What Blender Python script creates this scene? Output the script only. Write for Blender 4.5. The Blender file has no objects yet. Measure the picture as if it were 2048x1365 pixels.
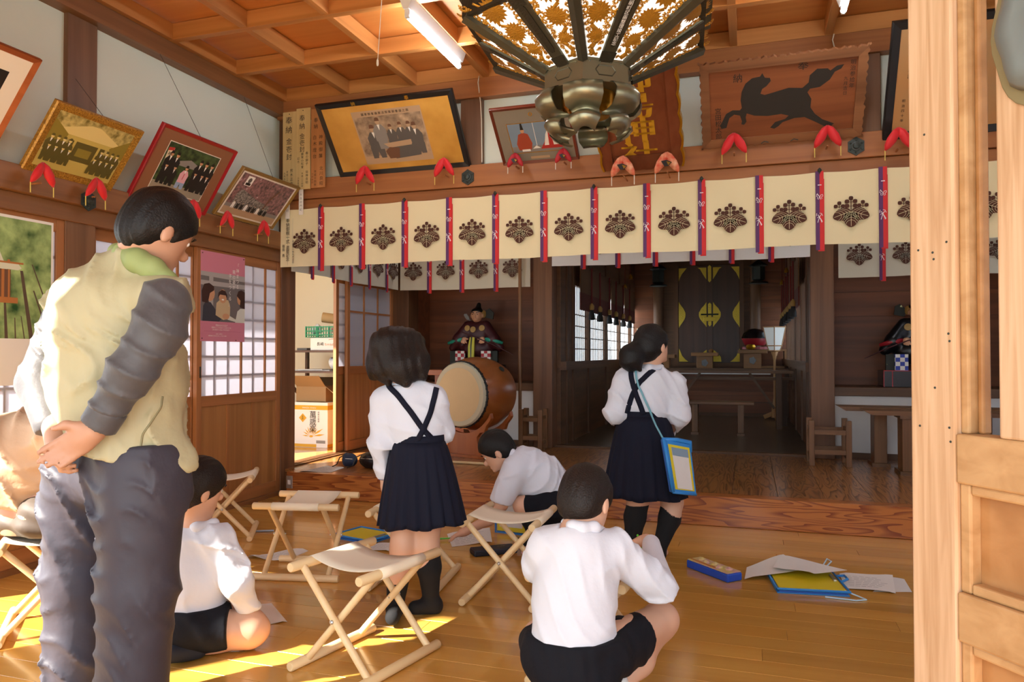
import bpy, bmesh, math, random
import numpy as np
from mathutils import Vector, Matrix
random.seed(7)
scene = bpy.context.scene
COL = scene.collection
# ---------------------------------------------------------------- camera (measured from the photo)
FPX = 1470.0; CAMH = 1.15; YAW = math.radians(17.9); PITCH = math.radians(1.0)
cam_d = bpy.data.cameras.new('camera'); cam = bpy.data.objects.new('camera', cam_d); COL.objects.link(cam)
cam_d.sensor_width = 36.0; cam_d.lens = FPX / 2048.0 * 36.0; cam_d.clip_start = 0.05; cam_d.clip_end = 200
cam.location = (0, 0, CAMH); cam.rotation_euler = (math.radians(90) + PITCH, 0, YAW)
scene.camera = cam
# ---------------------------------------------------------------- sky, sun, exposure
world = bpy.data.worlds.new('sky'); scene.world = world; world.use_nodes = True
bg = world.node_tree.nodes['Background']; bg.inputs[0].default_value = (0.80, 0.90, 1.0, 1); bg.inputs[1].default_value = 2.8
sun_d = bpy.data.lights.new('sun', 'SUN'); sun_d.energy = 16.0; sun_d.color = (1.0, 0.93, 0.82); sun_d.angle = math.radians(0.8)
sun = bpy.data.objects.new('sun', sun_d); COL.objects.link(sun)
SUNDIR = Vector((0.65, 0.76, -0.78)).normalized()
sun.rotation_euler = SUNDIR.to_track_quat('-Z', 'Y').to_euler(); sun.location = (-8, -9, 9)
scene.view_settings.view_transform = 'Standard'; scene.view_settings.look = 'None'
scene.view_settings.gamma = 1.0; scene.view_settings.use_curve_mapping = False
scene.view_settings.exposure = 0.68
try:
    scene.cycles.use_denoising = True; scene.cycles.max_bounces = 8; scene.cycles.diffuse_bounces = 5
    scene.cycles.transmission_bounces = 6; scene.cycles.caustics_reflective = False; scene.cycles.caustics_refractive = False
    scene.cycles.sample_clamp_indirect = 8.0
except Exception:
    pass
# ---------------------------------------------------------------- measuring helpers
_f = Vector((-math.sin(YAW) * math.cos(PITCH), math.cos(YAW) * math.cos(PITCH), math.sin(PITCH)))
_r = Vector((math.cos(YAW), math.sin(YAW), 0)); _u = _r.cross(_f); _c = Vector((0, 0, CAMH))
def ray(px, py): return _f + _r * ((px - 1024.0) / FPX) + _u * ((682.5 - py) / FPX)
def at(px, py, axis, val):            # the point of the plane axis = val that the photo shows at (px, py)
    d = ray(px, py); i = 'xyz'.index(axis); return _c + d * ((val - _c[i]) / d[i])
def dp(px, py, d): return _c + ray(px, py) * d     # the point at depth d
# ---------------------------------------------------------------- colours, materials
def hexc(h):
    h = h.lstrip('#'); v = [int(h[i:i + 2], 16) / 255 for i in (0, 2, 4)]
    return tuple((c / 12.92 if c <= .04045 else ((c + .055) / 1.055) ** 2.4) for c in v) + (1.0,)
M = {}
def _new(name):
    m = bpy.data.materials.new(name); m.use_nodes = True; nt = m.node_tree
    return m, nt, nt.nodes['Principled BSDF']
def pbr(name, col, rough=.6, metal=0., spec=.5, emis=0, bump=None, var=0, coat=0, sheen=0, trans=0):
    if name in M: return M[name]
    m, nt, b = _new(name); c = hexc(col); b.inputs['Base Color'].default_value = c
    b.inputs['Roughness'].default_value = rough; b.inputs['Metallic'].default_value = metal
    b.inputs['Specular IOR Level'].default_value = spec
    if coat: b.inputs['Coat Weight'].default_value = coat; b.inputs['Coat Roughness'].default_value = .15
    if sheen: b.inputs['Sheen Weight'].default_value = sheen
    if emis: b.inputs['Emission Color'].default_value = c; b.inputs['Emission Strength'].default_value = emis
    if var or bump:
        tc = nt.nodes.new('ShaderNodeTexCoord'); nz = nt.nodes.new('ShaderNodeTexNoise')
        nz.inputs['Scale'].default_value = (bump[0] if bump else 6); nz.inputs['Detail'].default_value = 4
        nt.links.new(tc.outputs['Object'], nz.inputs['Vector'])
        if bump:
            bp = nt.nodes.new('ShaderNodeBump'); bp.inputs['Strength'].default_value = bump[1]; bp.inputs['Distance'].default_value = bump[2] if len(bump) > 2 else .005
            nt.links.new(nz.outputs['Fac'], bp.inputs['Height']); nt.links.new(bp.outputs['Normal'], b.inputs['Normal'])
        if var:
            n2 = nt.nodes.new('ShaderNodeTexNoise'); n2.inputs['Scale'].default_value = 3.5; n2.inputs['Detail'].default_value = 5
            nt.links.new(tc.outputs['Object'], n2.inputs['Vector'])
            mx = nt.nodes.new('ShaderNodeMix'); mx.data_type = 'RGBA'
            mx.inputs[6].default_value = tuple(x * (1 - var) for x in c[:3]) + (1,); mx.inputs[7].default_value = tuple(min(1, x * (1 + var)) for x in c[:3]) + (1,)
            nt.links.new(n2.outputs['Fac'], mx.inputs[0]); nt.links.new(mx.outputs[2], b.inputs['Base Color'])
    M[name] = m; return m
def wood(name, c1, c2, axis='X', s=1., rough=.45, coat=0., flame=0, vary=.25, spec=.5, knots=False):
    if name in M: return M[name]
    m, nt, b = _new(name); N = nt.nodes; L = nt.links
    tc = N.new('ShaderNodeTexCoord'); mp = N.new('ShaderNodeMapping'); oi = N.new('ShaderNodeObjectInfo')
    sc = {'X': (.9, 22, 22), 'Y': (22, .9, 22), 'Z': (22, 22, .9)}[axis]
    if flame: sc = {'X': (1.0, 9, 9), 'Y': (6, .55, 6), 'Z': (9, 9, 1.0)}[axis]
    mp.inputs['Scale'].default_value = [x * s for x in sc]
    mu = N.new('ShaderNodeMath'); mu.operation = 'MULTIPLY'; mu.inputs[1].default_value = 37.0
    L.new(oi.outputs['Random'], mu.inputs[0]); L.new(mu.outputs[0], mp.inputs['Location'])
    L.new(tc.outputs['Object'], mp.inputs['Vector'])
    nz = N.new('ShaderNodeTexNoise'); nz.inputs['Scale'].default_value = 1.0; nz.inputs['Detail'].default_value = 5 if not flame else 2; nz.inputs['Distortion'].default_value = .6 if not flame else .2
    L.new(mp.outputs[0], nz.inputs['Vector'])
    fac = nz.outputs['Fac']
    if flame:      # contour lines of the noise give the flame grain
        m1 = N.new('ShaderNodeMath'); m1.operation = 'MULTIPLY'; m1.inputs[1].default_value = flame; L.new(fac, m1.inputs[0])
        m2 = N.new('ShaderNodeMath'); m2.operation = 'FRACT'; L.new(m1.outputs[0], m2.inputs[0]); fac = m2.outputs[0]
    rp = N.new('ShaderNodeValToRGB'); e = rp.color_ramp.elements
    e[0].color = hexc(c2); e[1].color = hexc(c1)
    if flame: e[0].position = .05; e[1].position = .55; x = e.new(.93); x.color = hexc(c1)
    else: e[0].position = .28; e[1].position = .62
    L.new(fac, rp.inputs[0])
    hs = N.new('ShaderNodeHueSaturation'); mr = N.new('ShaderNodeMapRange'); mr.inputs[3].default_value = 1 - vary; mr.inputs[4].default_value = 1 + vary
    L.new(oi.outputs['Random'], mr.inputs[0]); L.new(mr.outputs[0], hs.inputs['Value']); L.new(rp.outputs[0], hs.inputs['Color'])
    L.new(hs.outputs[0], b.inputs['Base Color'])
    b.inputs['Roughness'].default_value = rough; b.inputs['Specular IOR Level'].default_value = spec
    if coat: b.inputs['Coat Weight'].default_value = coat; b.inputs['Coat Roughness'].default_value = .12
    bp = N.new('ShaderNodeBump'); bp.inputs['Strength'].default_value = .12; bp.inputs['Distance'].default_value = .002
    L.new(fac, bp.inputs['Height']); L.new(bp.outputs[0], b.inputs['Normal'])
    M[name] = m; return m
def paper_mat(name, col, trans=.75):
    if name in M: return M[name]
    m = bpy.data.materials.new(name); m.use_nodes = True; nt = m.node_tree; nt.nodes.clear()
    o = nt.nodes.new('ShaderNodeOutputMaterial'); d = nt.nodes.new('ShaderNodeBsdfDiffuse'); t = nt.nodes.new('ShaderNodeBsdfTranslucent'); mx = nt.nodes.new('ShaderNodeMixShader')
    d.inputs[0].default_value = hexc(col); t.inputs[0].default_value = hexc(col); mx.inputs[0].default_value = trans
    nt.links.new(d.outputs[0], mx.inputs[1]); nt.links.new(t.outputs[0], mx.inputs[2]); nt.links.new(mx.outputs[0], o.inputs[0])
    M[name] = m; return m
def blotch(name, cols, scale=8, rough=.6, detail=6, stretch=(1, 1, 1), metal=0.):      # patches of several colours (foliage print, brocade ...)
    if name in M: return M[name]
    m, nt, b = _new(name); N = nt.nodes; L = nt.links
    tc = N.new('ShaderNodeTexCoord'); mp = N.new('ShaderNodeMapping'); mp.inputs['Scale'].default_value = stretch; L.new(tc.outputs['Object'], mp.inputs[0])
    nz = N.new('ShaderNodeTexNoise'); nz.inputs['Scale'].default_value = scale; nz.inputs['Detail'].default_value = detail; L.new(mp.outputs[0], nz.inputs['Vector'])
    rp = N.new('ShaderNodeValToRGB'); e = rp.color_ramp.elements; n = len(cols)
    for i, c in enumerate(cols):
        p = .3 + .4 * i / (n - 1)
        x = e[0] if i == 0 else (e[1] if i == n - 1 else e.new(p)); x.position = p; x.color = hexc(c)
    L.new(nz.outputs['Fac'], rp.inputs[0]); L.new(rp.outputs[0], b.inputs['Base Color']); b.inputs['Roughness'].default_value = rough; b.inputs['Metallic'].default_value = metal
    M[name] = m; return m
# ---------------------------------------------------------------- objects
def link(o, parent=None, local=False):
    COL.objects.link(o)
    if parent is not None:
        o.parent = parent
        if not local and parent.parent is None: o.matrix_parent_inverse = parent.matrix_basis.inverted()
    return o
def tag(o, label=None, cat=None, group=None, kind=None):
    if label: o['label'] = label
    if cat: o['category'] = cat
    if group: o['group'] = group
    if kind: o['kind'] = kind
    return o
def thing(name, label, cat, loc=(0, 0, 0), rotz=0, group=None):
    o = bpy.data.objects.new(name, None); o.empty_display_size = .05; o.location = loc; o.rotation_euler = (0, 0, rotz); COL.objects.link(o)
    return tag(o, label, cat, group)
def copy_tree(o, parent=None):
    c = o.copy(); COL.objects.link(c); c.parent = parent
    for ch in o.children: copy_tree(ch, c)
    return c
def V(*a): return Vector(a) if len(a) == 3 else Vector(a[0])
class MB:
    """collects shapes, then becomes ONE mesh object"""
    def __init__(s): s.v = []; s.f = []; s.m = []; s.mi = 0; s.mats = []
    def use(s, mat):
        if mat not in s.mats: s.mats.append(mat)
        s.mi = s.mats.index(mat); return s
    def add(s, vs, fs):
        k = len(s.v); s.v += [tuple(x) for x in vs]; s.f += [tuple(i + k for i in q) for q in fs]; s.m += [s.mi] * len(fs); return s
    def box(s, lo, hi):
        a, b, c = lo; d, e, g = hi
        return s.add([(a, b, c), (d, b, c), (d, e, c), (a, e, c), (a, b, g), (d, b, g), (d, e, g), (a, e, g)],
                     [(0, 3, 2, 1), (4, 5, 6, 7), (0, 1, 5, 4), (1, 2, 6, 5), (2, 3, 7, 6), (3, 0, 4, 7)])
    def obox(s, c, ax, ay, az):      # centre and three half vectors
        c, ax, ay, az = V(c), V(ax), V(ay), V(az); vs = []
        for z in (-1, 1):
            for x, y in ((-1, -1), (1, -1), (1, 1), (-1, 1)): vs.append(c + ax * x + ay * y + az * z)
        fs = [(0, 3, 2, 1), (4, 5, 6, 7), (0, 1, 5, 4), (1, 2, 6, 5), (2, 3, 7, 6), (3, 0, 4, 7)]
        if ax.cross(ay).dot(az) < 0: fs = [q[::-1] for q in fs]
        return s.add(vs, fs)
    def bar(s, p, q, w, h, up=(0, 0, 1)):     # square bar from p to q
        p, q = V(p), V(q); d = (q - p); x = d.normalized(); u = V(up)
        if abs(x.dot(u)) > .98: u = Vector((1, 0, 0))
        y = u.cross(x).normalized(); z = x.cross(y)
        return s.obox((p + q) / 2, d / 2, y * w / 2, z * h / 2)
    def tube(s, pts, r, n=10, cap=True, flat=None):
        pts = [V(p) for p in pts]; k = len(pts); rr = r if isinstance(r, (list, tuple)) else [r] * k
        vs = []; prev = None
        for i, p in enumerate(pts):
            t = (pts[min(i + 1, k - 1)] - pts[max(i - 1, 0)]).normalized()
            if prev is None:
                u = Vector((0, 0, 1)) if abs(t.z) < .9 else Vector((1, 0, 0)); prev = (u - t * u.dot(t)).normalized()
            else:
                prev = (prev - t * prev.dot(t)); prev = prev.normalized() if prev.length > 1e-6 else t.orthogonal().normalized()
            w = t.cross(prev)
            for j in range(n):
                a = 2 * math.pi * j / n; vs.append(p + prev * (math.cos(a) * rr[i]) + w * (math.sin(a) * rr[i] * (flat or 1)))
        fs = []
        for i in range(k - 1):
            for j in range(n):
                a = i * n + j; b = i * n + (j + 1) % n; fs.append((a, b, b + n, a + n))
        if cap: fs += [tuple(range(n))[::-1], tuple(range((k - 1) * n, k * n))]
        return s.add(vs, fs)
    def lathe(s, prof, c=(0, 0, 0), ax=(0, 0, 1), n=24, squash=1.):     # prof: (radius, height) pairs
        c = V(c); z = V(ax).normalized(); x = z.orthogonal().normalized(); y = z.cross(x); vs = []; k = len(prof)
        for (r, h) in prof:
            for j in range(n):
                a = 2 * math.pi * j / n; vs.append(c + z * h + x * (math.cos(a) * r) + y * (math.sin(a) * r * squash))
        fs = [(i * n + j, i * n + (j + 1) % n, (i + 1) * n + (j + 1) % n, (i + 1) * n + j) for i in range(k - 1) for j in range(n)]
        fs += [tuple(range(n))[::-1], tuple(range((k - 1) * n, k * n))]
        return s.add(vs, fs)
    def rings(s, rs, cap=True, closed=True):      # loft through rings of equal count
        n = len(rs[0]); k = len(rs); vs = [p for r in rs for p in r]; fs = []
        for i in range(k - 1):
            for j in range(n if closed else n - 1):
                a = i * n + j; b = i * n + (j + 1) % n; fs.append((a, b, b + n, a + n))
        if cap: fs += [tuple(range(n))[::-1], tuple(range((k - 1) * n, k * n))]
        return s.add(vs, fs)
    def prism(s, pts, O, X, Y, t):      # 2D outline in the frame O, X, Y, extruded by t along X x Y
        O, X, Y = V(O), V(X), V(Y); Z = X.cross(Y).normalized() * t; n = len(pts)
        if sum(pts[i][0] * pts[(i + 1) % n][1] - pts[(i + 1) % n][0] * pts[i][1] for i in range(n)) < 0: pts = pts[::-1]
        a = [O + X * p[0] + Y * p[1] for p in pts]; b = [p + Z for p in a]
        return s.add(a + b, [tuple(range(n))[::-1], tuple(range(n, 2 * n))] + [(i, (i + 1) % n, n + (i + 1) % n, n + i) for i in range(n)])
    def sphere(s, c, r, n=12, m=8):
        c = V(c); r = (r, r, r) if isinstance(r, (int, float)) else r; vs = []; fs = []
        for i in range(m + 1):
            t = math.pi * i / m
            for j in range(n):
                a = 2 * math.pi * j / n; vs.append((c.x + r[0] * math.sin(t) * math.cos(a), c.y + r[1] * math.sin(t) * math.sin(a), c.z + r[2] * math.cos(t)))
        for i in range(m):
            for j in range(n): fs.append((i * n + j, (i + 1) * n + j, (i + 1) * n + (j + 1) % n, i * n + (j + 1) % n))
        return s.add(vs, fs)
    def build(s, name, mat=None, parent=None, smooth=False, local=False, bevel=0, mesh_only=False):
        me = bpy.data.meshes.new(name); me.from_pydata(s.v, [], s.f)
        ms = s.mats if s.mats else [mat]
        for m in ms: me.materials.append(M[m] if isinstance(m, str) else m)
        if len(ms) > 1: me.polygons.foreach_set('material_index', s.m)
        if smooth:
            me.polygons.foreach_set('use_smooth', [True] * len(me.polygons))
            if smooth != 'all': me.set_sharp_from_angle(angle=math.radians(40))
        me.update()
        if mesh_only: return me
        o = bpy.data.objects.new(name, me); link(o, parent, local)
        if name in ('lettering', 'caption'): o['kind'] = 'stuff'
        if bevel:
            b = o.modifiers.new('bevel', 'BEVEL'); b.width = bevel; b.segments = 2; b.limit_method = 'ANGLE'
        return o
def struct(o): o['kind'] = 'structure'; return o
def sbox(name, lo, hi, mat, parent=None, bevel=0):
    o = MB().box(lo, hi).build(name, mat, parent, bevel=bevel)
    if parent is None: struct(o)
    return o
# ---------------------------------------------------------------- lettering
_glyph = {}
def glyph(ch):
    if ch not in _glyph:
        cu = bpy.data.curves.new('g', 'FONT'); cu.body = ch; cu.size = 1.0; cu.resolution_u = 2; cu.align_x = 'CENTER'
        ob = bpy.data.objects.new('g', cu); me = bpy.data.meshes.new_from_object(ob)
        _glyph[ch] = ([tuple(v.co[:2]) for v in me.vertices], [tuple(p.vertices) for p in me.polygons])
        bpy.data.objects.remove(ob); bpy.data.curves.remove(cu); bpy.data.meshes.remove(me)
    return _glyph[ch]
def lettering(mb, chars, O, X, Y, size, step=None, vertical=True, off=.0008, bold=0, ysc=1.):
    """flat characters from the top of O downwards (or to the right) in the frame X, Y"""
    O, X, Y = V(O), V(X).normalized(), V(Y).normalized(); Z = X.cross(Y); step = step or size * 1.05
    for i, ch in enumerate(chars):
        if ch in ' \u3000': continue
        vs, fs = glyph(ch); base = O + (Y * (-step * i - size * .88) if vertical else X * (step * i)) + Z * off
        for dx in ((0,) if not bold else (-bold, 0, bold)):
            mb.add([base + X * (p[0] * size + dx) + Y * (p[1] * size * ysc) + Z * (abs(dx) * .05) for p in vs], [f if True else f for f in fs])
    return mb
# ---------------------------------------------------------------- organic surfaces: smooth unions meshed with surface nets
class SDF:
    def __init__(s, h=.01): s.h = h; s.ops = []; s.lo = np.array([9e9] * 3); s.hi = -s.lo
    def _bb(s, lo, hi): s.lo = np.minimum(s.lo, lo); s.hi = np.maximum(s.hi, hi)
    def cap(s, a, b, ra, rb=None, k=.03, sq=None):     # sq = (direction, factor>1 flattens along it)
        a = np.array(a, float); b = np.array(b, float); rb = ra if rb is None else rb; R = max(ra, rb)
        s._bb(np.minimum(a, b) - R, np.maximum(a, b) + R); s.ops.append(('c', a, b, ra, rb, k, sq)); return s
    def chain(s, pts, rs, k=.03, sq=None):
        for i in range(len(pts) - 1): s.cap(pts[i], pts[i + 1], rs[i], rs[i + 1], k, sq)
        return s
    def ell(s, c, r, rot=None, k=.03):      # rot: three axes
        c = np.array(c, float); r = np.array(r, float) if not np.isscalar(r) else np.array([r] * 3, float)
        A = np.eye(3) if rot is None else np.array([list(V(x).normalized()) for x in rot]); R = r.max()
        s._bb(c - R, c + R); s.ops.append(('e', c, r, A, k)); return s
    def cut(s, p, n, c=None, rad=None):     # removes what lies on the side n points to
        s.ops.append(('p', np.array(p, float), np.array(list(V(n).normalized())), None if c is None else np.array(c, float), rad)); return s
    def dig(s, c, r, rot=None, k=.02):
        c = np.array(c, float); r = np.array(r, float) if not np.isscalar(r) else np.array([r] * 3, float)
        A = np.eye(3) if rot is None else np.array([list(V(x).normalized()) for x in rot]); s.ops.append(('d', c, r, A, k)); return s
    def fold(s, amp, freq, d=(0, 0, 1), seed=0, warp=1.): s.ops.append(('w', amp, freq, np.array(list(V(d).normalized())), seed, warp)); return s
    def mesh(s):
        h = s.h; lo = s.lo - 3 * h; n = np.ceil((s.hi + 3 * h - lo) / h).astype(int) + 1
        ax = [lo[i] + h * np.arange(n[i]) for i in range(3)]; F = np.full(n, .2, np.float32)
        def sub(l, u):
            i0 = np.maximum(np.floor((l - lo) / h).astype(int), 0); i1 = np.minimum(np.ceil((u - lo) / h).astype(int) + 1, n)
            sl = tuple(slice(a, b) for a, b in zip(i0, i1))
            return sl, np.meshgrid(*[ax[i][sl[i]] for i in range(3)], indexing='ij')
        for op in s.ops:
            if op[0] == 'c':
                _, a, b, ra, rb, k, sq = op; R = max(ra, rb) + k + 3 * h
                sl, (x, y, z) = sub(np.minimum(a, b) - R, np.maximum(a, b) + R); ba = b - a; L2 = ba @ ba + 1e-12
                px, py, pz = x - a[0], y - a[1], z - a[2]; t = np.clip((px * ba[0] + py * ba[1] + pz * ba[2]) / L2, 0, 1)
                qx, qy, qz = px - t * ba[0], py - t * ba[1], pz - t * ba[2]; d = qx * qx + qy * qy + qz * qz
                if sq is not None:
                    nn = np.array(list(V(sq[0]).normalized())); e = qx * nn[0] + qy * nn[1] + qz * nn[2]; d = d + e * e * (sq[1] ** 2 - 1)
                d = np.sqrt(d) - (ra + (rb - ra) * t)
            elif op[0] in 'ed':
                _, c, r, A, k = op; R = r.max() + k + 3 * h; sl, (x, y, z) = sub(c - R, c + R)
                p = [(x - c[0]) * A[i][0] + (y - c[1]) * A[i][1] + (z - c[2]) * A[i][2] for i in range(3)]
                k0 = np.sqrt(sum((p[i] / r[i]) ** 2 for i in range(3))); k1 = np.sqrt(sum((p[i] / r[i] ** 2) ** 2 for i in range(3))) + 1e-9
                d = k0 * (k0 - 1) / k1
            elif op[0] == 'p':
                _, p, nn, c, rad = op
                sl, (x, y, z) = sub(lo, s.hi + 9) if c is None else sub(c - rad, c + rad)
                d = (x - p[0]) * nn[0] + (y - p[1]) * nn[1] + (z - p[2]) * nn[2]; F[sl] = np.maximum(F[sl], d); continue
            else:
                _, amp, fq, dd, seed, warp = op; x, y, z = np.meshgrid(*ax, indexing='ij'); rg = np.random.RandomState(seed); w = 0
                for j in range(4):
                    q = rg.randn(3); w = w + np.sin((x * q[0] + y * q[1] + z * q[2]) * 9 + rg.rand() * 6)
                u = x * dd[0] + y * dd[1] + z * dd[2]; sn = np.sin(u * fq + w * warp); F += ((amp * sn if amp > 0 else amp * ((1 - np.abs(sn)) ** 2 * 1.6 - .3)) * (.5 + .5 * np.sin(w * 1.3 + seed))).astype(np.float32); continue
            g = F[sl]
            if op[0] == 'd':
                d = -d; q = np.maximum(k - np.abs(g - d), 0) / k; F[sl] = np.maximum(g, d) + q * q * k * .25
            else:
                q = np.maximum(k - np.abs(g - d), 0) / k; F[sl] = np.minimum(g, d) - q * q * k * .25
        F[0] = F[-1] = .1; F[:, 0] = F[:, -1] = .1; F[:, :, 0] = F[:, :, -1] = .1
        S = F < 0; nc = n - 1; cnt = np.zeros(nc, np.int8)
        for i in (0, 1):
            for j in (0, 1):
                for k in (0, 1): cnt += S[i:nc[0] + i, j:nc[1] + j, k:nc[2] + k]
        ci = np.argwhere((cnt > 0) & (cnt < 8)); idx = -np.ones(nc, np.int64); idx[tuple(ci.T)] = np.arange(len(ci))
        acc = np.zeros((len(ci), 3)); num = np.zeros(len(ci)); cor = [(i, j, k) for i in (0, 1) for j in (0, 1) for k in (0, 1)]
        for a in cor:
            for b in cor:
                if sum(b) - sum(a) == 1 and all(b[i] >= a[i] for i in range(3)):
                    fa = F[tuple((ci + a).T)]; fb = F[tuple((ci + b).T)]; mk = (fa < 0) != (fb < 0)
                    t = np.where(mk, fa / np.where(mk, fa - fb, 1), 0); acc += np.where(mk[:, None], np.array(a) + t[:, None] * (np.array(b) - np.array(a)), 0); num += mk
        vs = lo + (ci + acc / num[:, None]) * h; quads = []
        for d in range(3):
            e = [0, 0, 0]; e[d] = 1; o1, o2 = (d + 1) % 3, (d + 2) % 3
            sa = S[tuple(slice(0, n[i] - e[i]) for i in range(3))]; sb = S[tuple(slice(e[i], n[i]) for i in range(3))]
            ed = np.argwhere(sa != sb); fl = sa[tuple(ed.T)]
            def at_(du, dv):
                q = ed.copy(); q[:, o1] += du; q[:, o2] += dv; return idx[tuple(q.T)]
            Q = np.stack([at_(-1, -1), at_(0, -1), at_(0, 0), at_(-1, 0)], 1); Q[~fl] = Q[~fl][:, ::-1]; quads.append(Q)
        Q = np.concatenate(quads); return vs, Q
    def build(s, name, mat, parent=None, post=None):
        vs, Q = s.mesh()
        if post is not None: vs = post(vs)
        me = bpy.data.meshes.new(name); me.vertices.add(len(vs)); me.vertices.foreach_set('co', vs.astype(np.float32).ravel())
        me.loops.add(Q.size); me.loops.foreach_set('vertex_index', Q.astype(np.int32).ravel())
        me.polygons.add(len(Q)); me.polygons.foreach_set('loop_start', np.arange(0, Q.size, 4, dtype=np.int32))
        me.polygons.foreach_set('use_smooth', np.ones(len(Q), bool))
        me.materials.append(M[mat] if isinstance(mat, str) else mat); me.update(calc_edges=True); me.validate()
        return link(bpy.data.objects.new(name, me), parent)
# ================================================================ materials
wood('ceil_panel', '#d28a46', '#c47a38', 'X', .5, .5, vary=.08)
wood('rib_x', '#c58648', '#ac7036', 'X', .7, .5, vary=.06); wood('rib_y', '#c58648', '#ac7036', 'Y', .7, .5, vary=.06)
wood('beam_x', '#a86c3c', '#8c5630', 'X', .7, .45, vary=.05); wood('beam_y', '#8c5f39', '#724926', 'Y', .7, .45, vary=.05); wood('beam_z', '#7f5b3e', '#66452c', 'Z', .7, .45, vary=.05)
wood('post_old', '#7d5436', '#5e3b24', 'Z', .7, .5, vary=.08)
wood('door_z', '#aa7040', '#8e5a30', 'Z', .8, .45, vary=.06); wood('door_y', '#aa7040', '#8e5a30', 'Y', .8, .45, vary=.06)
wood('door_panel', '#aa7642', '#905e32', 'Z', .6, .4, vary=.1)
wood('floor_board', '#cd9a48', '#c08a3a', 'X', .45, .20, coat=.5, vary=.14)
wood('upper_board', '#a8703a', '#5f3214', 'Y', 1.6, .28, coat=.25, flame=13, vary=.12)
wood('riser', '#bd7638', '#84401a', 'X', 1.1, .35, coat=.2, flame=11, vary=.0)
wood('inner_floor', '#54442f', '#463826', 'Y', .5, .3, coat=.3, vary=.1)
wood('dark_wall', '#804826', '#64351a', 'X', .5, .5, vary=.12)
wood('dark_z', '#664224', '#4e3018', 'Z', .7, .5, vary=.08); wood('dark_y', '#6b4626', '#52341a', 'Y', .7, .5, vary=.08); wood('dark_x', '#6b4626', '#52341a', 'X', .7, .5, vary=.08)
wood('front_z', '#d9a06c', '#c98a56', 'Z', 1.0, .55, vary=.04); wood('front_x', '#d29a62', '#bd8048', 'X', .8, .55, vary=.04)
wood('pale_z', '#e6cc9c', '#dabb86', 'Z', .6, .5, vary=.05)
wood('pale_x', '#e6cc9c', '#dabb86', 'X', .6, .5, vary=.05)
wood('furn_x', '#855a32', '#664222', 'X', .8, .45, vary=.06); wood('furn_z', '#855a32', '#664222', 'Z', .8, .45, vary=.06); wood('furn_y', '#7c5633', '#5f3f24', 'Y', .8, .45, vary=.06)
pbr('plaster', '#dce6da', .9, bump=(60, .15, .003), var=.03); pbr('plaster_warm', '#efe6cf', .9); pbr('plaster_dado', '#e0ddd8', .9)
paper_mat('shoji', '#d6d6de', .5); paper_mat('shoji_bright', '#eef4fa', .8)
pbr('ground', '#b9b2a4', .95, bump=(40, .4, .02), var=.15); pbr('roof', '#6b6a66', .8)
pbr('black', '#141312', .45); pbr('iron', '#39403c', .5, metal=.4); pbr('brass', '#c99a3c', .3, metal=.9); pbr('gold', '#d9a62e', .28, metal=.85); pbr('white', '#f2f0ea', .5)
XL, XR, YB, UZ = -3.66, 2.30, 5.10, 0.197
# ================================================================ the setting: floors
fl = struct(MB().box((-3.9, .55, -.5), (2.45, 5.3, -.022)).build('floor', 'dark_x'))
_bm = {}
def board(name, L, W, T, mat, axis):
    k = (name, round(L, 3), round(W, 3), mat, axis)
    if k not in _bm:
        a = (L / 2, W / 2) if axis == 'X' else (W / 2, L / 2); mb = MB(); e = .0010
        x, y = a; mb.rings([[(-x, -y, -T), (x, -y, -T), (x, y, -T), (-x, y, -T)], [(-x, -y, -e * 1.5), (x, -y, -e * 1.5), (x, y, -e * 1.5), (-x, y, -e * 1.5)], [(-x + e, -y + e, 0), (x - e, -y + e, 0), (x - e, y - e, 0), (-x + e, y - e, 0)]])
        _bm[k] = mb.build(name, mat, mesh_only=True)
    return _bm[k]
def put(name, me, loc, parent):
    o = bpy.data.objects.new(name, me); o.location = loc; return link(o, parent)
W = .1208; y = 5.1 - W / 2; row = 0
offs = [0, .9, 1.8, .45, 1.35]
while y > .7:
    x = -3.66 - 1.9 + (offs[row % 5] + random.choice((0, .15))) % 1.9
    while x < 2.3:
        a = max(x, -3.66); b = min(x + 1.9, 2.3)
        if b - a > .05: put('floor_board', board('floor_board', round((b - a) - .0012, 2) - .0008, W - .0008, .02, 'floor_board', 'X'), ((a + b) / 2, y, 0), fl)
        x += 1.9
    y -= W; row += 1
uf = struct(MB().box((-3.9, 5.22, -.4), (2.45, 8.1, UZ - .022)).build('floor_upper', 'dark_y'))
x = -3.66; k = 0
while x < 2.29:
    w = min(.295, 2.3 - x); put('floor_board', board('floor_board', 2.06, round(w, 3) - .002, .02, 'upper_board', 'Y'), (x + w / 2, 6.255, UZ), uf); x += .295
sbox('trim_1', (-3.56, 5.1, 0), (2.3, 5.222, UZ + .001), 'riser', bevel=.004)
sbox('trim_2', (-1.9, 7.285, UZ - .02), (.56, 7.36, UZ + .022), 'dark_x', bevel=.003)
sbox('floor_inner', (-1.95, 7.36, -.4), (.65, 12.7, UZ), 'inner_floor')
sbox('floor_store', (-5.6, 5.0, -.4), (-3.7, 7.9, UZ), 'floor_board')
sbox('ground', (-30, -30, -.6), (30, 30, -.5), 'ground')
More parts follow.
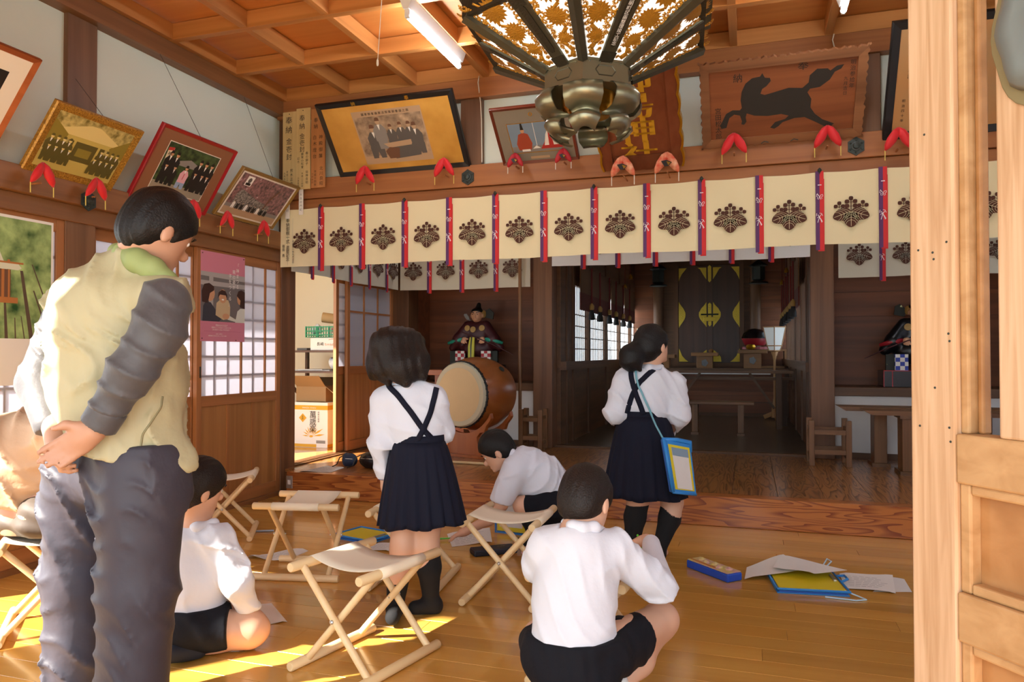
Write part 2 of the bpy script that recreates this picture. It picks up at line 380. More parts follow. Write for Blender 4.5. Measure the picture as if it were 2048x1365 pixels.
# ================================================================ ceiling with coffers
ce = struct(MB().box((-3.75, .3, 3.325), (2.4, 5.25, 3.36)).build('ceiling', 'rib_x'))
pan = MB().box((-.29, -.31, 0), (.29, .31, .012)).build('panel', 'ceil_panel', mesh_only=True)
DX, DY = .585, .625
xs = [-3.6 + DX * k for k in range(11)]; ys = [5.12 - DY * k for k in range(8)]
for i in range(10):
    for j in range(7): put('panel', pan, (xs[i] + DX / 2, ys[j] - DY / 2, 3.312), ce)
rx = MB().box((-2.95, -.024, 0), (2.95, .024, .105)).build('rib', 'rib_x', mesh_only=True)
ry = MB().box((-.024, -2.2, 0), (.024, 2.2, .103)).build('rib', 'rib_y', mesh_only=True)
for j in range(8): put('rib', rx, (-.68, ys[j] - (.012 if j == 0 else 0), 3.2), ce)
for i in range(11): put('rib', ry, (xs[i] + (.01 if i == 0 else 0), 2.93, 3.202), ce)
sbox('ceiling_back', (-3.75, 5.2, 3.2), (2.4, 8.1, 3.3), 'dark_x'); sbox('ceiling_inner', (-2.1, 7.3, 2.75), (.8, 12.8, 2.85), 'dark_y')
sbox('roof', (-3.9, .3, 3.38), (2.6, 8.2, 3.5), 'roof'); sbox('roof_inner', (-2.6, 8.2, 2.9), (1.3, 13, 3.0), 'roof')
# ================================================================ left wall
wl = struct(MB().box((-3.78, .75, 2.13), (-3.69, 5.2, 3.2)).build('wall_left', 'plaster'))
for (a, b) in ((3.155, 3.355), (.72, .92), (5.165, 5.36)):
    MB().box((-3.80, a, 0), (XL + .0, b, 3.1)).build('post', 'beam_z' if a < 5 else 'post_old', wl, bevel=.004)
MB().box((-3.79, .7, 3.085), (-3.6, 5.2, 3.2)).build('wall_plate', 'beam_y', wl, bevel=.004)
MB().box((-3.79, .72, 1.995), (-3.60, 5.166, 2.135)).build('tie_beam', 'beam_y', wl, bevel=.004)
MB().box((-3.80, .92, 1.90), (-3.645, 5.165, 1.995)).build('door_head', 'beam_y', wl, bevel=.003)
MB().box((-3.80, .92, -.02), (-3.645, 5.165, .03)).build('door_sill', 'beam_y', wl)
def sliding_door(name, y0, y1, xc, z0, z1, zr, ncol, nrow, lab, npan=3, front=(2, 4), cross=()):
    """half-panelled paper sliding door: stiles, rails, boards below, paper and lattice above"""
    d = thing(name, lab, 'door', (xc, (y0 + y1) / 2, z0)); d['kind'] = 'structure'; del d['category']
    t = .016; s = .048
    for a in (y0, y1 - s): MB().box((xc - t, a, z0), (xc + t, a + s, z1)).build('stile', 'door_z', d, bevel=.002)
    for (a, b) in ((z0, z0 + .09), (zr - .075, zr), (z1 - .07, z1)): MB().box((xc - t + .001, y0 + s, a), (xc + t - .001, y1 - s, b)).build('rail', 'door_y', d, bevel=.002)
    yi0, yi1 = y0 + s, y1 - s; w = (yi1 - yi0) / npan
    for k in range(npan):
        MB().box((xc - .006, yi0 + k * w + .001, z0 + .09), (xc + .004, yi0 + (k + 1) * w - .001, zr - .075)).build('board', 'door_panel', d)
    for k in range(1, npan): MB().box((xc - .012, yi0 + k * w - .014, z0 + .09), (xc + .012, yi0 + k * w + .014, zr - .075)).build('muntin', 'door_z', d)
    MB().box((xc - .0012, yi0, zr), (xc, yi1, z1 - .07)).build('paper', 'shoji', d)
    cw = (yi1 - yi0) / ncol; rh = (z1 - .07 - zr) / nrow
    for k in range(1, ncol):
        if k in front: MB().box((xc + .0005, yi0 + k * cw - .008, zr), (xc + .013, yi0 + k * cw + .008, z1 - .07)).build('lattice_bar', 'door_z', d)
        else: MB().box((xc - .016, yi0 + k * cw - .007, zr), (xc - .002, yi0 + k * cw + .007, z1 - .07)).build('lattice_bar', 'door_z', d)
    for k in range(1, nrow):
        if k in cross: MB().box((xc + .0005, yi0, zr + k * rh - .009), (xc + .012, yi1, zr + k * rh + .009)).build('lattice_bar', 'door_y', d)
        else: MB().box((xc - .018, yi0, zr + k * rh - .0085), (xc - .002, yi1, zr + k * rh + .0085)).build('lattice_bar', 'door_y', d)
    return d
d1 = sliding_door('door_1', 4.205, 5.165, -3.685, .03, 1.90, .85, 6, 7, 'paper sliding door with the pink poster pinned to it', front=(3, 5), npan=3)
d2 = sliding_door('door_2', 3.355, 4.25, -3.725, .03, 1.90, .85, 6, 7, 'paper sliding door behind the man in the vest', front=(3, 5), npan=3)
d3 = sliding_door('door_3', 2.22, 3.155, -3.685, .03, 1.90, .68, 6, 8, 'paper sliding door behind the bamboo grove poster', front=(3, 5), npan=3)
MB().box((-3.705, 4.232, .98), (-3.668, 4.245, 1.06)).build('finger_pull', 'iron', d1)
# left side of the upper floor: opening to the store room, then a sliding door
ws = struct(MB().box((-3.80, 5.2, 2.0), (-3.70, 7.4, 3.2)).build('wall_left_back', 'plaster'))
MB().box((-3.82, 5.36, 1.9), (-3.66, 7.3, 2.0)).build('door_head', 'beam_y', ws)
MB().box((-3.82, 5.36, UZ - .02), (-3.66, 7.3, UZ + .012)).build('door_sill', 'dark_y', ws)
for a in (-3.735, -3.705): MB().box((a - .006, 5.36, UZ + .012), (a + .006, 7.3, UZ + .018)).build('track', 'beam_y', ws)
MB().box((-3.80, 7.2, UZ), (-3.5, 7.45, 3.2)).build('post', 'dark_z', ws, bevel=.004)
d5 = sliding_door('door_5', 6.25, 7.2, -3.70, UZ + .02, 1.90, 1.03, 6, 6, 'paper sliding door between the store room opening and the drum', front=(2, 4), npan=2, cross=(4,))
d6 = sliding_door('door_6', 6.12, 7.07, -3.745, UZ + .02, 1.90, 1.03, 6, 6, 'second sliding door leaf pushed back behind the other one beside the store room', front=(), npan=2)
# store room shell
st = struct(MB().box((-5.7, 4.4, 0), (-5.6, 7.9, 2.6)).build('wall_store', 'plaster_warm'))
MB().box((-5.6, 7.45, UZ), (-3.8, 7.55, 2.6)).build('end_wall', 'plaster_warm', st)
MB().box((-5.59, 6.95, UZ), (-5.5, 7.08, 2.5)).build('post', 'door_z', st)
sbox('ceiling_store', (-5.7, 4.9, 2.45), (-3.8, 7.9, 2.55), 'plaster_warm')
sbox('roof_left', (-4.75, .75, 2.6), (-3.78, 5.0, 2.68), 'roof')
# ================================================================ lintel wall between the two bays
wb = struct(MB().box((-3.6, 5.17, 2.5), (2.3, 5.26, 3.2)).build('wall_lintel', 'plaster'))
MB().box((-3.66, 5.085, 2.395), (2.3, 5.28, 2.556)).build('tie_beam', 'beam_x', wb, bevel=.004)
MB().box((-3.66, 5.11, 2.25), (2.3, 5.26, 2.392)).build('lower_beam', 'beam_x', wb, bevel=.003)
MB().box((-3.66, 5.09, 3.06), (2.3, 5.27, 3.21)).build('wall_plate', 'beam_x', wb, bevel=.004)
for a in (-2.06, .63): MB().box((a, 5.12, 2.556), (a + .17, 5.28, 3.07)).build('post', 'beam_z', wb, bevel=.003)
# ================================================================ right, front and outside
wr = struct(MB().box((2.3, .6, 2.0), (2.4, 7.5, 3.3)).build('wall_right', 'plaster'))
MB().box((2.33, .9, .4), (2.335, 7.4, 2.0)).build('paper', 'shoji', wr); MB().box((2.3, .6, 0), (2.4, 7.5, .4)).build('dado', 'door_y', wr)
for a in (.6, 2.8, 5.1, 7.2): MB().box((2.27, a, 0), (2.42, a + .18, 3.2)).build('post', 'post_old', wr)
wf = struct(MB().box((-3.66, .6, 2.6), (2.3, .7, 3.3)).build('wall_front', 'plaster'))
MB().box((-3.66, .58, 2.45), (-2.2, .72, 2.62)).build('header', 'beam_x', wf); MB().box((-2.2, .58, 2.5), (2.3, .72, 2.62)).build('header', 'beam_x', wf)
MB().box((-2.66, .61, -.1), (-2.2, .69, 2.5)).build('panel', 'front_x', wf); MB().box((-3.56, .61, -.1), (-3.32, .69, 2.5)).build('panel', 'front_x', wf)  # unseen panels, added to narrow the sunbeam through the left bay
MB().box((1.02, .62, -.1), (2.3, .68, 1.0)).build('panel', 'front_x', wf)
for a in (-3.70, -2.30, .86): MB().box((a, .56, -.5), (a + .16, .74, 3.3)).build('post', 'front_z', wf)
sbox('wall_sun_block', (-2.32, -2.6, -.5), (-2.22, .56, 3.2), 'plaster')  # unseen wall added outside to stop sun entering the middle opening
sbox('roof_sun_block', (-2.32, -1.3, 3.1), (2.6, .6, 3.18), 'front_x')  # unseen eave added to keep direct sun off the door leaf
sbox('floor_porch', (-3.6, -.9, -.52), (2.3, .56, -.05), 'front_x')
# ================================================================ inner hall and alcoves
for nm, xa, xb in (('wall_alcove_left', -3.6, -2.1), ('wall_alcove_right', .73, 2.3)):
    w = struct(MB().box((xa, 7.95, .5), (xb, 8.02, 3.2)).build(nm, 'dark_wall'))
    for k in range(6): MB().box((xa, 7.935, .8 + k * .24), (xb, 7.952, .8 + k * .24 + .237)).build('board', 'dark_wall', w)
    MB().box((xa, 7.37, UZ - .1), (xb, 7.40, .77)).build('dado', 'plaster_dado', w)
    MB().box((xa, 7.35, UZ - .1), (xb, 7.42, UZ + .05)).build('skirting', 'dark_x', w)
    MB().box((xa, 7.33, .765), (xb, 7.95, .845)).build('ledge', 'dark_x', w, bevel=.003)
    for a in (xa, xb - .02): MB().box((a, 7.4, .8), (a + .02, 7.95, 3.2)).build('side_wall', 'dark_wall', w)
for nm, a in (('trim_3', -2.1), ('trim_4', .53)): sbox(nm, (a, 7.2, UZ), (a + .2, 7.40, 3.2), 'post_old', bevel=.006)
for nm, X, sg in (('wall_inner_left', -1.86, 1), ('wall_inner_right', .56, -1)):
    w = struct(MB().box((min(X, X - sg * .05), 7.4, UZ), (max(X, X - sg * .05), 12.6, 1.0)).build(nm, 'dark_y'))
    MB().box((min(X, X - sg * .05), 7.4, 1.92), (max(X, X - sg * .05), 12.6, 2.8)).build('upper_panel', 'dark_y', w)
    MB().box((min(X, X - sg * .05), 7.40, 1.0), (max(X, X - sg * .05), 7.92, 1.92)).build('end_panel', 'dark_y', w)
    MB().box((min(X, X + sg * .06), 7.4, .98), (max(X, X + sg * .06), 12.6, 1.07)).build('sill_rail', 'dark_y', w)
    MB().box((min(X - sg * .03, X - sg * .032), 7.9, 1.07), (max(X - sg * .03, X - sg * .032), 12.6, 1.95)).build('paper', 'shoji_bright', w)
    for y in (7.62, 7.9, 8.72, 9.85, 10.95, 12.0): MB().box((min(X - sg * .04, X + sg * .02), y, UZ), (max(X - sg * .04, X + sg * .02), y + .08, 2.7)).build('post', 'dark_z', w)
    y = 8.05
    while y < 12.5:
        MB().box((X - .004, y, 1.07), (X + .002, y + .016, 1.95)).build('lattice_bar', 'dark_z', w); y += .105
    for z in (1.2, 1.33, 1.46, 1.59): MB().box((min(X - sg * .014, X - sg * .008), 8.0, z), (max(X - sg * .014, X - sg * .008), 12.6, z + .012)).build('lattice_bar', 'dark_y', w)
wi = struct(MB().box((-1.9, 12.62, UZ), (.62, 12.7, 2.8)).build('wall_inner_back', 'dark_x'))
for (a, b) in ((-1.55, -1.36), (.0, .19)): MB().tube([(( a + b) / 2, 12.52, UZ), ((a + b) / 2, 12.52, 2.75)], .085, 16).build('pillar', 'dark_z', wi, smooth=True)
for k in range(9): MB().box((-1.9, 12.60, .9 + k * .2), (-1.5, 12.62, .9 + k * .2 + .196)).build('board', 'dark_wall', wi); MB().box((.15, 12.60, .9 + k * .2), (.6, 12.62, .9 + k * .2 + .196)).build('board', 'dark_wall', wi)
# ================================================================ fluorescent lamps
pbr('lamp_white', '#e9eaea', .4); pbr('tube_glow', '#f0f6ff', .3, emis=42); pbr('cord_white', '#e4dfce', .7)
def fluorescent(x, y0, y1, label):
    L = thing('fluorescent_lamp', label, 'ceiling lamp', (x, (y0 + y1) / 2, 3.2), group='fluorescent ceiling lamps')
    MB().rings([[(x - .04, y, 3.2), (x + .04, y, 3.2), (x + .018, y, 3.14), (x - .018, y, 3.14)] for y in (y0, y1)]).build('housing', 'lamp_white', L)
    for y in (y0 + .01, y1 - .035): MB().box((x - .013, y, 3.09), (x + .013, y + .025, 3.142)).build('socket', 'lamp_white', L, bevel=.003)
    MB().tube([(x, y0 + .03, 3.105), (x, y1 - .03, 3.105)], .016, 12).build('tube', 'tube_glow', L, smooth=True)
    return L
fl1 = fluorescent(-1.87, 3.80, 4.64, 'white fluorescent ceiling lamp between the pull cord and the bronze lantern')
fl2 = fluorescent(.52, 3.70, 4.56, 'white fluorescent ceiling lamp above the horse plaque')
for _x, _l in ((-2.4, 'fluorescent lamp over the upper floor on the drum side'), (1.0, 'fluorescent lamp over the upper floor above the narrow tables')): fluorescent(_x, 5.75, 6.65, _l)
pc = thing('pull_cord', 'thin white pull cord hanging from the ceiling next to the long lamp', 'cord', (-2.0, 3.72, 2.7))
a = V(-1.99, 3.74, 3.2); b = dp(755, 128, (a - _c).dot(_f)); MB().tube([a, b], .0025, 6).build('cord', 'cord_white', pc); MB().lathe([(.002, .03), (.006, .02), (.007, 0), (.004, -.012)], b, n=10).build('bead', 'cord_white', pc, smooth=True)
a = at(962, 152, 'y', 5.085); w = MB().tube([at(958, 152, 'y', 5.08), at(956, 165, 'y', 5.08), at(961, 205, 'y', 5.105), at(963, 240, 'y', 5.11), at(964, 325, 'y', 5.115)], .004, 6).build('lamp_wire', 'cord_white'); tag(w, 'white lamp wire running down the post beside the gold picture', 'wire')
w = MB().tube([at(1668, 68, 'y', 5.08), at(1665, 80, 'y', 5.07), at(1669, 95, 'y', 5.07), at(1667, 120, 'y', 5.09)], .004, 6).build('lamp_wire', 'cord_white'); tag(w, 'short white wire end hanging above the horse plaque', 'wire')
# ================================================================ curtains with paulownia crests
pbr('cloth_cream', '#e8dcb2', .85, bump=(300, .1, .001), var=.04, sheen=.1); pbr('cloth_grey', '#cfc9b6', .85, var=.04); pbr('cloth_white', '#f2f2f0', .85, var=.03)
pbr('crest_brown', '#4f2c1e', .85); pbr('rib_purple', '#5a2f63', .7); pbr('rib_red', '#d12a2c', .7); pbr('thread_white', '#f3eef0', .7); pbr('ink', '#2a231c', .8)
def crest_mesh(veinmat, name):
    mb = MB(); mb.use('crest_brown'); O, X, Y = (0, 0, 0), V(1, 0, 0), V(0, 0, 1)
    def leaf(L, wid, ang, lobes):
        ca, sa = math.cos(ang), math.sin(ang)
        def tr(u, v): return (u * ca - v * sa, u * sa + v * ca)
        def hw(u): return wid * (math.sin(math.pi * min(1, u) ** .85) ** .55) * (1 - .06 * abs(math.sin(u * lobes * math.pi)))
        up = [(L * i / 26, hw(i / 26)) for i in range(27)]; pts = [tr(u, v) for u, v in up] + [tr(u, -v) for u, v in up[::-1][1:-1]]
        mb.use('crest_brown').prism(pts, (0, 0, 0), X, Y, .0006); mb.use(veinmat)
        def strip(p, w):
            for i in range(len(p) - 1):
                a, b = p[i], p[i + 1]; d = (b[0] - a[0], b[1] - a[1]); l = math.hypot(*d) or 1; n = (-d[1] / l * w, d[0] / l * w)
                q = [tr(a[0] + n[0], a[1] + n[1]), tr(b[0] + n[0], b[1] + n[1]), tr(b[0] - n[0], b[1] - n[1]), tr(a[0] - n[0], a[1] - n[1])]
                mb.add([(x, -.0012, z) for x, z in q], [(0, 1, 2, 3)])
        strip([(L * .03, 0), (L * .93, 0)], .0011)
        for k in range(4):
            u0 = .05 + .16 * k
            for s in (1, -1): strip([(L * (u0 + t * (.33 - .02 * k)), s * hw(min(.97, u0 + t * (.33 - .02 * k))) * (.93 - .0 * k) * t ** .6) for t in (0, .25, .5, .75, 1)], .0008)
    leaf(.102, .047, math.radians(-90), 5); leaf(.112, .041, math.radians(-20), 5); leaf(.112, .041, math.radians(200), 5)
    mb.use('crest_brown')
    def bud(x, z, r, a=0): mb.prism([(x + r * math.cos(a + math.pi / 4 * i) * (1.12 if i % 2 else 1.0), z + r * math.sin(a + math.pi / 4 * i) * (1.12 if i % 2 else 1)) for i in range(8)], (0, 0, 0), X, Y, .0006)
    for x, z in ((0, .082), (.0235, .062), (-.0235, .062), (.0235, .034), (-.0235, .034)): bud(x, z, .0135)
    for s in (1, -1):
        for x, z in ((.068, .054), (.047, .034), (.089, .034)): bud(s * x, z, .0122)
        mb.prism([(s * .066, 0.02), (s * .070, 0.02), (s * .070, .05), (s * .066, .05)], (0, 0, 0), X, Y, .0005)
        mb.prism([(s * .05, 0.028), (s * .086, 0.028), (s * .086, .031), (s * .05, .031)], (0, 0, 0), X, Y, .0005)
    mb.prism([(-.0022, 0), (.0022, 0), (.0022, .078), (-.0022, .078)], (0, 0, 0), X, Y, .0006)
    for z in (.03, .056): mb.prism([(-.022, z), (.022, z), (.022, z + .003), (-.022, z + .003)], (0, 0, 0), X, Y, .0005)
    return mb.build(name, mesh_only=True)
CREST = {c: crest_mesh(c, 'crest') for c in ('cloth_cream', 'cloth_grey', 'cloth_white')}
def ribbon_mesh(h):
    mb = MB(); a = .024
    mb.use('rib_purple').box((-a, -.002, -h), (0, .002, 0)); mb.use('rib_red').box((0, -.0022, -h), (a, .0018, 0))
    mb.use('rib_red').box((-a * .4, .003, -h - .008), (a * 1.15, .006, -.05)); return mb.build('ribbon', mesh_only=True)
def thread_mesh(h):
    mb = MB(); mb.use('thread_white'); mb.box((-.011, -.0045, -.092), (.011, -.002, -.087))
    def st(pts, w=.0017): mb.tube([(x, -.0032, z) for x, z in pts], w, 5)
    z = -.165     # butterfly-like knot
    for s in (1, -1): st([(0, z), (s * .008, z + .012), (s * .017, z + .014), (s * .019, z + .004), (s * .01, z - .002), (s * .014, z - .012), (s * .006, z - .016), (0, z)])
    st([(-.008, z + .008), (-.014, z + .022), (-.018, z + .016)])
    z = -.30      # crane-like bird
    st([(-.018, z + .03), (-.02, z + .012), (-.010, z + .02), (-.002, z + .004), (.006, z - .012), (.012, z - .03)], .0022); st([(-.002, z + .03), (.01, z + .028), (.017, z + .012), (.012, z + .024), (.002, z + .012), (-.006, z - .008), (-.012, z - .03)], .002)
    st([(-.016, z), (-.008, z + .006), (.004, z - .004), (.016, z - .026)], .002)
    return mb.build('embroidery', mesh_only=True)
RIB, THR = ribbon_mesh(.505), thread_mesh(.505)
HOOK = MB().lathe([(.004, .018), (.012, .008), (.013, 0), (.004, -.012), (.001, -.022)], n=8).build('hook', 'iron', mesh_only=True)
def curtain(p0, p1, zt, zb, cloth, ribs, label, seed=0, crests=None, hooks=False):
    """p0 -> p1: plan of the cloth, seen from its front p0 is on the left"""
    p0, p1 = V(p0[0], p0[1], 0), V(p1[0], p1[1], 0); d = (p1 - p0).normalized(); nrm = Vector((d.y, -d.x, 0)); L = (p1 - p0).length; rot = math.atan2(d.y, d.x)
    t = thing('shrine_curtain', label, 'curtain', (p0.x, p0.y, zb)); rg = random.Random(seed); nx = int(L / .04); nz = 10; ph = rg.random() * 6; fr = []; 
    def pos(i, j, back):
        s = L * i / nx; q = j / nz; w = .006 * math.sin(s * 17.2 + ph) * (1 - q * .5) + .004 * math.sin(s * 41 + ph) * (1 - q); sag = -.006 * abs(math.sin(s * math.pi / .365)) * q ** 2
        return p0 + d * s + nrm * (w + (0 if not back else -.0025)) + Vector((0, 0, zb + (zt - zb) * q + .004 * math.sin(s * 5 + ph) * (1 - q) + sag))
    mb = MB()
    for back in (False, True):
        vs = [pos(i, j, back) for j in range(nz + 1) for i in range(nx + 1)]; fs = [(j * (nx + 1) + i, j * (nx + 1) + i + 1, (j + 1) * (nx + 1) + i + 1, (j + 1) * (nx + 1) + i) for j in range(nz) for i in range(nx)]
        mb.add(vs, fs if not back else [q[::-1] for q in fs])
    mb.build('cloth', cloth, t, smooth='all')
    H = zt - zb; k = H / .468
    def attach(name, me, s, z, off, par=t, sc=1):
        o = bpy.data.objects.new(name, me); P = p0 + d * s + nrm * off; o.location = (P.x, P.y, z); o.rotation_euler = (0, 0, rot); o.scale = (sc, 1, sc); return link(o, par)
    for s in ribs:
        r = attach('ribbon', RIB, s, zt + .004, .013, sc=1); e = bpy.data.objects.new('embroidery', THR); e['kind'] = 'stuff'; COL.objects.link(e); e.parent = r
    cs = crests if crests is not None else [(a + b) / 2 for a, b in zip(ribs[:-1], ribs[1:])]
    for s in cs: attach('crest', CREST[cloth], s, zb + .205 * k, .0125, sc=1.0)
    if hooks:
        for s in ribs[::2]: attach('hook', HOOK, s, zt + .005, .02)
    return t
main_r = [.377 + .3655 * k for k in range(16)]
cm = curtain((-3.6, 5.068), (2.28, 5.068), 2.314, 1.846, 'cloth_cream', main_r, 'long cream curtain with brown crests hanging under the picture beam', 1, crests=[.225] + [r + .183 for r in main_r[:-1]], hooks=True)
lt = MB(); LX, LY = (1, 0, 0), (0, 0, 1)
lettering(lt, '奉納御幌一式', (-3.525, 5.052, 2.24), LX, LY, .036, .034); lettering(lt, '還暦記念', (-3.525, 5.052, 2.02), LX, LY, .034, .031)
lettering(lt, '篠島', (-3.565, 5.052, 2.03), LX, LY, .028, .028); lettering(lt, '勇', (-3.565, 5.052, 1.955), LX, LY, .028)
lettering(lt, '平成廿一年九月吉日', (-3.475, 5.052, 2.06), LX, LY, .021, .0205); lt.build('lettering', 'ink', cm)
for s in (.07, .115):  MB().box((-3.6 + s + .0, 5.056, 1.86), (-3.6 + s + .0015, 5.058, 2.24)).build('seam', 'cloth_grey', cm)
curtain((-3.6, 5.22), (-3.6, 7.14), 2.30, 1.835, 'cloth_grey', [.28, .617, .931, 1.285, 1.652], 'side curtain hanging over the store room opening', 2, crests=[.1, .45, .77, 1.11, 1.47, 1.8])
curtain((-3.58, 7.17), (-2.12, 7.17), 2.30, 1.83, 'cloth_grey', [.342, .714, 1.092], 'greyish crest curtain hanging above the drum and the archer doll', 3, crests=[.155, .53, .9, 1.27])
curtain((-1.89, 7.17), (.53, 7.17), 2.50, 2.03, 'cloth_white', [.32, .666, 1.03, 1.379, 1.735, 2.084], 'white crest curtain hanging at the mouth of the inner hall', 4, crests=[.15, .49, .85, 1.2, 1.555, 1.91, 2.25])
curtain((.765, 7.17), (2.2, 7.17), 2.30, 1.835, 'cloth_grey', [.355, .72, 1.085], 'crest curtain hanging above the two narrow tables', 5, crests=[.17, .54, .9, 1.26])
# ================================================================ wooden donation plaques and paper slips
wood('plaque_a', '#dcbd82', '#c9a566', 'Z', .7, .6, vary=.05); wood('plaque_b', '#bd8049', '#a96c38', 'Z', .7, .6, vary=.03); pbr('slip', '#efebe0', .8)
def plaque(x0, x1, z0, z1, y, mat, cols, label, yoff=.012):
    t = thing('wooden_plaque', label, 'plaque', ((x0 + x1) / 2, y, z0), group='votive plaques in the corner'); MB().box((x0, y, z0), (x1, y + yoff, z1)).build('board', mat, t, bevel=.002)
    mb = MB()
    for ch, fx, fz, size, step in cols: lettering(mb, ch, (x0 + fx, y, z0 + fz), LX, LY, size, step)
    mb.build('lettering', 'ink', t); MB().sphere(((x0 + x1) / 2, y - .003, z1 - .02), .004, 8, 6).build('nail', 'iron', t); return t
plaque(-3.578, -3.45, 2.463, 3.10, 5.052, 'plaque_a', [('奉納', .058, .60, .065, .075), ('金壱封', .06, .425, .055, .063), ('荒木正幸', .085, .175, .03, .035), ('平成二十四年', .045, .16, .02, .022), ('九月吉日', .02, .15, .02, .022)], 'pale votive plaque with the widest gap between its letters, in the corner')
plaque(-3.446, -3.318, 2.463, 3.115, 5.044, 'plaque_a', [('奉納', .055, .60, .055, .065), ('金壱封', .055, .45, .05, .052), ('春の獅子', .1, .30, .026, .028), ('翁神良明', .1, .15, .026, .028), ('勝常小松會', .058, .295, .024, .026), ('平成二十四年', .058, .135, .018, .02), ('記念', .022, .26, .022, .026), ('六月吉日', .022, .1, .018, .02)], 'pale votive plaque standing a little higher between two others')
plaque(-3.312, -3.185, 2.468, 3.10, 5.048, 'plaque_b', [('奉納', .045, .56, .04, .05), ('白木燈台', .035, .42, .036, .05), ('神殿御簾', .09, .42, .036, .05), ('平成十四年', .04, .14, .022, .026), ('北川良昭', .095, .17, .034, .04), ('三月吉日', .015, .12, .018, .022)], 'reddish votive plaque half hidden by the black picture frame')
for x, zb, zt, l in ((-3.40, 2.26, 2.463, 'white paper slip hanging under the middle votive plaque'), (-3.525, 2.235, 2.463, 'white paper slip hanging under the corner votive plaque')):
    t = thing('paper_slip', l, 'paper slip', (x, 5.04, zb)); MB().box((x - .02, 5.046, zb), (x + .02, 5.048, zt)).build('paper', 'slip', t); mb = MB(); pbr('faint_ink', '#8c8a86', .8); lettering(mb, '大阪府門町', (x, 5.046, zt - .03), LX, LY, .024, .03); mb.build('lettering', 'faint_ink', t)
# ================================================================ framed pictures
class Decal:
    """flat print on a picture: outlines in the picture's own plane"""
    def __init__(s, O, X, Y): s.O, s.X, s.Y = V(O), V(X).normalized(), V(Y).normalized(); s.Z = s.X.cross(s.Y); s.k = 0; s.mb = MB()
    def poly(s, pts, mat):
        s.k += 1; o = s.O + s.Z * (.0004 + .00006 * s.k); n = len(pts)
        if sum(pts[i][0] * pts[(i + 1) % n][1] - pts[(i + 1) % n][0] * pts[i][1] for i in range(n)) < 0: pts = pts[::-1]
        s.mb.use(mat).add([o + s.X * a + s.Y * b for a, b in pts], [tuple(range(n))]); return s
    def rect(s, x0, y0, x1, y1, mat): return s.poly([(x0, y0), (x1, y0), (x1, y1), (x0, y1)], mat)
    def ell(s, cx, cy, rx, ry, mat, n=12): return s.poly([(cx + rx * math.cos(2 * math.pi * i / n), cy + ry * math.sin(2 * math.pi * i / n)) for i in range(n)], mat)
    def man(s, x, y, h, coat, skin, hair, legs=None, seated=False):
        w = h * .17
        if seated: s.poly([(x - w * 1.2, y), (x - w * .3, y), (x, y + h * .2), (x + w * .3, y), (x + w * 1.2, y), (x + w * 1.25, y + h * .34), (x - w * 1.25, y + h * .34)], legs or coat)
        else: s.poly([(x - w * .8, y), (x + w * .8, y), (x + w, y + h * .5), (x - w, y + h * .5)], legs or coat)
        s.poly([(x - w * 1.1, y + h * .25), (x + w * 1.1, y + h * .25), (x + w * 1.25, y + h * .6), (x + w * .6, y + h * .76), (x - w * .6, y + h * .76), (x - w * 1.25, y + h * .6)], coat)
        s.poly([(x - w * .25, y + h * .76), (x + w * .25, y + h * .76), (x, y + h * .58)], 'p_white'); s.ell(x, y + h * .86, h * .075, h * .095, skin); s.poly([(x - h * .08, y + h * .87), (x + h * .08, y + h * .87), (x + h * .06, y + h * .965), (x, y + h * .985), (x - h * .06, y + h * .965)], hair)
    def build(s, name, parent): return s.mb.build(name, None, parent)
for n, c in dict(p_white='#efece4', p_black='#1d1a18', p_skin='#c9966f', p_sep1='#8a7a2e', p_sep2='#c2ad5a', p_sep3='#5b5222', p_sep4='#ddc882', p_pink='#e0a9b2', p_blue='#8fa6c6', p_green='#3d5a2e', p_grey='#8b8680', p_grey2='#5b5753', p_stone='#9a8f7a', p_red='#b8312c', p_redc='#a8482e', p_cream='#e6d9b8', p_sky='#7f95a8', p_brown='#6d4a33', p_tan='#b99a78', p_navy='#2f3640', p_hair='#3a2018', p_orange='#c9742e').items(): pbr(n, c, .55)
blotch('foliage', ['#1d4a16', '#3f8a2a', '#6fb53c', '#bcd88a'], 9, .35); blotch('sepia_noise', ['#6e6126', '#b09a48', '#d6c27a'], 30, .5); blotch('grove_dark', ['#141c12', '#2d3b22', '#53683a'], 26, .4); blotch('plum', ['#3d3833', '#8b837b', '#b9b2aa', '#a9797a'], 40, .5); blotch('crowd', ['#1b1917', '#4d4844', '#a8a29a'], 70, .5)
blotch('gold_leaf', ['#c08a34', '#d9a44a'], 5, .42); blotch('gilt', ['#7a5318', '#b07c28', '#c9973c'], 120, .4, metal=.3)
pbr('fr_red', '#9a1a20', .35); wood('fr_wood', '#a3582e', '#8a4520', 'Y', .7, .4); pbr('fr_olive', '#8a6a30', .4); pbr('fr_brown', '#6d2f1c', .35); pbr('mat_brown', '#8a5a3a', .7); pbr('mat_grey', '#8c8372', .8); pbr('mat_white', '#e6ded0', .7); pbr('thread_dark', '#4a4038', .7)
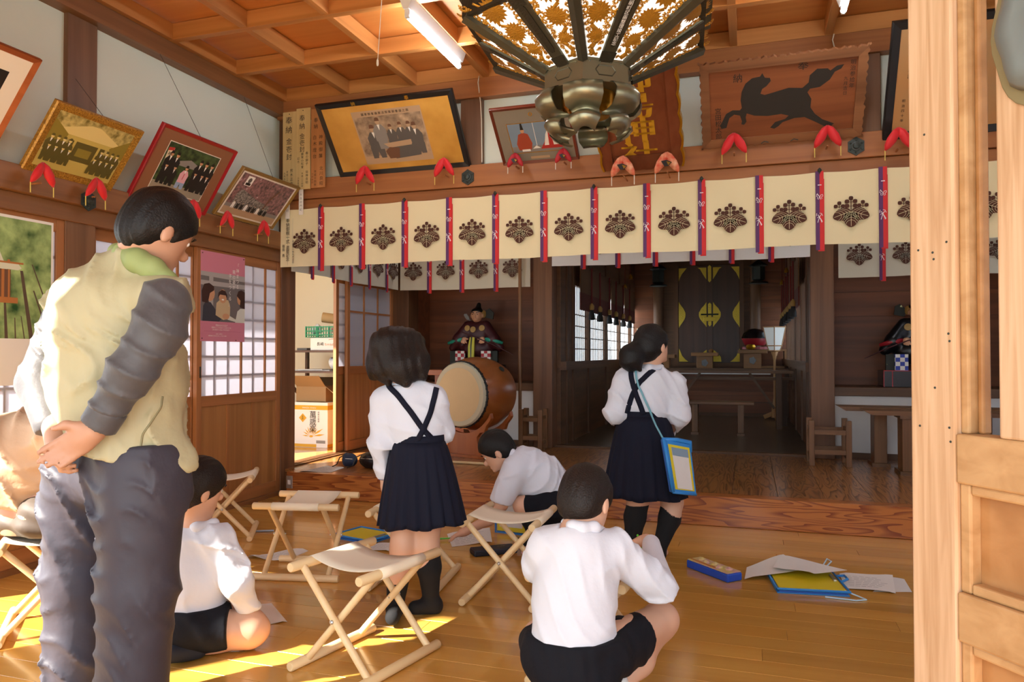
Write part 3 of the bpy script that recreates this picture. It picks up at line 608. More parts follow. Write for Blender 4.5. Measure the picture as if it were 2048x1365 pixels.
def picture(name, O, X, Y, w, h, border, fmat, matw, mmat, label, depth=.028, wires=(), outer=None, glass=True):
    O, X, Y = V(O), V(X).normalized(), V(Y).normalized(); Z = X.cross(Y); t = thing(name, label, 'picture', O + X * w / 2)
    MB().obox(O + X * w / 2 + Y * h / 2 - Z * depth * .7, X * w / 2 * .98, Y * h / 2 * .98, Z * .004).build('backing', 'p_brown', t)
    for a, b in (((0, 0), (w, 0)), ((w, 0), (w, h)), ((w, h), (0, h)), ((0, h), (0, 0))):      # mitred bars
        A, B = Vector(a), Vector(b); dv = (B - A).normalized(); nv = Vector((-dv.y, dv.x)); q = [A, B, B - dv * border + nv * border, A + dv * border + nv * border]
        mb = MB(); P = lambda v, z: O + X * v.x + Y * v.y + Z * z
        top = [P(v, zz) for v, zz in zip([A + nv * border * .15 + dv * border * .15, B + nv * border * .15 - dv * border * .15, q[2], q[3]], (0, 0, -.008, -.008))]
        bot = [P(v, -depth) for v in q]; mid = [P(q[0], -.008), P(q[1], -.008), P(q[2], -.01), P(q[3], -.01)]
        mb.rings([bot, mid, top]); mb.build('frame_bar', fmat, t)
    MB().obox(O + X * w / 2 + Y * h / 2 - Z * .012, X * (w / 2 - border), Y * (h / 2 - border), Z * .0015).build('mount', mmat, t)
    for a, b in wires: MB().tube([a, b], .0016, 5).build('wire', 'thread_dark', t)
    D = Decal(O - Z * .0105, X, Y); return t, D
YL = (0, 1, 0)
def lean(dx, dz): return Vector((dx, 0, dz)).normalized()
# 1: cut by the frame edge of the photo
yv = lean(.35, .455); t, D = picture('framed_photo', (-3.6, 1.95, 2.115), YL, yv, .72, .574, .03, 'fr_wood', .08, 'mat_white', 'wooden framed group photo with a wide white mount, nearest the front of the hall', wires=[((-3.3, 2.3, 2.55), (-3.66, 2.5, 3.0))])
D.rect(.11, .12, .61, .46, 'p_black')
for k in range(7): D.man(.15 + .07 * k, .15, .24, 'p_navy' if k % 2 else 'p_brown', 'p_skin', 'p_black')
for k in range(7): D.man(.13 + .07 * k, .125, .17, 'p_black', 'p_skin', 'p_black', seated=True)
D.build('print', t)
# 2: gilt frame, sepia shrine group
yv = lean(.253, .334); w, h = .567, .416; t, D = picture('framed_photo', (-3.6, 2.837, 2.11), YL, yv, w, h, .042, 'gilt', 0, 'p_sep4', 'glittering gilt framed sepia photo of a group before a shrine hall', wires=[((-3.37, 3.15, 2.44), (-3.65, 3.2, 2.72))])
D.rect(.04, .04, w - .04, h - .04, 'sepia_noise'); D.rect(.04, .04, w - .04, .13, 'p_sep2'); D.poly([(.1, .29), (w / 2 - .03, .345), (w / 2 + .03, .345), (w - .1, .28), (w - .12, .262), (.13, .262)], 'p_sep4'); D.rect(.14, .235, w - .14, .262, 'p_sep2')
D.rect(.17, .12, w - .17, .235, 'p_sep3'); D.rect(.2, .12, .215, .24, 'p_sep2'); D.rect(w - .215, .12, w - .2, .24, 'p_sep2'); D.rect(.24, .15, w - .24, .2, 'p_sep1'); D.poly([(.04, .33), (.04, .2), (.14, .2), (.15, .26)], 'p_sep1'); D.poly([(w - .04, .33), (w - .04, .2), (w - .13, .2), (w - .15, .25)], 'p_sep1')
for k in range(4): D.man(.075 + .035 * k, .115 + .0 * k, .13, 'p_sep3', 'p_sep4', 'p_sep3'); D.man(w - .075 - .035 * k, .105, .13, 'p_sep3', 'p_sep4', 'p_sep3')
for k in range(4): D.man(.08 + .04 * k, .08, .11, 'p_sep3', 'p_sep4', 'p_sep3', seated=True); D.man(w - .08 - .04 * k, .07, .11, 'p_sep3', 'p_sep4', 'p_sep3', seated=True)
D.build('print', t)
# 3: red frame, priest and men in suits
yv = lean(.275, .425); w, h = .662, .506; t, D = picture('framed_photo', (-3.6, 3.533, 2.108), YL, yv, w, h, .022, 'fr_red', 0, 'mat_brown', 'red framed colour photo of suited men around a priest in pale pink', wires=[((-3.33, 3.85, 2.52), (-3.62, 3.78, 3.11))])
D.rect(.105, .085, w - .105, h - .085, 'mat_white'); D.rect(.11, .09, w - .11, h - .09, 'grove_dark'); D.rect(.11, .09, w - .11, .15, 'p_stone'); D.poly([(.2, .30), (.33, .34), (.46, .30), (.46, .285), (.2, .285)], 'p_grey'); D.poly([(.13, .25), (.17, .26), (.165, .38), (.12, .37)], 'p_cream'); D.poly([(.12, .355), (.165, .365), (.163, .385), (.12, .378)], 'p_red')
for x in (.165, .215, .42, .47, .52): D.man(x, .19, .18, 'p_black', 'p_skin', 'p_black')
for x in (.165, .235, .415, .475, .52): D.man(x, .135, .15, 'p_black', 'p_skin', 'p_black', seated=True)
D.man(.325, .135, .17, 'p_pink', 'p_skin', 'p_black', legs='p_blue', seated=True); D.rect(.323, .2, .328, .245, 'p_red'); D.build('print', t)
mb = MB(); lettering(mb, '神社', D.O + D.X * .143 + D.Y * .355 + D.Z * .002, D.X, D.Y, .035, .04); mb.build('lettering', 'ink', t)
# 4: small brown frame, crowd before a plum tree
yv = lean(.26, .315); w, h = .671, .408; t, D = picture('framed_photo', (-3.6, 4.285, 2.135), YL, yv, w, h, .022, 'fr_olive', 0, 'mat_white', 'thin brown framed black and white photo of a crowd under a plum tree', wires=[((-3.34, 4.6, 2.45), (-3.62, 4.62, 3.1))])
D.rect(.04, .035, w - .04, h - .035, 'p_grey'); D.rect(.04, .12, w - .04, h - .035, 'plum'); D.rect(.04, .035, w - .04, .09, 'p_tan'); D.poly([(.1, .09), (.5, .09), (.49, .17), (.3, .2), (.12, .25), (.09, .2)], 'crowd'); D.rect(.1, .28, .17, .36, 'p_white'); D.ell(.135, .325, .018, .022, 'p_grey2'); D.rect(.11, .285, .16, .305, 'p_black'); D.rect(.2, .05, .42, .075, 'p_tan')
D.poly([(.42, .1), (.435, .1), (.45, .22), (.5, .32), (.49, .325), (.435, .24)], 'p_brown')
for k in range(9): D.man(.12 + .045 * k, .085, .07, 'p_black' if k % 3 else 'p_white', 'p_tan', 'p_black', seated=True)
D.build('print', t)
# 5: large black frame with a gold mount
def leanb(dy, dz): return Vector((0, -dy, dz)).normalized()
XB = (1, 0, 0)
yv = leanb(.37, .455); w, h = 1.10, .586; O = V(-3.07, 5.085, 2.54); t, D = picture('framed_print', O, XB, yv, w, h, .04, 'black', 0, 'gold_leaf', 'large black framed print of officers at a table on a gold mount', depth=.035)
D.rect(.27, .085, .83, .50, 'p_tan'); blotch('engraving', ['#6e5a48', '#a58a6c', '#c2a685'], 16, .6); D.rect(.28, .095, .82, .455, 'engraving'); D.rect(.28, .095, .82, .15, 'p_tan')
for x, y, hh in ((.37, .13, .27), (.60, .2, .2), (.67, .19, .21), (.52, .2, .19)): D.man(x + .03, y, hh, 'p_grey2', 'p_tan', 'p_brown', seated=True)
D.man(.46, .2, .25, 'p_grey', 'p_tan', 'p_brown'); D.poly([(.46, .24), (.74, .26), (.77, .22), (.5, .205)], 'p_tan'); D.poly([(.5, .205), (.77, .22), (.74, .13), (.53, .115)], 'p_grey2'); D.man(.74, .14, .25, 'p_grey2', 'p_tan', 'p_brown', seated=True)
D.poly([(.48, .12), (.56, .12), (.58, .2), (.5, .21), (.46, .18)], 'p_brown'); D.build('print', t)
mb = MB(); lettering(mb, '納', D.O + D.X * .32 + D.Y * .585 + D.Z * .013, D.X, D.Y, .036); lettering(mb, '奉', D.O + D.X * .75 + D.Y * .585 + D.Z * .013, D.X, D.Y, .036); mb.build('lettering', 'gold', t)
mb = MB(); lettering(mb, '國憲御會議憲法草案御會議之圖', D.O + D.X * .36 + D.Y * .468 + D.Z * .002, D.X, D.Y, .022, .028, vertical=False); mb.build('caption', 'ink', t)
# 6: couple in court dress
yv = leanb(.335, .31); w, h = .57, .45; O = V(-1.709, 5.085, 2.527); t, D = picture('framed_photo', O, XB, yv, w, h, .022, 'fr_brown', 0, 'mat_grey', 'brown framed photo of a couple in red and white court robes', wires=[((-1.42, 4.78, 2.83), (-1.2, 5.09, 3.08))])
D.rect(.095, .085, w - .095, h - .125, 'gold'); D.rect(.1, .09, w - .1, h - .13, 'p_sky'); D.rect(w / 2 - .002, .09, w / 2 + .002, h - .13, 'p_white'); D.poly([(.1, .09), (w - .1, .09), (w - .1, .14), (.1, .14)], 'p_grey')
D.poly([(.15, .11), (.24, .11), (.255, .16), (.235, .235), (.2, .25), (.165, .235), (.14, .16)], 'p_redc'); D.ell(.2, .262, .014, .018, 'p_skin'); D.poly([(.188, .27), (.212, .27), (.205, .32), (.193, .32)], 'p_black'); D.poly([(.25, .115), (.31, .118), (.28, .14)], 'p_white'); D.rect(.17, .098, .23, .115, 'p_white')
D.poly([(.31, .11), (.47, .11), (.44, .165), (.41, .24), (.37, .24), (.345, .165)], 'p_red'); D.poly([(.34, .135), (.44, .135), (.42, .22), (.405, .25), (.375, .25), (.36, .22)], 'p_white'); D.poly([(.372, .12), (.408, .12), (.4, .24), (.38, .24)], 'p_red'); D.ell(.39, .265, .016, .02, 'p_skin'); D.poly([(.37, .26), (.41, .26), (.405, .3), (.375, .3)], 'p_black'); D.rect(.22, .035, .36, .055, 'p_tan'); D.ell(w / 2, h - .065, .014, .014, 'gold'); D.ell(w / 2, h - .065, .008, .008, 'mat_grey'); D.build('print', t)
# 9: black frame half behind the front door leaf
yv = leanb(.40, .585); w, h = .8, .705; O = V(.80, 5.085, 2.485); blotch('old_print', ['#b9824a', '#c99a5c', '#a9855a'], 3, .5); t, D = picture('framed_print', O, XB, yv, w, h, .05, 'black', 0, 'old_print', 'tall black framed brown document half hidden by the open door leaf', depth=.04)
mb = MB(); lettering(mb, '奉納額面之記', D.O + D.X * .12 + D.Y * .6 + D.Z * .002, D.X, D.Y, .03, .04); lettering(mb, '明治四十年', D.O + D.X * .1 + D.Y * .25 + D.Z * .002, D.X, D.Y, .02, .03); mb.build('lettering', 'ink', t)
# ================================================================ shrine name plaque and horse plaque
pbr('gold_paint', '#dca82c', .38, metal=.25); wood('plq_red', '#7d4428', '#6f3319', 'Y', .6, .45); wood('plq_horse', '#9a5a34', '#7a4224', 'X', .55, .5, flame=0); wood('plq_edge', '#8a5c3a', '#6d4528', 'X', .5, .55); pbr('horse_black', '#2b2620', .7)
yv = leanb(.56, .505); O = V(-.953, 5.06, 2.43); w, h = .53, .86; Z = V(XB).cross(yv); P = lambda a, b, c=0: O + V(XB) * a + yv * b + Z * c
t = thing('name_plaque', 'carved reddish shrine name plaque with gold letters and gold wavy edges', 'plaque', O + V(XB) * w / 2)
MB().obox(P(w / 2, h / 2, -.02), V(XB) * (w / 2 - .05), yv * (h / 2 - .05), Z * .008).build('board', 'plq_red', t)
for a, b, c in ((.035, 0, .08), (w - .035, 0, .08)):
    mb = MB(); n = 26; L = []; R = []
    for i in range(n + 1):
        q = i / n; wv = .012 * abs(math.sin(q * math.pi * 6.5)); sgn = -1 if a < w / 2 else 1
        L.append((sgn * (.03 + wv), h * q)); R.append((-sgn * .03, h * q))
    mb.prism([(a + x, y) for x, y in L] + [(a + x, y) for x, y in R[::-1]], P(0, 0, -.02), XB, yv, .03); mb.build('side_board', 'plq_red', t)
    mb = MB(); mb.prism([(a + x * 1.0, y) for x, y in L] + [(a + x + (-.014 if a < w / 2 else .014), y) for x, y in L[::-1]], P(0, 0, -.03), XB, yv, .05); mb.build('gold_edge', 'gold', t)
mb = MB(); pts = [(.06, .05)] + [(.06 + (w - .12) * i / 16, .02 - .03 * math.sin(math.pi * i / 16) - .008 * abs(math.sin(i * .8))) for i in range(17)] + [(w - .06, .05), (w - .09, .1), (.09, .1)]; mb.prism(pts, P(0, 0, -.02), XB, yv, .026); mb.build('foot_board', 'plq_red', t)
mb = MB(); mb.prism([(.06, h - .09), (w - .06, h - .09), (w - .03, h), (.03, h)], P(0, 0, -.02), XB, yv, .026); mb.build('head_board', 'plq_red', t)
for i, ch in enumerate('御島神社'):
    mb = MB(); lettering(mb, ch, P(w / 2 - .01, .79 - i * .180, -.0115), XB, yv, .25, .17, bold=.009, off=.002, ysc=.82); mb.build('letter', 'gold_paint', t)['kind'] = 'stuff'
yv = leanb(.375, .445); O = V(-.30, 5.07, 2.517); w, h = .99, .582; Z = V(XB).cross(yv)
t = thing('horse_plaque', 'wide wooden votive plaque painted with a black running horse', 'plaque', O + V(XB) * w / 2)
MB().obox(P(w / 2, h / 2, -.018), V(XB) * (w / 2 - .05), yv * (h / 2 - .05), Z * .008).build('board', 'plq_horse', t)
rg = random.Random(4)
for a, b in (((0, 0), (w, 0)), ((w, 0), (w, h)), ((w, h), (0, h)), ((0, h), (0, 0))):     # gnawed, carved border boards
    A, B = Vector(a), Vector(b); dv = (B - A).normalized(); nv = Vector((-dv.y, dv.x)); Ln = (B - A).length; n = int(Ln / .018); out = [A + dv * (Ln * i / n) + nv * (.012 * abs(math.sin(i * 1.15)) + rg.uniform(0, .006)) for i in range(n + 1)]
    mb = MB(); pts = [(v.x, v.y) for v in out] + [tuple(B - dv * .065 + nv * .065), tuple(A + dv * .065 + nv * .065)]; mb.prism(pts, P(0, 0, -.03), XB, yv, .034); mb.build('border_board', 'plq_edge', t)
HO = [(.135,.135),(.165,.14),(.172,.165),(.185,.205),(.215,.225),(.25,.215),(.262,.175),(.258,.155),(.275,.15),(.29,.17),(.285,.2),(.292,.225),(.34,.205),(.42,.195),(.50,.2),(.545,.185),(.525,.165),(.465,.15),(.435,.115),(.46,.105),(.485,.12),(.51,.145),(.58,.165),(.64,.165),(.70,.13),(.755,.095),(.79,.085),(.815,.105),(.79,.118),(.745,.14),(.70,.18),(.672,.225),(.675,.28),(.65,.325),(.665,.345),(.72,.35),(.775,.39),(.80,.435),(.835,.45),(.85,.475),(.81,.47),(.775,.445),(.76,.46),(.70,.465),(.66,.43),(.655,.385),(.62,.355),(.54,.365),(.45,.345),(.40,.335),(.375,.345),(.385,.375),(.41,.39),(.435,.42),(.43,.44),(.40,.445),(.385,.475),(.372,.455),(.325,.45),(.285,.42),(.262,.37),(.255,.315),(.262,.265),(.25,.25),(.205,.255),(.165,.235),(.14,.185),(.125,.155)]
D = Decal(P(0, 0, -.0098), XB, yv); D.poly(HO, 'horse_black'); D.build('painted_horse', t)
mb = MB(); lettering(mb, '奉', P(.62, .53, -.009), XB, yv, .065); lettering(mb, '納', P(.24, .49, -.009), XB, yv, .06); lettering(mb, '宮田松太郎', P(.115, .28, -.009), XB, yv, .042, .043); lettering(mb, '明治参拾年', P(.90, .5, -.009), XB, yv, .032, .036); lettering(mb, '九月吉日', P(.865, .40, -.009), XB, yv, .026, .03); mb.build('lettering', 'horse_black', t)
for q in (.38, .56): MB().tube([P(q, .02, .012), P(q + .02, .035, .014), P(q + .045, .025, .012)], .003, 5).build('nail', 'iron', t)
# ================================================================ red padded rests under the pictures, nail covers
pbr('pad_red', '#d3161f', .6, sheen=.2); pbr('pad_dark', '#b01a28', .6); blotch('pad_brocade', ['#d23a14', '#e04a1c', '#e45a24', '#e8b08a'], 25, .55); pbr('cord_yellow', '#d9c463', .6); pbr('fan_black', '#1c1614', .5)
def rest(P, rot, mat, label, fan=False, sc=1., cord='cord_yellow'):
    t = thing('picture_rest', label, 'cushion', P, rot, group='padded rests under the pictures')
    for s in (1, -1):
        mb = MB(); pts = [(0, -.01, .085), (s * .012, -.014, .06), (s * .035, -.014, .02), (s * .055, -.01, -.012), (s * .066, -.005, -.032)]
        mb.tube([(x * sc, y * sc, z * sc) for x, y, z in pts], [.006 * sc, .022 * sc, .026 * sc, .018 * sc, .004 * sc], 10, flat=.6); mb.build('pad', mat, t, smooth='all', local=True)
        MB().tube([(s * .066 * sc, -.005, -.03 * sc), (s * .066 * sc, -.006, -.085 * sc)], .0028, 6).build('cord', cord, t, local=True)
    MB().bar((0, .0, -.022 * sc), (0, (.02 if 'nail cover' in label and rot else .095) if mat != 'pad_brocade' else .19, -.022 * sc), .008, .008).build('peg', 'beam_x', t, local=True)
    if fan:
        mb = MB(); mb.use('fan_black').prism([(-.03 * sc, .03 * sc), (.0, .035 * sc), (.03 * sc, .02 * sc), (.012 * sc, .0), (-.012 * sc, .0)], (0, -.032 * sc, 0), (1, 0, 0), (0, 0, 1), .003); mb.use('brass').prism([(.0, .028 * sc), (.025 * sc, .018 * sc), (.01 * sc, .004)], (0, -.0335 * sc, 0), (1, 0, 0), (0, 0, 1), .002); mb.build('fan_motif', None, t, local=True)
    return t
LR = [((83, 358), 'red padded rest under the gilt frame, on its front end'), ((190, 386), 'red padded rest under the gilt frame, over the iron nail cover'), ((384, 425), 'red padded rest under the red frame, behind the man\'s head'), ((452, 446), 'red padded rest under the plum tree photo, at its near end'), ((525, 463), 'red padded rest under the plum tree photo, at its far end')]
for (px, l) in LR: rest(at(px[0], px[1], 'x', -3.525), math.radians(90), 'pad_red', l)
BR = [((731, 358), 'pad_red', 'red padded rest under the near end of the black and gold picture', 0), ((889, 343), 'pad_red', 'red padded rest under the gold picture beside the six-sided nail cover', 0), ((1031, 327), 'pad_dark', 'dark red fan patterned rest under the couple photo, towards the gold picture', 1), ((1127, 318), 'pad_dark', 'dark red fan patterned rest under the couple photo, towards the name plaque', 1),
      ((1246, 342), 'pad_brocade', 'orange brocade rest under the name plaque, towards the couple photo', 1), ((1334, 335), 'pad_brocade', 'orange brocade rest under the name plaque, towards the horse', 1), ((1468, 297), 'pad_red', 'red padded rest under the horse\'s forelegs', 0), ((1655, 283), 'pad_red', 'red padded rest under the horse plaque beside a nail cover', 0), ((1797, 288), 'pad_red', 'red padded rest under the frame by the open door leaf', 0)]
for (px, m, l, f) in BR: rest(at(px[0], px[1], 'y', 5.0 if m != 'pad_brocade' else 4.9), 0, m, l, bool(f), 1.15 if m != 'pad_dark' else .85, 'cord_yellow' if m == 'pad_red' else 'cord_white')
def nail_cover(P, n, label):
    t = thing('nail_cover', label, 'ornament', P, 0, group='iron nail covers on the beams'); X = V(n).cross(V(0, 0, 1)) * -1; Y = V(0, 0, 1); P = V(P); mb = MB(); mb.prism([(.055 * math.sin(i * math.pi / 6) * (1 if i % 2 == 0 else .86), .06 * math.cos(i * math.pi / 6) * (1 if i % 2 == 0 else .86)) for i in range(12)], P, X, Y, .008); mb.build('plate', 'iron', t)
    MB().lathe([(.03, .008), (.03, .014), (.02, .016), (.018, .026), (.008, .03), (.001, .031)], P, n, 14).build('boss', 'iron', t, smooth=True)
    for i in range(6): MB().lathe([(.007, .008), (.006, .012), (.001, .014)], P + X * (.04 * math.sin(i * math.pi / 3)) + Y * (.04 * math.cos(i * math.pi / 3)), n, 8).build('stud', 'iron', t)
nail_cover(at(936, 355, 'y', 5.085), (0, -1, 0), 'six-sided iron nail cover beside the gold picture')
nail_cover(at(1712, 293, 'y', 5.085), (0, -1, 0), 'six-sided iron nail cover below the corner of the horse plaque')
nail_cover(at(176, 402, 'x', -3.60), (1, 0, 0), 'six-sided iron nail cover on the side beam below the gilt frame')
# ================================================================ the bronze hanging lantern
pbr('bronze', '#5a584a', .38, metal=.75, bump=(90, .25, .003), var=.12); pbr('bronze_dark', '#3f3b30', .45, metal=.6, bump=(120, .5, .004)); pbr('bronze_light', '#8f8c74', .33, metal=.8, var=.1, bump=(25, .2, .004))
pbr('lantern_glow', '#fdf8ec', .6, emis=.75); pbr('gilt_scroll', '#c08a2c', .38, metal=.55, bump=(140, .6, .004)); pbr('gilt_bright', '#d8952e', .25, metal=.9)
LC = V(-.663, 3.148, 0); LA0 = math.atan2(-3.148, .663) - .123; RR, RZ, RB, BZ = .558, 2.557, .197, 2.371
lan = thing('hanging_lantern', 'large six-sided bronze hanging lantern with gold scrollwork on white panels', 'lantern', (LC.x, LC.y, 2.1))
def lv(R, z, k): a = LA0 + k * math.pi / 3; return Vector((LC.x + R * math.cos(a), LC.y + R * math.sin(a), z))
def hexring(R0, R1, z0, z1): return [[lv(R0, z0, k) for k in range(6)], [lv(R1, z1, k) for k in range(6)]]
rg = random.Random(11)
def spiral(cx, cy, r, turns, sgn, ph, n=14): return [(cx + r * (1 - .82 * i / n) * math.cos(ph + sgn * turns * 6.283 * i / n), cy + r * (1 - .82 * i / n) * math.sin(ph + sgn * turns * 6.283 * i / n)) for i in range(n + 1)]
for k in range(6):
    A, B, C_, D_ = lv(RB, BZ, k), lv(RB, BZ, k + 1), lv(RR, RZ, k + 1), lv(RR, RZ, k)
    up = ((D_ + C_) / 2 - (A + B) / 2); Ln = up.length; up.normalize(); X = (B - A).normalized(); N = X.cross(up)
    if N.z > 0: N = -N
    wA, wD = (B - A).length, (C_ - D_).length; M0 = (A + B) / 2
    def Q(u, v, o=0): return M0 + X * u + up * v + N * o           # u across, v along the face
    def half(v): return (wA + (wD - wA) * v / Ln) / 2
    MB().rings([[Q(-half(0) + .004, 0, -.004), Q(half(0) - .004, 0, -.004), Q(half(Ln) - .004, Ln, -.004), Q(-half(Ln) + .004, Ln, -.004)], [Q(-half(0) + .004, 0, -.008), Q(half(0) - .004, 0, -.008), Q(half(Ln) - .004, Ln, -.008), Q(-half(Ln) + .004, Ln, -.008)]]).build('paper_panel', 'lantern_glow', lan)
    mw = .034       # half width of the middle rib
    MB().rings([[Q(-mw * .82, .0), Q(mw * .82, 0), Q(mw * 1.25, Ln), Q(-mw * 1.25, Ln)], [Q(-mw * .75, .0, .010), Q(mw * .75, 0, .010), Q(mw * 1.15, Ln, .010), Q(-mw * 1.15, Ln, .010)]]).build('middle_rib', 'bronze', lan)
    pl = MB(); pl.prism([(-.014, .09), (-.006, .075), (.006, .075), (.014, .09), (.016, .30), (.007, .318), (-.007, .318), (-.016, .30)], Q(0, 0, .010 if X.cross(up).dot(N) > 0 else .0135), X, up, .0035); pl = pl.build('plate', 'bronze_dark', lan)
    if k == 0:
        mb = MB(); X2 = X if X.cross(up).dot(N) > 0 else -X; lettering(mb, '開明町区画整理竣工記念', Q(0, .305, .0145), X2, up, .0205, .0200); o = mb.build('lettering', 'white', lan)
    for (v0, v1) in ((0.0, .05), (Ln - .055, Ln)):
        fr = MB(); fr.rings([[Q(-mw * .9, v0, .010), Q(mw * .9, v0, .010), Q(mw, v1, .010), Q(-mw, v1, .010)], [Q(-mw * .85, v0, .013), Q(mw * .85, v0, .013), Q(mw * .95, v1, .013), Q(-mw * .95, v1, .013)]])
        fr.build('rib_end', 'bronze_dark', lan)
    for sd in (-1, 1):     # gold scrollwork on either side of the middle rib
        sc = MB(); sc.use('gilt_scroll')
        def strip(pts, w):
            for i in range(len(pts) - 1):
                a, b = pts[i], pts[i + 1]; d = (b[0] - a[0], b[1] - a[1]); l = math.hypot(*d) or 1; ww = w * (1 - .55 * i / len(pts)); n = (-d[1] / l * ww, d[0] / l * ww)
                sc.add([Q(a[0] + n[0], a[1] + n[1], .001), Q(b[0] + n[0], b[1] + n[1], .001), Q(b[0] - n[0], b[1] - n[1], .001), Q(a[0] - n[0], a[1] - n[1], .001), Q((a[0] + b[0]) / 2, (a[1] + b[1]) / 2, .005)], [(0, 1, 4), (1, 2, 4), (2, 3, 4), (3, 0, 4)])
        def lim(v): return mw * 1.1, half(v) - .026
        for v, rr in ((.335, .066), (.215, .052), (.115, .034)):
            a, b = lim(v); c = (a + b) / 2 * sd; rr = min(rr, (b - a) * .44)
            n = 18; vs = [Q(c, v, .006)]
            for i in range(2 * n): r_ = rr * (1 if i % 2 == 0 else .76); vs.append(Q(c + r_ * math.cos(math.pi * i / n), v + r_ * math.sin(math.pi * i / n), .002))
            sc.add(vs, [(0, 1 + i, 1 + (i + 1) % (2 * n)) for i in range(2 * n)])
        for j in range(15):
            v = .028 + .0262 * j; a, b = lim(v)
            for e in (0, 1):
                u = (a + .012 if e == 0 else b - .012) + rg.uniform(-.004, .004); r_ = min(.020, .006 + .05 * v) * rg.uniform(.8, 1.15)
                if b - a > .022: strip(spiral(u * sd, v, r_, 1.1, 1 if (j + e) % 2 else -1, rg.uniform(0, 6)), .0078)
        a0 = [(lim(.02 + .027 * i)[0] * .5 + lim(.02 + .027 * i)[1] * .5 + .25 * (lim(.02 + .027 * i)[1] - lim(.02 + .027 * i)[0]) * math.sin(i * 1.5)) * sd for i in range(15)]
        strip([(a0[i], .02 + .027 * i) for i in range(15)], .011)
        sc.build('gold_scroll', None, lan)['kind'] = 'stuff'
    # corner rib between this face and the next, ring and rim band
    Pn = lv(RB, BZ, k); Pr = lv(RR, RZ, k); MB().tube([Pn, Pr], [.024, .031], 6).build('corner_rib', 'bronze', lan)
mb = MB(); mb.rings(hexring(RB + .008, RB + .008, BZ - .086, BZ - .002)); mb.rings(hexring(RB + .02, RB + .02, BZ - .094, BZ - .084)); mb.rings(hexring(RB + .014, RB + .014, BZ - .006, BZ + .003)); mb.build('base_ring', 'bronze_light', lan)
for k in range(6):
    A, B = lv(RB + .009, BZ - .044, k), lv(RB + .009, BZ - .044, k + 1); c = (A + B) / 2; X = (B - A).normalized(); n = V(c.x - LC.x, c.y - LC.y, 0).normalized()
    MB().tube([c + X * x + V(0, 0, z) - n * .001 for x, z in ((-.045, 0), (-.03, .02), (.03, .02), (.045, 0), (.03, -.02), (-.03, -.02), (-.045, 0))], .0028, 5, cap=False).build('moulding', 'bronze', lan)
    for q in (-.07, -.024, .024, .07): MB().sphere(c + X * q + V(0, 0, .033), .0035, 6, 4).build('stud', 'bronze', lan)
mb = MB(); n0 = hexring(RR + .012, RR + .012, RZ - .01, RZ + .10); i0 = hexring(RR - .02, RR - .02, RZ - .01, RZ + .10); vs = n0[0] + n0[1] + i0[0] + i0[1]; fs = []
for k in range(6):
    j = (k + 1) % 6; fs += [(k, j, 6 + j, 6 + k), (12 + j, 12 + k, 18 + k, 18 + j), (j, k, 12 + k, 12 + j), (6 + k, 6 + j, 18 + j, 18 + k)]
mb.add(vs, fs); mb.build('rim_band', 'bronze_dark', lan)
MB().rings([[lv(RR + .05, RZ + .10, k) for k in range(6)], [lv(RR + .05, RZ + .115, k) for k in range(6)], [lv(.30, RZ + .24, k) for k in range(6)], [lv(.10, RZ + .36, k) for k in range(6)]]).build('canopy', 'bronze', lan)
MB().tube([(LC.x, LC.y, RZ + .35), (LC.x, LC.y, 3.21)], .018, 10).build('hanger', 'bronze_dark', lan)
MB().lathe([(.02, 2.20), (.09, 2.19), (.115, 2.22), (.12, 2.275)], (LC.x, LC.y, 0), n=24).build('bowl', 'gilt_bright', lan, smooth=True)
prof = [(.192, 2.282, .080), (.225, 2.272, .082), (.245, 2.245, .085), (.240, 2.215, .082), (.215, 2.195, .074), (.178, 2.188, .062), (.150, 2.182, .056), (.155, 2.168, .066), (.195, 2.158, .070), (.205, 2.138, .064), (.185, 2.112, .050), (.165, 2.098, .042), (.150, 2.104, .034)]
for k in range(6):      # hanging petals with their tips curled twice
    a = LA0 + k * math.pi / 3; e = V(math.cos(a), math.sin(a), 0); s_ = V(-math.sin(a), math.cos(a), 0); rs = []; n = 9
    for back in (0, 1):
        g = []
        for i, (r_, z, w) in enumerate(prof):
            g.append([V(LC.x, LC.y, z) + e * ((r_ - .035 * (j / (n - 1) * 2 - 1) ** 2) - (.004 if back else 0)) + s_ * (w * (j / (n - 1) * 2 - 1) * (1 + .04 * math.sin(i * 2.1 + j))) + V(0, 0, -.012 * abs(j / (n - 1) * 2 - 1) ** 2 * (1 if i > 3 else -.3)) for j in range(n)])
        rs.append(g)
    mb = MB(); m_ = len(prof)
    for b in (0, 1):
        vs = [p for row in rs[b] for p in row]; fs = [(i * n + j, i * n + j + 1, (i + 1) * n + j + 1, (i + 1) * n + j) for i in range(m_ - 1) for j in range(n - 1)]; mb.add(vs, fs if b else [q[::-1] for q in fs])
    mb.build('petal', 'bronze_light', lan, smooth='all')
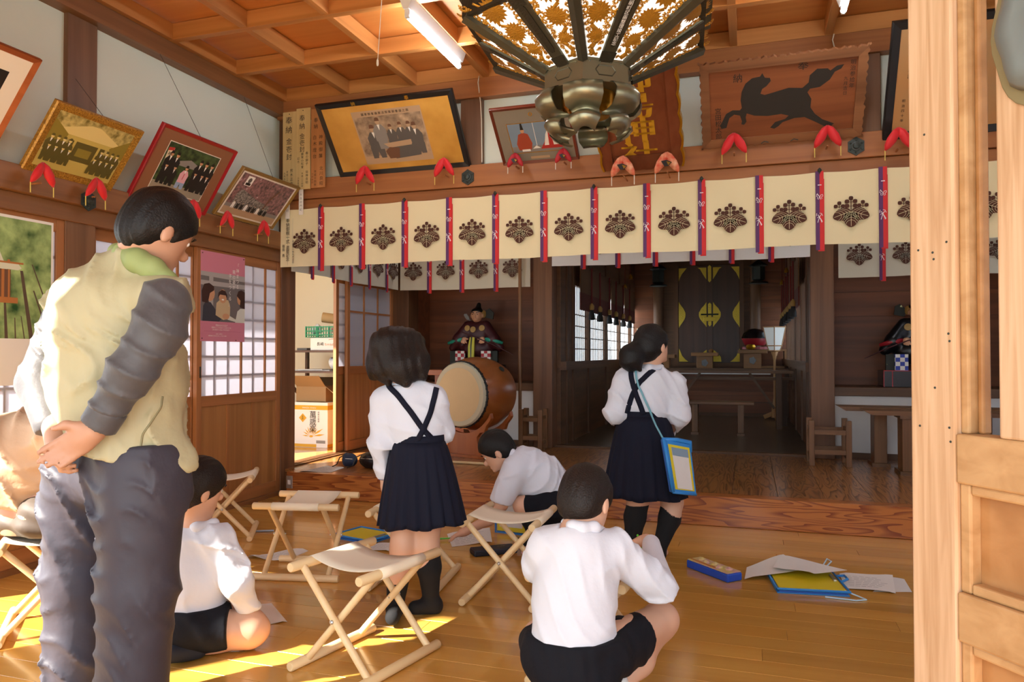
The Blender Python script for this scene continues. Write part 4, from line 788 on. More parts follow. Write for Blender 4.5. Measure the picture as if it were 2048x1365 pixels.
# ================================================================ inner hall
pbr('gold_fit', '#c9b045', .3, metal=.85, bump=(60, .8, .01)); wood('altar_wood', '#8d6236', '#7a5230', 'X', .6, .5); wood('dk_door', '#4a2c1c', '#38200f', 'Z', .5, .4); pbr('misu', '#6b4a2c', .8, bump=(200, .6, .004)); pbr('misu_red', '#5f2a1e', .8); pbr('tassel_red', '#6d1e1a', .8); pbr('tassel_black', '#191412', .8); pbr('tassel_gold', '#b08a48', .6); pbr('lacquer', '#171012', .25); pbr('lacquer_red', '#8a1a22', .3)
pbr('lamp_paper', '#eef0ec', .7, emis=.06); pbr('cedar', '#b88a5a', .55)
ds = thing('sanctuary_door', 'dark double sanctuary door with gold fittings at the end of the inner hall', 'door', (-.62, 12.58, .95))
for x0, x1 in ((-1.12, -.665), (-.575, -.15)): MB().box((x0, 12.56, 1.0), (x1, 12.6, 2.62)).build('door_leaf', 'dk_door', ds, bevel=.004)
MB().box((-.665, 12.545, 1.0), (-.575, 12.6, 2.62)).build('meeting_stile', 'dk_door', ds); MB().box((-1.2, 12.55, .95), (-.08, 12.61, 1.0)).build('sill', 'dark_x', ds)
for x in (-1.2, -.15): MB().box((x, 12.55, 1.0), (x + .07, 12.61, 2.65)).build('jamb', 'dark_z', ds)
def fit(pts, y=12.555, nm='gold_fitting'): MB().prism(pts, (0, y, 0), (1, 0, 0), (0, 0, 1), .006).build(nm, 'gold_fit', ds, bevel=.002)
def scal(cx, cz, w, h, a0, a1, n=14): return [(cx + w * math.cos(a0 + (a1 - a0) * i / n) * (1 - .07 * abs(math.sin(i * 1.1))), cz + h * math.sin(a0 + (a1 - a0) * i / n) * (1 - .05 * abs(math.sin(i * 1.1)))) for i in range(n + 1)]
def taper(cx, cz, w, h, s, n=12): return [(cx, cz - h)] + [(cx + s * w * (math.cos(math.pi * (i / n - .5)) ** 1.3) * (1 - .06 * abs(math.sin(i * 1.4))), cz - h + 2 * h * i / n) for i in range(1, n)] + [(cx, cz + h)]
for s, x in ((1, -1.12), (-1, -.15)): fit(taper(x, 1.80, .115, .22, s)); fit([(x, 2.58), (x + s * .13, 2.58), (x + s * .09, 2.53), (x + s * .05, 2.48), (x + s * .02, 2.42), (x, 2.36)]); fit([(x, 1.02), (x + s * .15, 1.02), (x + s * .10, 1.06), (x + s * .05, 1.12), (x + s * .02, 1.2), (x, 1.24)])
for s, x in ((-1, -.672), (1, -.568)): fit(taper(x, 1.80, .13, .21, s)); fit([(x, 2.58), (x + s * .14, 2.58), (x + s * .1, 2.55), (x + s * .05, 2.46), (x, 2.38)]); fit([(x, 1.02), (x + s * .13, 1.02), (x + s * .12, 1.1), (x + s * .05, 1.18), (x, 1.22)])
for z0, z1 in ((1.60, 2.0), (2.33, 2.62)): fit([(-.645, z0 + .03), (-.62, z0), (-.595, z0 + .03), (-.592, z1 - .03), (-.62, z1), (-.648, z1 - .03)], 12.54)
MB().tube([(-.76, 12.52, 1.80), (-.48, 12.52, 1.80)], .012, 8).build('bolt', 'iron', ds); MB().box((-.72, 12.515, 1.69), (-.52, 12.54, 1.76)).build('lock', 'gold_fit', ds, bevel=.006)
# raised altar floor
al = struct(MB().box((-1.85, 11.75, UZ), (.56, 12.6, .90)).build('trim_5', 'dark_x'))
for z in (.25, .42, .58, .74): MB().box((-1.8, 11.735, z), (.5, 11.752, z + .155)).build('board', 'dark_wall', al)
MB().box((-1.85, 11.6, .885), (.56, 11.8, .93)).build('front_board', 'dark_x', al); MB().box((-1.3, 11.62, .84), (.3, 11.64, .862)).build('pale_strip', 'white', al)
def stand(x0, x1, y, z0, z1, label, sun_=True):
    t = thing('offering_stand', label, 'stand', ((x0 + x1) / 2, y, z0)); w = x1 - x0; c = (x0 + x1) / 2
    MB().box((x0, y - .16, z1 - .055), (x1, y + .16, z1)).build('tray', 'altar_wood', t, bevel=.004); MB().box((c - w * .30, y - .11, z0), (c + w * .30, y + .11, z1 - .055)).build('pedestal', 'altar_wood', t, bevel=.004)
    MB().prism([(c + .055 * math.cos(math.pi * i / 5) * (1 if i % 2 == 0 else .8), z1 - .16 + .06 * math.sin(math.pi * i / 5) * (1 if i % 2 == 0 else .8)) for i in range(10)], (0, y - .112, 0), (1, 0, 0), (0, 0, 1), .004).build('pierced_hole', 'lacquer', t)
    return t
stand(-.855, -.455, 11.75, .931, 1.17, 'small pale offering stand in the middle of the altar'); stand(-.168, .255, 11.75, .931, 1.21, 'larger pale offering stand beside the paper lamp'); stand(-1.55, -1.10, 11.75, .931, 1.14, 'offering stand half hidden behind the girl with the ponytail')
g = MB().lathe([(.02, 0), (.06, .01), (.075, .04), (.06, .075), (.03, .085), (.001, .088)], (0.02, 11.72, 1.21), n=16).build('gold_bowl', 'gold', smooth=True); tag(g, 'small shiny gold bell lying on the larger offering stand', 'bell')
g = MB().lathe([(.03, 0), (.04, .03), (.03, .045), (.01, .055), (.001, .06)], (-.56, 11.72, 1.17), n=14).build('small_ornament', 'altar_wood', smooth=True); tag(g, 'tiny turned ornament on the middle offering stand', 'ornament')
t = thing('lacquer_helmet', 'black and red lacquered helmet shaped object behind the paper lamp', 'ornament', (.08, 12.15, 1.25)); MB().lathe([(.19, .12), (.2, .15), (.17, .22), (.1, .28), (.001, .30)], (.08, 12.15, 1.25), n=20).build('bowl', 'lacquer', t, smooth=True); MB().lathe([(.15, .03), (.19, .10), (.2, .14), (.17, .14)], (.08, 12.15, 1.25), n=20).build('brim', 'lacquer_red', t, smooth=True); MB().lathe([(.2, 0), (.2, .04)], (.08, 12.15, 1.22), n=16).build('base', 'lacquer_red', t)
t = thing('altar_shelf', 'dark shelf unit behind the paper lamp', 'shelf', (.3, 12.2, .9))
for z in (.93, 1.19): MB().box((-.05, 12.0, z), (.54, 12.4, z + .03)).build('shelf_board', 'altar_wood', t)
for x in (-.05, .51): MB().box((x, 12.0, .9), (x + .03, 12.4, 1.2)).build('side', 'altar_wood', t)
def paper_lamp(x, y, z0, s, label):
    t = thing('paper_lamp', label, 'lamp', (x, y, z0), group='standing paper lamps'); zt = z0 + 1.34 * s; zb = z0 + 1.0 * s; n = 6
    def rg_(r, z): return [Vector((x + r * math.cos(math.pi / 3 * i + .5), y + r * math.sin(math.pi / 3 * i + .5), z)) for i in range(n)]
    prof = [(.085 * s, zb), (.115 * s, zb + .07 * s), (.175 * s, zt)]
    for i in range(n):
        for (ra, za), (rb, zb_) in zip(prof[:-1], prof[1:]):
            A, B = rg_(ra, za), rg_(rb, zb_); j = (i + 1) % n; MB().add([A[i], A[j], B[j], B[i]], [(0, 1, 2, 3)]).build('paper_pane', 'lamp_paper', t)
        for (ra, za), (rb, zb_) in zip(prof[:-1], prof[1:]): MB().tube([rg_(ra, za)[i], rg_(rb, zb_)[i]], .007 * s, 6).build('frame_bar', 'cedar', t)
    for r_, z in prof: MB().tube(rg_(r_, z) + rg_(r_, z)[:1], .008 * s, 6, cap=False).build('frame_ring', 'cedar', t)
    MB().lathe([(.02 * s, zb - .13 * s - z0), (.03 * s, zb - .08 * s - z0), (.035 * s, zb - .075 * s - z0), (.05 * s, zb - .02 * s - z0), (.085 * s, zb - z0)], (x, y, z0), n=6).build('neck', 'cedar', t); MB().tube([(x, y, z0 + .06), (x, y, zb - .1 * s)], .017 * s, 8).build('pole', 'cedar', t)
    for i in range(3): a = 2.1 * i + .6; MB().bar((x, y, z0 + .10), (x + .16 * s * math.cos(a), y + .16 * s * math.sin(a), z0 + .03), .025, .06).build('foot', 'cedar', t)
    MB().lathe([(.05 * s, 0.03), (.04 * s, .2), (.02 * s, .3)], (x, y, z0), n=8).build('foot_block', 'cedar', t)
paper_lamp(.345, 11.3, UZ, 1.0, 'six-sided standing paper lamp by the larger offering stand'); paper_lamp(-1.48, 11.3, UZ, 1.0, 'standing paper lamp peeping out behind the ponytail girl\'s head')
def bench(x0, x1, y, d, z0, z1, label, legs=None, th=.035, lw=.07):
    t = thing('long_bench', label, 'bench', ((x0 + x1) / 2, y, z0)); MB().box((x0, y - d / 2, z1 - th), (x1, y + d / 2, z1)).build('top', 'furn_x', t, bevel=.004)
    for x in legs or (x0 + .12, x1 - .12): MB().box((x - lw / 2, y - d * .35, z0 + .03), (x + lw / 2, y + d * .35, z1 - th)).build('leg', 'furn_z', t, bevel=.003); MB().box((x - lw * .62, y - d * .48, z0), (x + lw * .62, y + d * .48, z0 + .03)).build('foot', 'furn_y', t)
    return t
bench(-.78, .05, 9.05, .25, UZ, .59, 'low dark bench in the inner hall in front of the girl with the ponytail', legs=(-.62, -.10))
t = thing('long_table', 'long dark table standing across the inner hall', 'table', (-.2, 10.0, UZ)); MB().box((-1.1, 9.85, .90), (.52, 10.1, .935)).build('top', 'dark_x', t)
for x in (-1.0, .32): MB().box((x, 9.9, UZ), (x + .07, 10.05, .9)).build('leg', 'dark_z', t)
for a, b in (((-.95, .45), (-.62, .9)), ((.3, .45), (-.0, .9))): MB().bar((a[0], 9.97, a[1]), (b[0], 9.97, b[1]), .03, .03).build('brace', 'dark_x', t)
t = thing('long_table', 'second long dark table close behind the first in the inner hall', 'table', (-.2, 10.4, UZ)); MB().box((-1.05, 10.3, .80), (.55, 10.55, .835)).build('top', 'dark_x', t)
for x in (-.95, .40): MB().box((x, 10.35, UZ), (x + .07, 10.5, .8)).build('leg', 'dark_z', t)
# rolled blinds with tassels along both sides, small bells
for X, sg, l in ((-1.78, 1, 'row of rolled bamboo blinds over the bright lattice windows'), (.48, -1, 'row of rolled bamboo blinds beside the paper lamp')):
    t = thing('bamboo_blind', l, 'blind', (X, 9.5, 1.6))
    for y0, y1 in ((7.98, 9.8), (9.9, 10.9), (11.0, 12.0)):
        MB().box((X - .006, y0, 1.83), (X + .006, y1, 2.15)).build('slat_sheet', 'misu', t); MB().box((X - .008, y0, 1.64), (X + .008, y1, 1.835)).build('valance', 'misu_red', t)
    for y in (8.45, 8.95, 9.6, 10.1, 10.7, 11.3):
        q = X + sg * .03; MB().tube([(q, y, 2.15), (q, y, 1.72)], .01, 6).build('cord', 'tassel_red', t); a = MB().lathe([(.008, 1.74), (.03, 1.71), (.028, 1.67), (.012, 1.66)], (q, y, 0), n=10).build('tassel_head', 'tassel_gold', t, smooth=True); MB().lathe([(.02, 1.66), (.035, 1.60), (.038, 1.55), (.02, 1.545)], (q, y, 0), n=10).build('tassel_fringe', 'tassel_black', t, smooth=True)
for px, py, l in ((1217, 552, 'tiny gold bell high up among the blinds, upper one'), (1261, 555, 'tiny gold bell hanging nearer the sanctuary door, upper one'), (1250, 575, 'tiny gold bell hanging nearer the sanctuary door, lower one'), (1573, 542, 'tiny gold bell by the other row of blinds, upper one'), (1588, 537, 'tiny gold bell by the other row of blinds, highest'), (1564, 566, 'tiny gold bell by the other row of blinds, lowest')):
    P_ = at(px, py, 'y', 11.2); t = thing('gold_bell', l, 'bell', P_, group='tiny gold bells'); MB().lathe([(.004, .05), (.018, .03), (.03, .0), (.03, -.02), (.035, -.03)], P_, n=10).build('bell', 'gold', t, smooth=True); MB().tube([P_ + V(0, 0, .045), V(P_.x, P_.y, 2.76)], .004, 5).build('cord', 'tassel_red', t)
for x, l in ((-1.42, 'black hanging lantern before the sanctuary door, on the window side'), (.14, 'black hanging lantern before the sanctuary door, above the paper lamp')):
    t = thing('iron_lantern', l, 'lantern', (x, 12.2, 2.25), group='black hanging lanterns'); MB().lathe([(.05, 2.30), (.10, 2.32), (.10, 2.52), (.15, 2.54), (.03, 2.62)], (x, 12.2, 0), n=6).build('body', 'iron', t); MB().lathe([(.16, 2.26), (.14, 2.28), (.05, 2.30)], (x, 12.2, 0), n=6).build('base', 'iron', t); MB().tube([(x, 12.2, 2.6), (x, 12.2, 2.76)], .008, 6).build('chain', 'iron', t)
# ================================================================ upper floor: low barriers, narrow tables, pole
def barrier(x0, x1, y0, y1, z1, label):
    t = thing('low_barrier', label, 'barrier', ((x0 + x1) / 2, (y0 + y1) / 2, UZ)); p = .045
    for x in (x0, x1):
        for y in (y0, y1):
            MB().box((x - p / 2, y - p / 2, UZ), (x + p / 2, y + p / 2, z1)).build('post', 'furn_z', t, bevel=.003)
    for y in (y0, y1):
        for z in (UZ + .10, z1 - .12): MB().box((x0 + p / 2, y - .013, z), (x1 - p / 2, y + .013, z + .04)).build('rail', 'furn_x', t)
    for x in (x0, x1):
        for z in (UZ + .06, z1 - .10): MB().box((x - .013, y0 + p / 2, z), (x + .013, y1 - p / 2, z + .035)).build('rail', 'furn_y', t)
    return t
barrier(.50, .79, 6.76, 7.05, .585, 'low wooden barrier frame at the foot of the post beside the narrow tables')
barrier(-2.16, -1.96, 6.98, 7.16, .60, 'low wooden barrier frame between the drum and the middle post')
def ntable(x0, y, zt, label):
    t = thing('narrow_table', label, 'table', (x0 + .5, y, UZ)); mb = MB(); mb.prism([(x0, zt), (x0 + 1.3, zt), (x0 + 1.3, zt - .035), (x0 + .06, zt - .035)], (0, y + .14, 0), (1, 0, 0), (0, 0, 1), .28); mb.build('top', 'furn_x', t)
    for x in (x0 + .33, x0 + 1.1): MB().box((x - .05, y - .10, UZ + .03), (x + .05, y + .10, zt - .06)).build('leg', 'furn_z', t, bevel=.003); MB().box((x - .07, y - .13, UZ), (x + .07, y + .13, UZ + .03)).build('foot', 'furn_y', t); MB().box((x - .07, y - .13, zt - .06), (x + .07, y + .13, zt - .035)).build('cleat', 'furn_y', t)
ntable(.72, 6.97, .70, 'narrow wooden table against the white panel, the farther of two'); ntable(.86, 6.55, .70, 'narrow wooden table standing nearer than its twin')
w = MB().tube([(-2.205, 7.09, UZ), (-2.205, 7.09, 2.35)], .018, 10).build('wooden_pole', 'furn_z', smooth=True); tag(w, 'slender upright wooden pole beside the middle post', 'pole')
# ================================================================ drum on its stand
pbr('drum_skin', '#dcc294', .6, var=.08); wood('drum_wood', '#a8622f', '#93501f', 'Y', .5, .3, coat=.4); wood('stand_wood', '#a75e2e', '#954d20', 'Z', .5, .35); pbr('skin_edge', '#c9c3a8', .6)
dr = thing('drum', 'big round barrel drum with a pale hide face', 'drum', (-2.45, 6.55, .47)); Cd = V(-2.545, 6.30, .775); ax = V(.30, .95, .0).normalized(); R0 = .292
MB().lathe([(R0, 0), (R0 + .035, .10), (R0 + .052, .20), (R0 + .055, .25), (R0 + .052, .30), (R0 + .035, .40), (R0, .50)], Cd, ax, 40).build('barrel', 'drum_wood', dr, smooth=True)
MB().lathe([(R0 + .012, .05), (R0 + .006, .0), (R0 - .004, -.012), (R0 - .05, -.014)], Cd, ax, 40).build('skin_edge', 'skin_edge', dr, smooth=True); MB().lathe([(R0 - .045, -.015), (R0 - .05, -.0165), (.05, -.019), (.001, -.019)], Cd, ax, 40).build('drum_skin', 'drum_skin', dr, smooth=True)
x_ = ax.cross(V(0, 0, 1)).normalized(); z_ = x_.cross(ax); STUD = MB().sphere((0, 0, 0), .0095, 8, 5).build('stud', 'black', mesh_only=True)
for i in range(64):
    a = 2 * math.pi * i / 64; q = .018 + .02 * (i % 2); r_ = R0 + .013; o = bpy.data.objects.new('stud', STUD); o.location = Cd + x_ * (r_ * math.cos(a)) + z_ * (r_ * math.sin(a)) + ax * q; link(o, dr)
MB().tube([Cd + x_ * ((R0 + .009) * math.cos(a / 40 * 6.283)) + z_ * ((R0 + .009) * math.sin(a / 40 * 6.283)) + ax * .028 for a in range(41)], .012, 6, cap=False).build('stud_band', 'black', dr)
P_ = Cd + ax * .34 - x_ * -.0 ; MB().lathe([(.03, 0), (.03, .006), (.012, .01)], Cd + ax * .3 + x_ * ((R0 + .058) * .75) + z_ * ((R0 + .058) * .66), (x_ * .75 + z_ * .66), 14).build('ring_plate', 'iron', dr)
sd = thing('drum_stand', 'carved reddish wooden stand under the big drum', 'stand', (-2.5, 6.45, UZ))
arc = lambda x: ((.775 - math.sqrt(.352 ** 2 - x * x)) - (UZ + .137)) / 1.05 - .006
prof2 = [(-.325, .22), (-.315, .265), (-.295, .225)] + [(x, arc(x)) for x in [-.27 + .54 * i / 12 for i in range(13)]] + [(.295, .225), (.315, .265), (.325, .22), (.315, .20), (.27, .15), (.25, .10), (.20, .09), (.165, .05), (.17, .0), (.21, -.07), (.24, -.1), (.24, -.13), (-.24, -.13), (-.24, -.10), (-.21, -.07), (-.17, 0), (-.165, .05), (-.20, .09), (-.25, .10), (-.27, .15), (-.315, .20)]
xr = V(.95, -.30, 0).normalized()
for off in (.05, .36): MB().prism([(a, b * 1.05) for a, b in prof2], Cd + ax * (off + .045) + V(0, 0, UZ + .137 - Cd.z), xr, (0, 0, 1), .045).build('end_panel', 'stand_wood', sd, bevel=.004)
for q in (-.1, .1): MB().obox(Cd + ax * .25 + xr * q + V(0, 0, .29 - Cd.z), xr * .03, ax * .17, V(0, 0, .022)).build('stretcher', 'stand_wood', sd)
MB().obox(Cd + ax * .25 + V(0, 0, UZ + .014 - Cd.z), xr * .27, ax * .24, V(0, 0, .013)).build('base_board', 'stand_wood', sd)
w = MB().tube([at(895, 924, 'z', UZ + .012), at(1000, 930, 'z', UZ + .012)], .012, 10).build('drum_stick', 'pale_x', smooth=True); tag(w, 'pale round stick lying on the floor at the foot of the drum stand', 'stick')
t = thing('side_stand', 'reddish wooden stand with a projecting top half behind the drum', 'stand', (-2.95, 7.05, UZ)); MB().box((-3.22, 6.98, .93), (-2.66, 7.2, .985)).build('top', 'stand_wood', t, bevel=.004); MB().box((-3.10, 7.0, UZ + .03), (-2.78, 7.18, .93)).build('body', 'stand_wood', t); MB().box((-3.15, 6.98, UZ), (-2.73, 7.2, UZ + .03)).build('foot', 'stand_wood', t)
t = thing('low_stool', 'dark oval topped low stool beside the drum stand', 'stool', (-2.92, 6.35, UZ)); MB().lathe([(.12, .14), (.15, .155), (.15, .18), (.13, .19)], (-2.92, 6.35, UZ), n=24).build('seat', 'dark_x', t, smooth=True)
for i in range(4): a = math.pi / 2 * i + .7; MB().tube([(-2.92 + .08 * math.cos(a), 6.35 + .08 * math.sin(a), UZ + .15), (-2.92 + .11 * math.cos(a), 6.35 + .11 * math.sin(a), UZ)], .014, 8).build('leg', 'dark_z', t)
# ================================================================ open front door leaf
A0 = V(.281, 1.51, 0); LE = V(.599, -.80, 0).normalized(); LN = V(-.8, -.599, 0).normalized()     # along the leaf towards the hinge; out of its face
wood('leaf_v', '#d4b290', '#b08860', 'Z', 2.6, .5, vary=.03); wood('leaf_h', '#bf986a', '#a67c4e', 'Y', 1.1, .5, vary=.03); wood('leaf_panel', '#b08050', '#966638', 'Y', .7, .5, vary=.03); pbr('verdigris', '#7d8788', .5, metal=.35, var=.15); pbr('verdigris_edge', '#8a7f5c', .5, metal=.3, var=.2)
leaf = thing('door_leaf', 'open panelled wooden door leaf with a metal boss, closest to the viewer', 'door', A0 + LE * .45)
def lbox(s0, s1, z0, z1, d0, d1, nm, m): return MB().obox(A0 + LE * (s0 + s1) / 2 + LN * (-(d0 + d1) / 2) + V(0, 0, (z0 + z1) / 2), LE * (s1 - s0) / 2, LN * (d1 - d0) / 2, V(0, 0, (z1 - z0) / 2)).build(nm, m, leaf, bevel=.004)
lbox(0, .091, .02, 2.45, 0, .05, 'stile', 'leaf_v'); lbox(.80, .90, .02, 2.45, 0, .05, 'stile', 'leaf_v')
for z0, z1 in ((.928, 1.013), (.659, .743), (.02, .14), (2.33, 2.45)): lbox(.091, .80, z0, z1, 0, .05, 'rail', 'leaf_h')
for z0, z1 in ((.743, .928), (.14, .659)):
    lbox(.091, .80, z0, z1, .032, .042, 'panel', 'leaf_panel')
    for s0, s1 in ((.091, .112), (.779, .80)): lbox(s0, s1, z0, z1, .008, .034, 'moulding', 'leaf_h')
    for a, b in ((z0, z0 + .018), (z1 - .018, z1)): lbox(.112, .779, a, b, .008, .034, 'moulding', 'leaf_h')
lbox(.091, .108, 1.013, 2.33, .012, .05, 'moulding', 'leaf_h'); lbox(.108, .120, 1.013, 2.33, .03, .05, 'moulding', 'leaf_panel')
for s0 in (.170, .33, .49, .65): lbox(s0, s0 + .085, 1.013, 2.33, .0, .045, 'lattice_bar', 'leaf_v')
for s_, z_ in ((.035, 1.545), (.02, 1.338), (.05, 1.330), (.052, 1.318), (.078, 1.345), (.08, 1.185), (.082, 1.172), (.052, 1.09), (.02, 1.02), (.08, 1.022), (.082, .998)): MB().lathe([(.0022, 0), (.002, .0008)], A0 + LE * s_ + LN * .0002 + V(0, 0, z_), tuple(LN), 8).build('nail_head', 'iron', leaf)
c = A0 + LE * .262 + LN * .004 + V(0, 0, 1.66)
MB().prism([(.092 * math.cos(i / 40 * 6.283) * (1 + .05 * abs(math.cos(i / 40 * 6.283 * 4))), .135 * math.sin(i / 40 * 6.283) * (1 + .05 * abs(math.cos(i / 40 * 6.283 * 4)))) for i in range(40)], c, -LE, (0, 0, 1), .006).build('boss_plate', 'verdigris_edge', leaf, bevel=.002)
mb = MB(); rs = []
for r_, o_ in ((1, .006), (.93, .016), (.75, .026), (.5, .030), (.25, .024), (.02, .034)): rs.append([c + LN * o_ - LE * (.080 * r_ * math.cos(i / 32 * 6.283) * (1 + .04 * math.cos(i / 32 * 6.283 * 8))) + V(0, 0, .118 * r_ * math.sin(i / 32 * 6.283) * (1 + .04 * math.cos(i / 32 * 6.283 * 8))) for i in range(32)])
mb.rings(rs); mb.build('boss', 'verdigris', leaf, smooth='all')
# ================================================================ posters on the sliding doors
pbr('poster_pink', '#cf7f92', .45); pbr('pin', '#5b3038', .4)
for n, c_ in dict(p_pinkdk='#b85f78', p_haze='#a9a4a0', p_haze2='#6f6a68', p_jacket='#3a3a42', p_beige='#c8b088', p_pale='#d6d8cc', p_wood='#b5743a', p_trunk='#5d4c3a', p_mist='#d9dcc4').items(): pbr(n, c_, .45)
t = thing('pink_poster', 'pink poster of a laughing child between two adults, pinned to the sliding door', 'poster', (-3.664, 4.47, 1.24)); MB().box((-3.6688, 4.236, 1.24), (-3.6675, 4.71, 1.883)).build('sheet', 'poster_pink', t)
D = Decal((-3.6674, 4.236, 1.24), (0, 1, 0), (0, 0, 1)); W_ = .474; g = lambda x: x / 560 * W_; k_ = .643 / 1165
def gz(z): return .643 - (z - 80) * k_
D.rect(0, gz(985), W_, gz(345), 'p_haze2'); D.poly([(0, gz(345)), (W_, gz(345)), (W_, gz(420)), (0, gz(400))], 'p_haze'); D.rect(g(100), gz(900), g(150), gz(345), 'p_haze'); D.rect(0, gz(520), W_, gz(460), 'p_haze')
D.poly([(g(20), gz(985)), (g(30), gz(790)), (g(60), gz(730)), (g(120), gz(740)), (g(180), gz(830)), (g(190), gz(910)), (g(270), gz(870)), (g(280), gz(920)), (g(220), gz(985))], 'p_jacket'); D.ell(g(110), gz(620), g(60), .058, 'p_skin'); D.poly([(g(15), gz(740)), (g(10), gz(600)), (g(40), gz(510)), (g(100), gz(490)), (g(160), gz(530)), (g(160), gz(580)), (g(110), gz(620)), (g(85), gz(750))], 'p_hair')
D.poly([(g(180), gz(900)), (g(190), gz(740)), (g(240), gz(690)), (g(340), gz(690)), (g(365), gz(780)), (g(360), gz(920)), (g(280), gz(960))], 'p_beige'); D.ell(g(270), gz(645), g(52), .052, 'p_skin'); D.poly([(g(205), gz(680)), (g(215), gz(600)), (g(255), gz(560)), (g(300), gz(570)), (g(325), gz(620)), (g(328), gz(690)), (g(305), gz(630)), (g(235), gz(625))], 'p_hair'); D.ell(g(270), gz(690), g(16), .006, 'p_white')
D.poly([(g(430), gz(985)), (g(460), gz(830)), (g(500), gz(790)), (W_, gz(790)), (W_, gz(985))], 'p_pale'); D.poly([(g(330), gz(950)), (g(360), gz(900)), (g(470), gz(960)), (g(470), gz(985))], 'p_pale'); D.ell(g(310), gz(910), g(45), .022, 'p_skin'); D.ell(g(490), gz(650), g(35), .05, 'p_skin'); D.poly([(g(450), gz(620)), (g(470), gz(555)), (g(510), gz(535)), (W_, gz(560)), (W_, gz(790)), (g(490), gz(770)), (g(500), gz(680))], 'p_hair')
D.rect(g(40), gz(1115), g(500), gz(1111), 'p_pinkdk'); D.build('print', t)
mb = MB(); O_ = V(-3.6672, 4.236, 1.24)
for tx, x, z, s_, st_ in (('「神まつる', 460, 175, .034, .040), ('親の姿が', 412, 270, .034, .038), ('子をつくる」', 362, 330, .034, .042)): lettering(mb, tx, O_ + V(0, g(x), gz(z)), (0, 1, 0), (0, 0, 1), s_, st_)
for tx, x, z, s_ in (('家族のかたち広げ', 190, 1045, .016), ('感謝のこころをはぐくむまつりを', 140, 1073, .014), ('次の世代へつないでゆきます', 150, 1102, .014), ('お近くの神社へ', 190, 1155, .011), ('毎朝神棚に手を合わせましょう日々の感謝', 100, 1180, .010)): lettering(mb, tx, O_ + V(0, g(x), gz(z)), (0, 1, 0), (0, 0, 1), s_, s_ * 1.0, vertical=False)
mb.build('lettering', 'white', t)
for y_, z_ in ((.015, .625), (W_ - .015, .628), (.015, .02), (W_ - .1, .01)): MB().sphere(O_ + V(.001, y_, z_), .005, 8, 5).build('pin', 'pin', t)
t = thing('grove_poster', 'large poster of a small shrine in a green bamboo grove', 'poster', (-3.664, 2.6, .97)); MB().box((-3.6688, 2.10, .985), (-3.6675, 3.085, 1.875)).build('sheet', 'p_white', t)
D = Decal((-3.6674, 2.10, .97), (0, 1, 0), (0, 0, 1)); D.rect(.012, .26, .972, .89, 'foliage'); D.poly([(.45, .89), (.60, .89), (.72, .62), (.55, .56), (.45, .7)], 'p_mist')
for x0, x1, z0, z1, w_ in ((.86, .80, .26, .62, .025), (.955, .86, .43, .66, .01), (.93, .87, .36, .52, .012), (.72, .71, .26, .45, .018), (.77, .765, .26, .37, .008), (.82, .80, .26, .38, .007), (.6, .59, .26, .5, .02), (.3, .33, .26, .8, .03), (.2, .18, .26, .7, .02)): D.poly([(x0 - w_ / 2, z0), (x0 + w_ / 2, z0), (x1 + w_ / 3, z1), (x1 - w_ / 3, z1)], 'p_trunk')
D.poly([(.30, .635), (.78, .620), (.80, .632), (.78, .655), (.30, .66)], 'p_mist'); D.rect(.30, .652, .81, .662, 'p_wood'); D.rect(.34, .47, .74, .62, 'p_brown'); D.rect(.69, .47, .705, .62, 'p_wood'); D.rect(.725, .47, .735, .62, 'p_wood'); D.rect(.35, .47, .365, .62, 'p_wood'); D.rect(.55, .485, .66, .60, 'p_tan'); D.rect(.58, .485, .615, .6, 'p_white'); D.rect(.30, .445, .78, .475, 'p_wood')
for k in range(7): D.rect(.33 + .065 * k, .655, .345 + .065 * k, .672, 'p_wood')
D.build('print', t); mb = MB(); lettering(mb, '緑の中の小さな社から', V(-3.6672, 2.6, 1.15), (0, 1, 0), (0, 0, 1), .014, .016, vertical=False); lettering(mb, '神社', V(-3.6672, 2.96, 1.17), (0, 1, 0), (0, 0, 1), .03, .03, vertical=False)
for k in range(4): lettering(mb, '豊かな自然と人をむすぶ祭', V(-3.6672, 2.65, 1.13 - .014 * k), (0, 1, 0), (0, 0, 1), .009, .0095, vertical=False)
mb.build('lettering', 'p_grey2', t)
